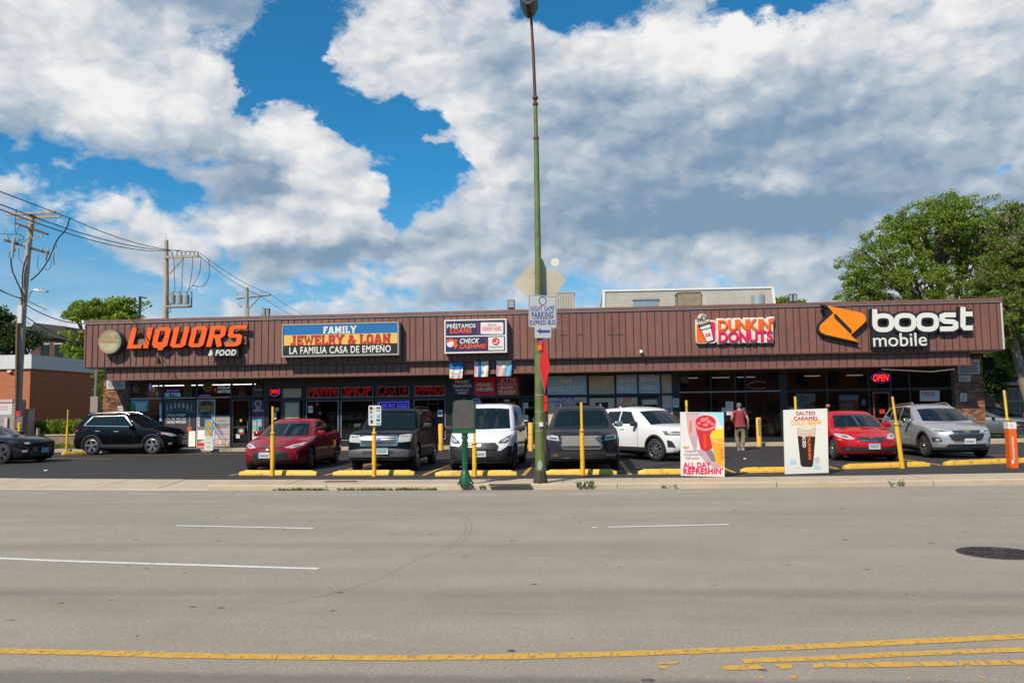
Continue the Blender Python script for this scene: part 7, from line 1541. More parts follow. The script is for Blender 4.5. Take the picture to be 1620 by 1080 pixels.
# poster boards
def board(name, label, c4, base_items, z, Y, base):
    xs_ = [p[0] for p in c4]; ys_ = [p[1] for p in c4]
    t, L = sgn(name, label, 'poster board', (min(xs_), min(ys_), max(xs_), max(ys_)), base, base_items, Y=Y, th=.05, z=z, shape=c4, thick_items=.0004)
    g = MB()
    for x in (L(c4[0][0] + 30, 0)[0], L(c4[1][0] - 30, 0)[0]):
        zb_ = L(0, max(ys_))[1]; zt_ = L(0, min(ys_) + 60)[1]; g.tube([(x, .01, zt_), (x, .42, zb_)], .018, 6)
    g.build('prop_leg', m_alu, t); return t, L
z = (920, 480, 3.6); Yp = G(1112, 754, LOT).y
its = [('p', [(564, 620), (808, 620), (808, 720), (764, 640), (700, 624), (640, 700), (640, 640), (610, 622)], 'cyan'), ('p', [(592, 622), (668, 622), (660, 700), (655, 830), (640, 840), (606, 742)], 'lpink'), ('p', [(596, 632), (664, 632), (656, 700), (648, 760), (610, 745)], 'palepink'), ('p', [(655, 830), (740, 832), (790, 930), (760, 940), (700, 900)], 'lpink'), ('p', [(700, 836), (742, 836), (770, 900), (740, 896)], 'mid'),
       ('t', 'DUNKIN', 'dorange', (609, 668, 628, 736), dict(rot=90, bold=.045, spacing=1.1)),
       ('p', [(645, 690), (763, 690), (740, 826), (720, 838), (696, 838), (676, 826)], 'drink'), ('d', (704, 674, 59), 'drink', .66), ('s', [(704 + 59 * math.cos(a), 674 + 40 * math.sin(a)) for a in [2 * math.pi * i / 24 for i in range(24)]], 'palepink', 4, True), ('d', (690, 662, 16), 'dink', .7), ('d', (722, 672, 14), 'dink', .7), ('d', (704, 690, 15), 'dink', .6), ('d', (668, 680, 11), 'dink', .7), ('d', (742, 684, 10), 'dink', .8), ('d', (712, 654, 10), 'dink', .7), ('s', [(648, 700), (670, 716), (704, 722), (738, 716), (761, 700)], 'palepink', 4),
       ('t', 'DUNKIN', 'dorange', (692, 744, 712, 820), dict(rot=90, bold=.045, spacing=1.1)),
       ('p', [(728, 748), (808, 740), (808, 930), (790, 924), (764, 910)], 'juice'), ('p', [(730, 745), (742, 726), (770, 714), (808, 712), (808, 764), (770, 774), (740, 766)], 'ywh'), ('s', [(730, 750), (744, 778), (776, 790), (808, 794)], 'pale', 4), ('t', 'DUNK', 'dorange', (788, 826, 806, 890), dict(rot=90, bold=.045, spacing=1.1)),
       ('t', 'NEW', 'dorange', (576, 812, 610, 824), B), ('t', 'Raspberry\nWatermelon\nRefresher', 'lpink', (576, 830, 680, 884), B), ('t', 'ALL DAY', 'pink', (577, 902, 733, 932), dict(bold=.04, spacing=1.1)), ('t', "REFRESHIN'", 'pink', (577, 934, 803, 968), dict(bold=.04, spacing=1.1))]
board('poster_board', 'white poster board with red and yellow iced drinks and magenta words', [(561, 617), (808, 619), (813, 986), (564, 979)], its, z, Yp, K['white'])
z = (1140, 480, 3.6); Yp = G(1276, 749, LOT).y
its = [('t', 'SALTED\nCARAMEL', 'brick', (412, 614, 554, 664), dict(bold=.04, spacing=1.1)), ('t', 'COLD BREW', 'juice', (396, 666, 572, 691), dict(bold=.04, spacing=1.1)),
       ('p', [(434, 740), (538, 740), (524, 915), (515, 930), (462, 928), (452, 915)], 'coffee'), ('p', [(430, 712), (432, 752), (470, 758), (505, 754), (537, 758), (540, 712)], 'foam'), ('d', (485, 712, 56), 'foam', .36), ('d', (484, 704, 44), 'cream', .34), ('s', [(430, 722), (460, 732), (510, 732), (541, 722)], 'pale', 3),
       ('t', 'ICED', 'white', (462, 756, 484, 820), dict(rot=90, bold=.045, spacing=1.1)), ('t', 'DUNKIN', 'dorange', (491, 752, 514, 886), dict(rot=90, bold=.045, spacing=1.1)), ('p', [(530, 880), (556, 870), (562, 900), (536, 910)], 'lgrey'), ('p', [(526, 914), (560, 912), (570, 938), (530, 942)], 'cyan'), ('p', [(534, 918), (556, 918), (562, 934), (538, 936)], 'pale'), ('p', [(390, 884), (424, 884), (426, 912), (392, 912)], 'cyan'), ('p', [(395, 889), (418, 889), (420, 906), (397, 906)], 'pale'), ('s', [(424, 936), (448, 928)], 'lgrey', 3)]
board('poster_board', 'white poster board with an iced coffee cup under red caramel lettering', [(355, 606), (604, 597), (612, 962), (364, 970)], its, z, Yp, K['white'])
# orange wrap round the last post
z = (1320, 480, 3.6); b4 = G(1600, 739, LOT); rp = thing('post_wrap', 'orange box wrap with white phone brand lettering round the right-hand post', 'post wrap', (b4.x, b4.y, LOT - .01))
q = lambda u, v: ((P(1320 + u / 3.6, 480 + v / 3.6, b4.y).x - b4.x), P(1320 + u / 3.6, 480 + v / 3.6, b4.y).z - LOT)
x0, z1 = q(976, 673); x1, zb_ = q(1037, 932); zm = q(0, 722)[1]
MB().bb((x0, -.11, 0), (x1, .10, zm)).build('orange_panel', mat('wrap_orange', (.78, .12, .01), .5), rp); MB().bb((x0 - .006, -.116, zm), (x1 + .006, .106, z1)).build('white_cap', K['white'], rp)
for i in range(3): MB().bb((x0 + .05, -.120, zm + .05 + .045 * i), (x1 - .06 - .03 * i, -.115, zm + .065 + .045 * i)).build('print_row', K['dorange'], rp)
a, b_ = q(994, 756), q(1014, 886); me = text_mesh('boostmobile', w=a[1] - b_[1], h=b_[0] - a[0] + .01, bold=.02); me.transform(Matrix.Rotation(rad(-90), 4, 'Y')); me.transform(Matrix.Translation(((a[0] + b_[0]) / 2, -.114, (a[1] + b_[1]) / 2))); link('lettering', me, rp, K['white'])
c = q(1003, 898); MB().prism([(c[0] - .035, c[1] - .05), (c[0] + .02, c[1] - .04), (c[0] + .04, c[1] + .03), (c[0] - .02, c[1] + .05)], -.117, -.112).build('white_logo', K['white'], rp)
# drop cover and slots in the pavement, paper scraps
for pa, pb, lb in (((516, 761.5), (562, 761.5), 'rusty rectangular utility cover in the pavement before the black four-wheel drive'), ((775, 766), (838, 766), 'long rusty cover at the foot of the lamp post')):
    a, c = G(*pa, LOT), G(*pb, LOT); t = thing('utility_cover', lb, 'utility cover', ((a.x + c.x) / 2, (a.y + c.y) / 2, LOT)); w_ = (c.x - a.x) / 2; MB().bb((-w_, -.09 if 'rect' in lb else -.03, -.02), (w_, .12 if 'rect' in lb else .03, .012)).build('plate', mat('rust_plate', (.16, .085, .05), .8, var=.3), t); MB().bb((-w_ - .02, -.15 if 'rect' in lb else -.05, -.02), (w_ + .02, .15 if 'rect' in lb else .05, .006)).build('rim', m_iron, t)
for i, (px, py, s_, lb) in enumerate(((72, 744.5, .06, 'scrap of white paper on the dark lot at the left'), (1425, 767, .09, 'crumpled grey litter at the kerb under the leaning post'), (1178, 726, .05, 'tiny pale litter on the lot left of the cold brew board'))):
    q_ = G(px, py, LOT if i != 1 else .02); g = MB(); g.add([(-s_, -s_ * .6, .0), (s_, -s_ * .5, .01), (s_ * .8, s_ * .6, .03), (-s_ * .7, s_ * .5, .012), (0, 0, .035)], [(0, 1, 4), (1, 2, 4), (2, 3, 4), (3, 0, 4)]); o = g.build('litter', K['pale']); o.location = q_; tag(o, lb, 'litter')

# ------------------------------------------------------------------ poles and wires on the left
m_wood = node_mat('pole_wood', lambda nt, geo, b_: (nt.links.new(nmix(nt, nnoise(nt, nscale(nt, geo.outputs['Position'], (1, 1, .12)), 14, 6, .7), (.26, .215, .165), (.50, .43, .34)), b_.inputs['Base Color']), setattr(b_.inputs['Roughness'], 'default_value', .95)))
m_dwood = mat('dark_wood', (.10, .065, .05), .9, var=.3, vscale=12); m_wire = mat('wire', (.015, .015, .016), .7); m_ins = mat('insulator', (.42, .42, .42), .3); m_tr = mat('transformer', (.27, .27, .26), .5)
def U(px, py, Y): return P(px, py, Y)
zz = lambda u, v: (u / 5.4, 290 + v / 5.4)
# first pole
Yq = 37.0
tp = thing('utility_pole', 'leaning wooden utility pole with three crossarms at the far left', 'utility pole', tuple(U(27.5, 700, Yq)))
def W_(g, nm, m, t, **k): return g.build(nm, m, t, world=True, **k)
g = MB(); g.tube([U(27, 712, Yq), U(30, 600, Yq), U(37, 480, Yq), U(44, 400, Yq), U(51.5, 340, Yq)], [.17, .165, .155, .14, .125], 12); W_(g, 'pole_shaft', m_wood, tp, smooth=50)
def arm(t, a, c, th, m, Y, nm='crossarm', dy=-.18):
    A, Bq = U(*zz(*a), Y) + Vector((0, dy, 0)), U(*zz(*c), Y) + Vector((0, dy, 0)); d = Bq - A; ang = math.atan2(d.z, d.x); Mx = Matrix.Rotation(-ang, 3, 'Y'); g = MB(); g.box((A + Bq) / 2, (d.length, .10, th), M=Mx); return W_(g, nm, m, t)
arm(tp, (75, 272), (495, 252), .12, m_wood, Yq); arm(tp, (105, 292), (495, 275), .11, m_wood, Yq, dy=.18); arm(tp, (155, 350), (430, 442), .11, m_dwood, Yq); arm(tp, (62, 492), (435, 604), .12, m_dwood, Yq)
g = MB()
for a, c in (((175, 290), (265, 350)), ((390, 295), (300, 360)), ((335, 290), (270, 350)), ((235, 390), (285, 485)), ((360, 430), (285, 485))): g.tube([U(*zz(*a), Yq - .2), U(*zz(*c), Yq - .15)], .025, 5)
W_(g, 'arm_brace', m_wood, tp)
for i, (a, c, w_) in enumerate((((118, 475), (105, 640), .14), ((235, 510), (235, 610), .16), ((405, 575), (390, 660), .10), ((460, 590), (450, 640), .09))):
    g = MB(); g.tube([U(*zz(*a), Yq - .35), U(*zz(*c), Yq - .35)], [w_ * .6, w_ * .45], 10); W_(g, 'cutout', m_ins if i != 2 else m_tr, tp, smooth=40)
g = MB()
for a in ((155, 365), (160, 450), (356, 452), (356, 560), (135, 230), (415, 570), (490, 575), (65, 470), (125, 465), (150, 490), (210, 525), (260, 545), (125, 570), (155, 565), (60, 460)):
    q_ = U(*zz(*a), Yq - .25); g.tube([q_ - Vector((0, 0, .08)), q_ + Vector((0, 0, .08))], .045, 6)
W_(g, 'insulator', m_ins, tp)
g = MB()
def cable(g, pts, Y, r=.018, n=5):
    g.tube(smooth_pts([U(*zz(*p), Y) for p in pts], 6), r, n)
for pts, r in (([(110, 540), (95, 640), (105, 740), (150, 850), (185, 940), (185, 1080)], .035), ([(235, 620), (205, 700), (192, 800), (195, 900)], .032), ([(595, 300), (560, 400), (490, 480), (440, 600), (410, 660), (340, 760), (262, 830)], .03), ([(135, 240), (128, 380), (150, 450)], .015), ([(0, 430), (90, 435), (180, 440), (200, 480), (140, 480)], .016), ([(75, 640), (80, 600), (110, 560)], .012), ([(160, 560), (165, 640), (200, 690)], .012), ([(440, 650), (430, 720), (400, 740), (390, 720)], .012), ([(460, 620), (462, 700)], .02), ([(330, 610), (320, 700), (335, 750)], .012), ([(484, 520), (480, 560), (495, 590)], .012), ([(0, 915), (80, 950), (180, 985)], .016), ([(190, 985), (250, 1010), (320, 1045), (400, 1080)], .02), ([(155, 350), (152, 450)], .012), ([(240, 470), (200, 500), (160, 490)], .012), ([(225, 950), (250, 970), (230, 990), (195, 940)], .014)):
    cable(g, pts, Yq - .22, r)
W_(g, 'cable', m_wire, tp)
g = MB(); g.tube(smooth_pts([U(*zz(*p), Yq - .2) for p in ((248, 970), (258, 935), (285, 912), (330, 912))], 5), .035, 8); W_(g, 'lamp_arm', m_alu, tp); g = MB(); A = U(*zz(362, 922), Yq - .2); g.box(A, (.5, .22, .08), M=Matrix.Rotation(.06, 3, 'Y')); g.box(A + Vector((-.02, 0, .1)), (.08, .08, .1)); W_(g, 'lamp_head', mat('lamp_grey', (.45, .45, .44), .4), tp)
g = MB(); g.bb(U(31.5, 496, Yq - .3) + Vector((-.12, 0, -.45)), U(31.5, 496, Yq - .3) + Vector((.08, .1, .4))); W_(g, 'riser_shield', K['pale'], tp)
g = MB(); g.tube([U(24.5, 680, Yq - .25), U(27.5, 500, Yq - .25)], .06, 8); W_(g, 'riser_pipe', mat('riser_rust', (.22, .10, .04), .7, var=.3), tp)
g = MB(); g.bb(U(31, 668, Yq - .3) + Vector((-.14, -.06, -.28)), U(31, 668, Yq - .3) + Vector((.18, .1, .28))); W_(g, 'meter_box', mat('meter_grey', (.14, .13, .13), .6), tp); g = MB(); g.bb(U(29, 654, Yq - .36) + Vector((-.12, 0, -.12)), U(29, 654, Yq - .36) + Vector((.10, .02, .12))); W_(g, 'red_notice', K['dred'], tp)
# second pole with its transformer bank
Y2 = 56.0
tp2 = thing('utility_pole', 'tall wooden pole with a bank of three cutouts behind the liquor sign', 'utility pole', tuple(U(262, 520, Y2)))
g = MB(); g.tube([U(260, 640, Y2), U(261.5, 520, Y2), U(263, 440, Y2), U(263, 380, Y2)], [.24, .22, .18, .14], 12); W_(g, 'pole_shaft', m_wood, tp2, smooth=50)
g = MB(); g.tube([U(262.3, 380, Y2), U(262.3, 368, Y2)], .03, 5); W_(g, 'lightning_rod', K['pale'], tp2)
g = MB(); A, Bq = U(260, 407, Y2 - .25), U(315, 407, Y2 - .25); g.bb((A.x, A.y - .08, A.z - .08), (Bq.x, A.y + .08, A.z + .08)); W_(g, 'crossarm', m_wood, tp2)
g = MB(); g.tube([U(290, 409, Y2 - .2), U(267, 434, Y2 - .2)], .05, 5); W_(g, 'arm_brace', m_wood, tp2)
g = MB()
for px in (272, 280, 287, 293, 300, 307, 313): q_ = U(px, 401, Y2 - .25); g.tube([q_ - Vector((0, 0, .15)), q_ + Vector((0, 0, .15))], .07, 6)
W_(g, 'insulator', m_ins, tp2)
for px in (272, 283, 294):
    g = MB(); q0, q1 = U(px + 1, 462, Y2 - .5), U(px + 1, 481, Y2 - .5); g.lathe([(.001, 0), (.20, .02), (.20, (q0 - q1).z * .75), (.08, (q0 - q1).z * .8), (.07, (q0 - q1).z * 1.1), (.001, (q0 - q1).z * 1.12)], 12, tuple(q1), caps=False); W_(g, 'transformer', m_tr, tp2, smooth=35)
g = MB(); a, c = U(268, 463, Y2 - .3), U(303, 485, Y2 - .3)
g.bb((a.x, a.y - .5, c.z - .06), (c.x, a.y + .1, c.z + .06)); g.bb((a.x, a.y, c.z), (a.x + .07, a.y + .1, a.z)); g.bb((c.x - .07, a.y, c.z), (c.x, a.y + .1, a.z)); g.bb((a.x, a.y, a.z), (c.x, a.y + .06, a.z + .06)); W_(g, 'platform', m_tr, tp2)
g = MB()
for pts in (((275, 408), (276, 440), (277, 460)), ((290, 408), (288, 440), (288, 460)), ((305, 406), (303, 435), (298, 460)), ((318, 405), (316, 430), (306, 450), (299, 458)), ((330, 410), (331, 435), (322, 452), (304, 452)), ((262, 470), (266, 475), (270, 492), (262, 495))): g.tube(smooth_pts([U(*p, Y2 - .5) for p in pts], 6), .022, 4)
W_(g, 'cable', m_wire, tp2)
# third pole
Y3 = 72.0; tp3 = thing('utility_pole', 'smallest most distant utility pole with one crossarm, left of the blue sign', 'utility pole', tuple(U(390, 520, Y3)))
g = MB(); g.tube([U(389.5, 620, Y3), U(390.5, 455, Y3)], [.22, .16], 10); W_(g, 'pole_shaft', m_wood, tp3, smooth=50)
g = MB(); A, Bq = U(374, 472, Y3), U(429, 466, Y3); g.tube([A, Bq], .09, 4); W_(g, 'crossarm', m_wood, tp3); g = MB(); g.tube([U(393, 488, Y3), U(413, 468, Y3)], .06, 4); W_(g, 'arm_brace', m_wood, tp3)
g = MB(); q_ = U(377, 480, Y3); g.tube([q_, q_ + Vector((.3, 0, -.3))], .12, 8); q_ = U(392, 494, Y3); g.tube([q_ + Vector((0, 0, -.4)), q_ + Vector((0, 0, .4))], .14, 8)
for px in (375, 383, 400, 412, 426): q_ = U(px, 468, Y3); g.tube([q_, q_ + Vector((0, 0, .3))], .06, 5)
W_(g, 'insulator', m_ins, tp3)
# wires between them
wi = 0
for a, c, sag, lb in (((0, 303, 26), (110, 345, 37), .0, 'top power line coming in from the left edge'), ((110, 345, 37), (313, 398, 56), .9, 'top power line between the first and second poles'), ((0, 323, 26), (285, 396, 56), .9, 'middle power line past the first pole'), ((0, 331, 26), (270, 397, 56), .9, 'lowest of the three long power lines past the first pole'),
                      ((316, 400, 56), (429, 466, 72), .6, 'power line from the second pole to the third, uppermost'), ((312, 402, 56), (412, 468, 72), .6, 'power line from the second pole to the third, lower'), ((429, 466, 72), (486, 500, 92), .3, 'power line running down beyond the third pole'), ((412, 468, 72), (470, 502, 92), .3, 'second power line running down beyond the third pole'),
                      ((38, 480, 37), (136, 512, 38.5), .5, 'service wire from the first pole to the mall roof'), ((40, 500, 37), (136, 542, 38.5), .4, 'lower service wire reaching the end of the fascia'), ((0, 508, 37), (136, 544, 38), .2, 'thick service bundle sloping to the left end of the fascia'), ((0, 458, 28), (33, 471, 37), .1, 'short wire entering from the left edge to the first pole')):
    A, Bq = U(*a), U(*c); n = 14; pts = [A.lerp(Bq, i / n) - Vector((0, 0, sag * 4 * (i / n) * (1 - i / n) * .5)) for i in range(n + 1)]
    g = MB(); g.tube(pts, .035 if 'bundle' in lb else (.022 if 'service' in lb or 'short' in lb else .021), 4); o = g.build('power_line', m_wire); tag(o, lb, 'power line')
# dark lot light behind
Y4 = 50.0; t = thing('lot_light', 'dark slim area light with a flat head rising behind the left tree', 'area light', tuple(U(220.5, 520, Y4))); g = MB(); g.bb(U(220.5, 560, Y4) - Vector((.09, .09, 0)), U(220.5, 469, Y4) + Vector((.09, .09, 0))); W_(g, 'pole_shaft', m_blk, t); g = MB(); g.box(U(226, 470.5, Y4), (.38, .3, .07), M=Matrix.Rotation(.15, 3, 'Y')); W_(g, 'lamp_head', m_blk, t)

# ------------------------------------------------------------------ things on the mall roof
def roof_flood(px, py, lb, Y=35.2, s_=1.0, dbl=False):
    q_ = U(px, py, Y); t = thing('floodlight', lb, 'floodlight', (q_.x, Y, 5.6), 0)
    h = q_.z - 5.6
    g = MB(); g.tube([(0, 0, 0), (0, 0, h)], .03, 6); g.build('stem', m_alu, t); n = 2 if dbl else 1
    for i in range(n):
        x = (i - (n - 1) / 2) * .17; g = MB(); g.box((x, -.02, h + .22 * s_), (.15 if dbl else .30 * s_, .14, .40 * s_), M=Matrix.Rotation(.1, 3, 'Y') if dbl else None); ho = g.build('housing', m_blk, t)
        g = MB(); g.box((x, -.095, h + .24 * s_), (.11 if dbl else .24 * s_, .006, .30 * s_)); g.build('lens', mat('flood_lens', (.30, .33, .34), .3), ho)
roof_flood(809, 490, 'square floodlight above the check cashing sign'); roof_flood(421, 503, 'narrow twin floodlight above the roof left of the jewelry sign', s_=1.0, dbl=True); roof_flood(1254, 480, 'dark twin floodlight left of the orange swoosh emblem', s_=.95, dbl=True)
t = thing('roof_hatch', 'low pale roof hatch under the square floodlight', 'roof hatch', tuple(U(809, 493, 36.5))); q_ = U(809, 493, 36.5); MB().bb((-.42, -.3, -.3), (.42, .3, .05)).build('hatch_body', K['beige'], t); MB().bb((-.46, -.34, .05), (.46, .34, .09)).build('hatch_lid', K['beige'], t)
a, c = U(877, 464, 42), U(909, 496, 42); t = thing('air_conditioner', 'beige ribbed rooftop air conditioner behind the parking sign', 'air conditioner', ((a.x + c.x) / 2, 42, 5.62)); w_ = (c.x - a.x) / 2; h = a.z - 5.62
m_ac = mat('ac_beige', (.40, .37, .29), .5, var=.1); MB().bb((-w_ * 1.6, 0, 0), (w_, 1.2, h)).build('cabinet', m_ac, t); MB().bb((-w_ * 1.6 - .03, -.03, h), (w_ + .03, 1.23, h + .06)).build('lid', m_ac, t); g = MB()
x = -w_ * 1.6 + .06
while x < w_ - .1: g.bb((x, -.03, .1), (x + .05, 0, h - .08)); x += .13
tag(g.build('fin', m_ac, t), kind='stuff')
Yh = 46.0
m_wb = node_mat('white_brick', brick_fn((.52, .48, .42), (.42, .38, .33), (.34, .31, .27), dark=.4))
a, c = U(954, 459, Yh), U(1222, 455, Yh); t = thing('rooftop_building', 'pale brick building rising behind the mall roof', 'building', ((a.x + c.x) / 2, Yh, 5.6)); 
A = lambda px, py: (U(px, py, Yh).x - (a.x + c.x) / 2, U(px, py, Yh).z - 5.6)
MB().prism([A(954, 460), A(1221, 455), A(1229, 485), A(1229, 520), A(954, 520)], 0, 8).build('wall', m_wb, t); g = MB(); g.prism([A(953, 459), A(1222, 453.5), A(1223, 456), A(953, 461.5)], -.06, 8.05); g.build('coping', K['white'], t); g = MB(); g.prism([A(953, 459), A(957, 459), A(957, 520), A(953, 520)], -.05, -.01); g.build('corner_trim', K['white'], t); g = MB(); g.prism([A(1220, 455), A(1224, 455), A(1232, 520), A(1228, 520)], -.05, -.01); g.build('corner_trim', K['white'], t)
g = MB(); g.prism([A(1002, 474), A(1041, 473), A(1041, 500), A(1002, 500)], -.04, -.01); g.build('window', mat('roof_window', (.22, .28, .34), .2), t); g = MB(); g.prism([A(1000, 472.5), A(1042, 471.5), A(1042, 474), A(1000, 475)], -.1, -.04); g.build('window_head', m_alu, t)
a, c = U(1072, 464, 42), U(1116, 490, 42); t = thing('roof_unit', 'rust stained square roof unit in front of the pale brick building', 'roof unit', ((a.x + c.x) / 2, 42, 5.62)); w_ = (c.x - a.x) / 2; h = a.z - 5.62; MB().bb((-w_, 0, 0), (w_ * .72, 1.2, h)).build('cabinet', mat('stained_metal', (.26, .21, .14), .7, var=.45, vscale=3), t); MB().bb((w_ * .72 + .01, .1, 0), (w_ + .12, 1, h - .05)).build('side_panel', K['beige'], t); g = MB(); g.bb((-w_ - .03, -.03, h), (w_ * .75, 1.23, h + .05)); g.bb((-w_ - .03, -.03, 0), (-w_ - .003, .0, h)); g.build('frame', m_br, t)
a = U(1199, 467, 40); t = thing('roof_vent_pipe', 'round galvanised roof vent near the right end of the pale building', 'roof vent', (a.x, 40, 5.62)); h = a.z - 5.62; MB().lathe([(.26, 0), (.26, h * .6), (.32, h * .62), (.32, h), (.05, h + .02)], 18).build('vent_body', mat('galvanised', (.5, .5, .48), .35, .6), t, smooth=40)
a, c = U(912, 487, 44), U(954, 490, 44); t = thing('roof_ledge', 'low pale roof ledge between air conditioner and brick building', 'roof ledge', ((a.x + c.x) / 2, 44, 5.62)); MB().bb(((a.x - c.x) / 2 - .0, 0, 0), ((c.x - a.x) / 2, .3, a.z - 5.62)).build('ledge', m_wb, t)
# ------------------------------------------------------------------ brick building and surroundings at the left
m_rb = node_mat('orange_brick', brick_fn((.52, .15, .055), (.40, .105, .042), (.34, .20, .13), dark=.25))
Yb_ = 42.0; cx_ = P(46, 650, Yb_).x; zt = P(46, 561, Yb_).z; zp = P(46, 583, Yb_).z; z2 = P(46, 649, Yb_).z
dend = 16.0
t = thing('brick_building', 'orange brick building with a deep white parapet at the left', 'building', (cx_ - 9, Yb_, .1))
def wl(nm, lo, hi, m, par=None): g = MB(); g.bb(lo, hi); return g.build(nm, m, par or t, world=True)
wall = wl('wall', (cx_ - 18, Yb_, .1), (cx_, Yb_ + dend, zp), m_rb)
wl('parapet', (cx_ - 18.1, Yb_ - .12, zp), (cx_ + .12, Yb_ + dend + .1, zt), mat('parapet_white', (.62, .62, .60), .6, var=.08)); wl('plinth', (cx_ - 18.02, Yb_ - .05, .1), (cx_ + .05, Yb_ + dend, z2 - .5), mat('plinth_grey', (.28, .23, .18), .9, var=.3))
wl('corner_downpipe', (cx_ - .06, Yb_ - .10, .1), (cx_ - .0, Yb_ - .051, zp - .005), K['beige']) if False else None
pm = wl('wall_lamp', (P(17, 585, Yb_).x - .1, Yb_ - .15, P(17, 587, Yb_).z - .06), (P(17, 585, Yb_).x + .12, Yb_ - .002, P(17, 587, Yb_).z + .05), K['pale'])
# ATM-like kiosk and machines at the left edge
Yk = 39.0
t = thing('kiosk', 'pale red-lettered kiosk cut by the left edge', 'kiosk', tuple(P(8, 690, Yk))); a, c = P(-14, 632, Yk), P(20, 700, Yk)
def wl2(nm, r, y0, y1, m): a, c = P(r[0], r[1], Yk), P(r[2], r[3], Yk); g = MB(); g.bb((a.x, y0, c.z), (c.x, y1, a.z)); return g.build(nm, m, t, world=True)
wl2('body', (-14, 636, 20, 704), Yk, Yk + .9, mat('kiosk_grey', (.30, .28, .28), .6, var=.15)); wl2('white_panel', (-2, 638, 19, 656), Yk - .02, Yk - .001, K['pale']); wl2('red_panel', (0, 641, 12, 648), Yk - .03, Yk - .021, K['palepink']); wl2('roof_band', (-14, 632, 21, 636), Yk - .05, Yk + .95, K['palepink']); wl2('pink_pipe', (9, 660, 13, 682), Yk - .1, Yk - .03, K['palepink'])
t = thing('wooden_cabinet', 'tan weathered cabinet between kiosk and leaning pole', 'cabinet', tuple(P(38, 690, 40))); a, c = P(34, 648, 40), P(43, 704, 40); g = MB(); g.bb((a.x, 40, c.z), (c.x, 40.5, a.z)); g.build('body', K['beige'], t, world=True); g = MB(); g.bb((a.x - .03, 39.97, a.z), (c.x + .03, 40.53, a.z + .05)); g.build('lid', K['beige'], t, world=True)
t = thing('electric_cabinet', 'grey electrical box on the side wall by the mall corner', 'electrical box', tuple(P(148, 640, 40))); a, c = P(143, 627, 38.5), P(154, 652, 38.5); g = MB(); g.bb((a.x, 38.5, c.z), (c.x, 38.8, a.z)); g.build('box', mat('meter_pale', (.27, .25, .22), .6), t, world=True); g = MB(); g.tube([((a.x + c.x) / 2, 38.6, a.z), ((a.x + c.x) / 2 + .05, 38.6, P(150, 580, 38.5).z)], .06, 6); g.tube([((a.x + c.x) / 2, 38.6, c.z), ((a.x + c.x) / 2, 38.6, .1)], .05, 6); g.build('conduit', mat('meter_grey2', (.22, .22, .21), .6), t, world=True)
t = thing('short_post', 'short yellow post behind the charcoal coupe', 'bollard', tuple(P(30, 700, 36))); a, c = P(28, 669, 36), P(32, 712, 36); g = MB(); g.lathe([(.07, 0), (.07, a.z - .1), (.002, a.z - .06)], 12, caps=False); g.v = [(v[0] + P(30, 700, 36).x, v[1] + 36, v[2] + .1) for v in g.v]; g.build('post', m_yp, t, world=True)
t = thing('short_post', 'short red topped marker post beside the hedge', 'marker post', tuple(P(60.5, 700, 38))); q = P(60.5, 677, 38); g = MB(); g.lathe([(.07, 0), (.07, q.z - .1)], 10); g.v = [(v[0] + q.x, v[1] + 38, v[2] + .1) for v in g.v]; g.build('post', K['palepink'], t, world=True)
# driveway and low retaining wall
g = MB(); g.slab([(-60, 37.2), (-23.0, 37.2), (-21.9, 44), (-60, 41)], .0, .20); structure(g.build('driveway', mat('asphalt_grey', (.10, .095, .095), .9, var=.15)))
a, c = P(78, 689, 38.0), P(126, 714, 38.0); t = thing('retaining_wall', 'low tan retaining wall behind the black suv tail', 'wall', ((a.x + c.x) / 2, 38, .1)); MB().bb(((a.x - c.x) / 2 - .1, -.1, 0), ((c.x - a.x) / 2 + .6, .15, max(.4, a.z - .1))).build('wall_body', mat('wall_tan', (.25, .18, .11), .9, var=.3), t); MB().bb(((a.x - c.x) / 2 - .15, -.14, max(.4, a.z - .1)), ((c.x - a.x) / 2 + .65, .19, max(.4, a.z - .1) + .06)).build('wall_cap', m_conc, t)

# ------------------------------------------------------------------ foliage
def leaf_mat(name, c1, c2):
    if name in MATS: return MATS[name]
    m = bpy.data.materials.new(name); m.use_nodes = True; nt = m.node_tree; b = nt.nodes['Principled BSDF']; g = nt.nodes.new('ShaderNodeNewGeometry'); mx = nt.nodes.new('ShaderNodeMix'); mx.data_type = 'RGBA'
    nt.links.new(g.outputs['Random Per Island'], mx.inputs[0]); mx.inputs[6].default_value = (*c1, 1); mx.inputs[7].default_value = (*c2, 1); nt.links.new(mx.outputs[2], b.inputs['Base Color']); b.inputs['Roughness'].default_value = .6
    tr = nt.nodes.new('ShaderNodeBsdfTranslucent'); nt.links.new(nmix(nt, 1.0, mx.outputs[2], (1.3, 1.5, .5), 'MULTIPLY'), tr.inputs[0]); ms = nt.nodes.new('ShaderNodeMixShader'); ms.inputs[0].default_value = .45; nt.links.new(b.outputs[0], ms.inputs[1]); nt.links.new(tr.outputs[0], ms.inputs[2])
    o = [n for n in nt.nodes if n.type == 'OUTPUT_MATERIAL'][0]; nt.links.new(ms.outputs[0], o.inputs[0]); MATS[name] = m; return m
m_leafA = leaf_mat('leaves_bright', (.085, .14, .012), (.30, .38, .045)); m_leafB = leaf_mat('leaves_olive', (.085, .13, .02), (.25, .29, .06)); m_leafC = leaf_mat('leaves_dark', (.022, .05, .012), (.07, .12, .03)); m_bark = mat('bark', (.10, .075, .055), .95, var=.4, vscale=9); m_barkp = mat('bark_pale', (.26, .215, .17), .95, var=.3, vscale=9)
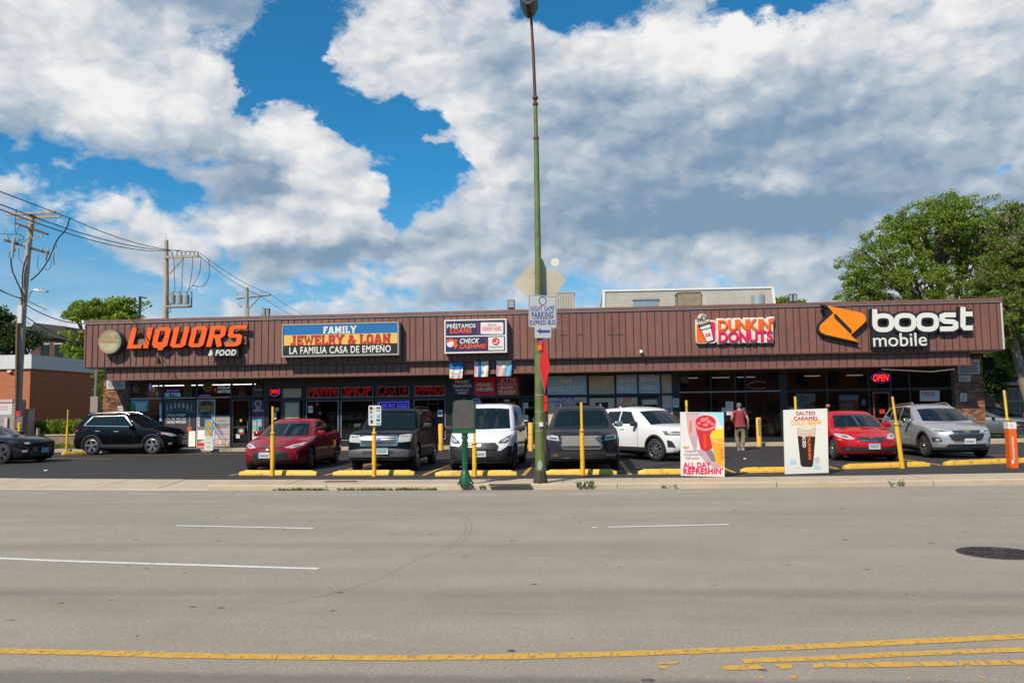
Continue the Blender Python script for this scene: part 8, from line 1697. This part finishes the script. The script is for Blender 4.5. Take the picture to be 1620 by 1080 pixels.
def leaves(centres, radii, per, size, flat=.7):
    C = np.repeat(np.array(centres), per, 0); Rr = np.repeat(np.array(radii), per)
    n = len(C); d = rng.normal(size=(n, 3)); d /= np.linalg.norm(d, axis=1)[:, None]; p = C + d * (Rr * rng.random(n) ** .45)[:, None] * np.array((1, 1, flat))
    nrm = rng.normal(size=(n, 3)) * .8 + np.array((0, -.2, .6)); nrm /= np.linalg.norm(nrm, axis=1)[:, None]; a = np.cross(nrm, rng.normal(size=(n, 3))); a /= np.linalg.norm(a, axis=1)[:, None]; b = np.cross(nrm, a)
    s = size * rng.uniform(.6, 1.3, n)[:, None]; q = np.stack([p - a * s, p - b * s * .55 + nrm * s * .1, p + a * s, p + b * s * .55 + nrm * s * .1], 1).reshape(-1, 3)
    me = bpy.data.meshes.new('leaves'); me.vertices.add(4 * n); me.vertices.foreach_set('co', q.ravel()); me.loops.add(4 * n); me.loops.foreach_set('vertex_index', np.arange(4 * n, dtype=np.int32)); me.polygons.add(n); me.polygons.foreach_set('loop_start', np.arange(0, 4 * n, 4, dtype=np.int32)); me.polygons.foreach_set('loop_total', np.full(n, 4, dtype=np.int32)); me.update(calc_edges=True); return me
def tree(label, base, lobes, trunk_r, nclump, clump_r, per, size, lm, bm_=m_bark, name='tree', cat='tree', hollow=.55, twigs=0, kf=.7):
    """lobes: (x, y, z, rx, ry, rz) ellipsoids of the crown; leaf clumps sit in their outer part"""
    base = Vector(base); t = thing(name, label, cat, tuple(base)); cs = []; rs = []
    vol = np.array([l[3] * l[4] * l[5] for l in lobes]) ** .67; vol /= vol.sum()
    for l, f in zip(lobes, vol):
        for i in range(max(3, int(nclump * f))):
            d = rng.normal(size=3); d /= np.linalg.norm(d); rr = hollow + (1 - hollow) * rng.random(); cs.append((l[0] + d[0] * l[3] * rr, l[1] + d[1] * l[4] * rr, l[2] + d[2] * l[5] * rr)); rs.append(clump_r * rng.uniform(.55, 1.35))
    me = leaves(cs, rs, per, size, kf); me.transform(Matrix.Translation(-base)); cr = link('crown', me, t, lm)
    g = MB(); top = Vector((sum(l[0] for l in lobes) / len(lobes), sum(l[1] for l in lobes) / len(lobes), min(l[2] - l[5] * .4 for l in lobes)))
    fork = base.lerp(top, .8); g.tube([base - base, (base.lerp(fork, .5) - base) + Vector((.1, 0, 0)), fork - base], [trunk_r * 1.25, trunk_r, trunk_r * .8], 10)
    for l in lobes:
        c = Vector(l[:3]) - base; a = fork - base; mid = a.lerp(c, .5) + Vector((rng.uniform(-.4, .4), 0, .3)); g.tube([a, mid, c], [trunk_r * .6, trunk_r * .4, trunk_r * .2], 7)
        for i in range(4 + twigs): 
            d = rng.normal(size=3); d /= np.linalg.norm(d); e = c + Vector((d[0] * l[3], d[1] * l[4], abs(d[2]) * l[5])) * .85; g.tube([mid.lerp(c, rng.random()), c.lerp(e, .5) + Vector((0, 0, .2)), e], [trunk_r * .2, trunk_r * .12, .015], 5)
    g.build('trunk', bm_, t, smooth=60); return t
def lobe(px, py, Y, rx, ry, dy=0, ryd=None): c = P(px, py, Y + dy); k = Y / FPX; return (c.x, c.y, c.z, rx * k, (ryd or rx) * k * .9, ry * k)
Yt = 56
tree('large bushy green tree behind the right end of the mall', (P(1500, 640, Yt).x, Yt, .2), [lobe(1480, 365, Yt, 85, 48), lobe(1395, 415, Yt, 68, 52, -1), lobe(1530, 400, Yt, 62, 55, 1), lobe(1358, 462, Yt, 36, 36, -1), lobe(1440, 455, Yt, 75, 40, -2), lobe(1500, 330, Yt, 50, 22), lobe(1430, 360, Yt, 40, 24), lobe(1540, 470, Yt, 60, 40, -1), lobe(1568, 372, Yt, 50, 58, -1), lobe(1600, 430, Yt, 50, 60, 0), lobe(1575, 520, Yt, 46, 44, 0)],   .4, 1250, .46, 60, .080, m_leafA, twigs=14, hollow=.45, kf=.55)
tree('taller olive green tree cut by the right edge', (P(1640, 640, 50).x, 50, .2), [lobe(1610, 400, 50, 48, 75), lobe(1590, 500, 50, 52, 50, -1), lobe(1640, 460, 50, 60, 90), lobe(1600, 345, 50, 26, 26), lobe(1570, 450, 50, 40, 44), lobe(1612, 565, 50, 44, 36, 1)], .4, 800, .46, 60, .082, m_leafB, m_barkp, twigs=16, hollow=.35, kf=.55)
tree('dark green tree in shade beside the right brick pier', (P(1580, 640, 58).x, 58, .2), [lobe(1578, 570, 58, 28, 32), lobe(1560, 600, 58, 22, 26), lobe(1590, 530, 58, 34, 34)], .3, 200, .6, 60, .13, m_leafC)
tree('small tree top seen behind the twin floodlight on the right', (P(1242, 600, 70).x, 70, .2), [lobe(1236, 481, 70, 14, 9), lobe(1262, 484, 70, 12, 6)], .2, 60, .5, 45, .12, m_leafA)
tree('green tree with layered boughs behind the left end of the fascia', (P(165, 640, 60).x, 60, .2), [lobe(150, 492, 60, 44, 20), lobe(195, 486, 60, 36, 22), lobe(185, 508, 60, 46, 14), lobe(118, 495, 60, 18, 14), lobe(125, 545, 60, 30, 26), lobe(150, 560, 60, 20, 30)], .3, 210, .55, 50, .15, m_leafA, hollow=.35, kf=.5)
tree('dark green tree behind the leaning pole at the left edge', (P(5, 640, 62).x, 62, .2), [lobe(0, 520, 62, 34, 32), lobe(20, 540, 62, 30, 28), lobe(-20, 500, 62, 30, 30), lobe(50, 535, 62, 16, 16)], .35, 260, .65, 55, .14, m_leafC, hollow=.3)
tree('bushy shrub between brick building and mall end', (P(160, 640, 44).x, 44, .2), [lobe(158, 610, 44, 7, 38), lobe(160, 660, 44, 8, 24)], .1, 60, .3, 50, .06, m_leafA, name='shrub', cat='shrub')
def hedge(label, pxa, pxb, py0, py1, Y, n, m):
    a, c = P(pxa, py0, Y), P(pxb, py1, Y); cs = [(rng.uniform(a.x, c.x), Y + rng.uniform(-.3, .3), rng.uniform(c.z, a.z)) for _ in range(n)]; base = Vector(((a.x + c.x) / 2, Y, .2)); t = thing('hedge', label, 'hedge', tuple(base)); me = leaves(cs, [.22] * n, 50, .05, 1); me.transform(Matrix.Translation(-base)); link('foliage', me, t, m)
    g = MB()
    for i in range(6): x = (i / 5 - .5) * (c.x - a.x) * .9; g.tube([(x, 0, 0), (x + .1, 0, max(.3, c.z - .1))], .03, 5)
    g.build('stem', m_bark, t)
hedge('low clipped hedge in front of the brick building side wall', 57, 128, 668, 682, 41.0, 130, m_leafA)
hedge('low grass tufts at the foot of the retaining wall', 82, 124, 706, 712, 37.0, 36, m_leafA)
# dark house roofs behind at the left
Yd = 74; m_sh = mat('dark_shingle', (.06, .05, .05), .9, var=.3)
a = P(50, 518, Yd); c = P(112, 560, Yd); t = thing('dark_house', 'dark brick house with shingle roof behind the left tree', 'house', ((a.x + c.x) / 2, Yd, .2)); w_ = (c.x - a.x) / 2
MB().bb((-w_, 0, 0), (w_, 8, P(80, 535, Yd).z)).build('wall', node_mat('dark_brick', brick_fn((.10, .05, .04), (.08, .04, .035), (.12, .09, .08))), t); g = MB(); zr = P(80, 535, Yd).z; g.prism([(-w_ - .3, zr), (w_ + .3, zr - .4), (w_ * .7, zr + .9), (-w_ * .8, zr + 1.3)], -.3, 8.3); g.build('roof', m_sh, t)
for x in (-w_ * .5, w_ * .2): g = MB(); g.bb((x, -.05, zr - 2.2), (x + .8, -.01, zr - .8)); wo = g.build('window', m_gl, t); g = MB(); g.bb((x - .08, -.07, zr - .8), (x + .88, -.01, zr - .68)); g.build('frame', K['beige'], wo)
# brick house at the right
Yr_ = 62; m_hb = node_mat('house_brick', brick_fn((.17, .065, .045), (.12, .045, .035), (.16, .12, .10)))
a = P(1583, 560, Yr_); t = thing('brick_house', 'dark brick house with white framed windows at the right edge', 'house', (a.x + 6, Yr_, .2)); x0 = -6; 
zw1, zw0 = P(1610, 612, Yr_).z - .2, P(1610, 665, Yr_).z - .2
MB().bb((x0, 0, 0), (8, 9, P(1600, 605, Yr_).z - .2)).build('wall', m_hb, t); zr = P(1600, 605, Yr_).z - .2
g = MB(); g.prism([(x0 - .6, zr - .1), (8.6, zr - .1), (8, zr + 2.6), (x0 + 2.4, zr + 2.6)], -.7, 9.6); g.build('roof', mat('brown_shingle', (.13, .09, .07), .9, var=.3), t); g = MB(); g.bb((x0 - .62, -.74, zr - .2), (8.62, -.68, zr)); g.build('eaves_board', K['beige'], t)
def X_(px): return P(px, 640, Yr_).x - (a.x + 6)
for px in (1597.5, 1607, 1616.5):
    zA, zB = P(1600, 653, Yr_).z - .2, P(1600, 597 + 18, Yr_).z - .2; g = MB(); x = X_(px); g.bb((x - .19, -.04, zA), (x + .19, -.01, zB)); wo = g.build('window', m_gl, t)
    g = MB(); g.bb((x - .24, -.08, zA), (x - .19, -.005, zB)); g.bb((x + .19, -.08, zA), (x + .24, -.005, zB)); g.bb((x - .24, -.08, zB), (x + .24, -.005, zB + .06)); g.bb((x - .24, -.1, zA - .06), (x + .24, -.005, zA)); g.bb((x - .19, -.06, (zA + zB) / 2 - .02), (x + .19, -.041, (zA + zB) / 2 + .02)); g.build('window_frame', K['pale'], wo)
x = X_(1603); g = MB(); g.bb((x - .6, -1.2, zr + .3), (x + .7, .5, zr + 1.6)); g.build('dormer', m_hb, t); g = MB(); g.bb((x - .4, -1.24, zr + .5), (x + .5, -1.21, zr + 1.4)); wo = g.build('window', K['slate'], t); g = MB(); g.bb((x + .03, -1.27, zr + .5), (x + .07, -1.241, zr + 1.4)); g.bb((x - .45, -1.27, zr + 1.4), (x + .55, -1.241, zr + 1.47)); g.bb((x - .45, -1.27, zr + .43), (x + .55, -1.241, zr + .5)); g.build('window_frame', K['pale'], wo)
# street front across the road, behind the camera: it is what the shop glass and the cars mirror
for i, (x0, x1, h, m) in enumerate(((-60, -32, 7.5, m_rb), (-31, -12, 9.5, m_hb), (-11, 9, 6.5, m_brick), (10, 34, 9.0, m_rb), (36, 62, 7, m_hb))):
    t = thing('street_building', ('orange brick two storey shop house opposite, far left', 'taller dark brick house opposite, left of centre', 'low brown brick shop opposite the mall', 'orange brick house opposite, right of centre', 'dark brick house opposite, far right')[i], 'building', ((x0 + x1) / 2, -26, 0)); w_ = (x1 - x0) / 2
    MB().bb((-w_, -10, 0), (w_, 0, h)).build('wall', m, t); MB().bb((-w_ - .1, -10.1, h), (w_ + .1, .1, h + .3)).build('coping', m_conc, t); n = int(2 * w_ / 3.2)
    for k in range(n):
        x = -w_ + 1.6 + k * (2 * w_ - 3.2) / max(1, n - 1)
        for z in (1.0, 4.2):
            if z + 1.7 < h: wo = MB().bb((x - .6, .002, z), (x + .6, .05, z + 1.6)).build('window', m_gl, t)
# ------------------------------------------------------------------ the walking man
def person(label, loc, rz):
    t = thing('person', label, 'person', loc, rz)
    J = {'hip': (0, 0, .93), 'waist': (0, .0, 1.06), 'chest': (0, -.02, 1.30), 'neckb': (0, -.03, 1.46), 'neck': (0, -.045, 1.53), 'hd0': (0, -.075, 1.61), 'hd1': (.0, -.075, 1.70),
         'hl': (-.10, 0, .90), 'kl': (-.115, -.12, .50), 'al': (-.075, .02, .10), 'tl': (-.07, -.14, .05), 'hr': (.10, 0, .90), 'kr': (.12, .0, .52), 'ar': (.05, .20, .17), 'tr': (.05, .10, .06),
         'sl': (-.19, -.02, 1.42), 'el': (-.31, .03, 1.17), 'wl': (-.20, -.10, 1.00), 'fl': (-.15, -.15, .97), 'sr': (.19, -.02, 1.42), 'er': (.30, .06, 1.16), 'wr': (.31, .0, .93), 'fr': (.32, -.03, .85)}
    J = {k_: (-v_[0], v_[1], v_[2]) for k_, v_ in J.items()}
    Ed = [('hip', 'waist'), ('waist', 'chest'), ('chest', 'neckb'), ('neckb', 'neck'), ('neck', 'hd0'), ('hd0', 'hd1'), ('hip', 'hl'), ('hl', 'kl'), ('kl', 'al'), ('al', 'tl'), ('hip', 'hr'), ('hr', 'kr'), ('kr', 'ar'), ('ar', 'tr'), ('neckb', 'sl'), ('sl', 'el'), ('el', 'wl'), ('wl', 'fl'), ('neckb', 'sr'), ('sr', 'er'), ('er', 'wr'), ('wr', 'fr')]
    Rr = dict(hip=(.15, .12), waist=(.155, .125), chest=(.175, .125), neckb=(.10, .08), neck=(.055, .055), hd0=(.075, .09), hd1=(.075, .092), hl=.10, kl=.062, al=.043, tl=.04, hr=.10, kr=.062, ar=.043, tr=.04, sl=.07, el=.045, wl=.03, fl=.035, sr=.07, er=.045, wr=.03, fr=.035)
    def skin(nm, names, edges, radii, m, root, lv=2):
        idx = {n: i for i, n in enumerate(names)}; me = bpy.data.meshes.new(nm); me.from_pydata([J[n] for n in names], [(idx[a], idx[b]) for a, b in edges], [])
        o = bpy.data.objects.new('tmp', me); COL.objects.link(o); md = o.modifiers.new('s', 'SKIN'); 
        if not me.skin_vertices: 
            bm = bmesh.new(); bm.from_mesh(me); bm.verts.layers.skin.verify(); bm.to_mesh(me); bm.free()
        sv = me.skin_vertices[0].data
        for n in names: r = radii[n]; sv[idx[n]].radius = r if isinstance(r, tuple) else (r, r); sv[idx[n]].use_root = n == root
        ss = o.modifiers.new('u', 'SUBSURF'); ss.levels = lv; ss.render_levels = lv
        dg = bpy.context.evaluated_depsgraph_get(); nm_ = bpy.data.meshes.new_from_object(o.evaluated_get(dg)); COL.objects.unlink(o); bpy.data.objects.remove(o); nm_.shade_smooth(); return link(nm, nm_, t, m)
    skinm = mat('skin', (.42, .22, .15), .6)
    skin('body', list(J), Ed, Rr, skinm, 'hip')
    big = lambda k, names: {n: tuple(v * k for v in (Rr[n] if isinstance(Rr[n], tuple) else (Rr[n], Rr[n]))) for n in names}
    shirt = mat('maroon_shirt', (.26, .030, .040), .85, var=.2, vscale=12); J['esl'] = tuple(np.array(J['sl']) * .45 + np.array(J['el']) * .55); J['esr'] = tuple(np.array(J['sr']) * .45 + np.array(J['er']) * .55); J['hem'] = (0, .0, .88)
    R2 = big(1.15, ['waist', 'chest', 'neckb', 'sl', 'sr']); R2.update(hem=(.20, .15), waist=(.205, .16), chest=(.20, .15), esl=.072, esr=.072, neckb=(.12, .09), sl=.085, sr=.085)
    skin('shirt', ['hem', 'waist', 'chest', 'neckb', 'sl', 'esl', 'sr', 'esr'], [('hem', 'waist'), ('waist', 'chest'), ('chest', 'neckb'), ('neckb', 'sl'), ('sl', 'esl'), ('neckb', 'sr'), ('sr', 'esr')], R2, shirt, 'waist')
    tr = mat('khaki_trousers', (.20, .165, .095), .9, var=.3, vscale=14); J['cl'] = (.078, .01, .11); J['cr'] = (-.053, .18, .18); R3 = dict(hip=(.17, .14), hl=.115, kl=.095, cl=.085, hr=.115, kr=.095, cr=.085)
    J['tw'] = (0, 0, 1.0); J['hp'] = (0, 0, .90); J['ul'] = tuple(np.array(J['hl']) * .6 + np.array(J['kl']) * .4); J['ur'] = tuple(np.array(J['hr']) * .6 + np.array(J['kr']) * .4); R3.update(tw=(.17, .13), hp=(.16, .125), ul=.10, ur=.10)
    skin('trousers', ['tw', 'hp', 'ul', 'kl', 'cl', 'ur', 'kr', 'cr'], [('tw', 'hp'), ('hp', 'ul'), ('ul', 'kl'), ('kl', 'cl'), ('hp', 'ur'), ('ur', 'kr'), ('kr', 'cr')], R3, tr, 'hp')
    for s_, a_, to in ((-1, 'al', 'tl'), (1, 'ar', 'tr')):
        A, T = Vector(J[a_]), Vector(J[to]); g = MB(); h0 = T.z - .05; g.box(((A + T) / 2 + Vector((0, .0, -.03))), (.095, .28, .08)); bevel(g.build('shoe', mat('shoe_grey', (.22, .21, .19), .7), t), .03, 3)
        g = MB(); g.box(((A + T) / 2 + Vector((0, .0, -.08))), (.10, .29, .025)); g.build('sole', K['white'], t)
    hair = mat('grey_hair', (.16, .15, .135), .9, var=.3, vscale=40); g = MB(); c = Vector((0, -.068, 1.685)); prof = [(.001, .105), (.05, .095), (.082, .06), (.09, .01), (.085, -.04), (.07, -.07)]; g.lathe(prof, 16, tuple(c), caps=False); g.v = [(v[0], v[1] * 1.0 + (.022 if v[2] < c.z else .014), v[2]) for v in g.v]; g.build('hair', hair, t, smooth=60)
    g = MB(); 
    for s_ in (-1, 1): g.box((s_ * .083, -.07, 1.655), (.018, .035, .06))
    g.box((0, -.165, 1.645), (.03, .03, .045)); g.build('ears_and_nose', skinm, t)
    g = MB()
    for s_ in (-1, 1): g.box((s_ * .032, -.155, 1.672), (.022, .008, .010)); 
    g.box((0, -.155, 1.605), (.05, .008, .008)); g.build('eyes_and_mouth', m_pla, t)
    for s_, w in ((1, 'fl'), (-1, 'fr')):
        Wv = Vector(J[w])
        for i in range(4): g = MB(); x = (i - 1.5) * .017; L = (.06, .072, .068, .052)[i]; g.tube([Wv + Vector((x * .4, x, -.005)), Wv + Vector((x * .4 - s_ * .008, x - .005, -.02 - L * .5)), Wv + Vector((x * .4 - s_ * .025, x - .006, -.02 - L))], [.010, .009, .006], 6); g.build('finger', skinm, t, smooth=60)
        g = MB(); g.tube([Wv + Vector((0, -.03, .02)), Wv + Vector((-s_ * .015, -.055, -.01)), Wv + Vector((-s_ * .02, -.055, -.035))], [.012, .011, .007], 6); g.build('thumb', skinm, t, smooth=60)
    return t
q = G(1172, 711, LOT)
person('man in maroon t-shirt and khaki trousers walking away towards the doughnut shop', (q.x, q.y, LOT - .012), rad(176))
# someone seated at the window counter
# orange pumpkin-like lantern on the pier between the shops
q = P(1309.5, 641.5, W - .16); t = thing('orange_ball', 'small orange ball ornament between doughnut and phone shops', 'ornament', tuple(q)); g = MB(); g.lathe([(.001, -.09), (.07, -.07), (.105, 0), (.07, .07), (.001, .09)], 12, caps=False); g.build('ball', mat('ball_orange', (.55, .16, .05), .5), t, smooth=80); g = MB(); g.tube([(0, 0, -.09), (0, .02, -1.4)], .012, 5); g.build('stick', m_alu, t)
for v in (lp,): pass
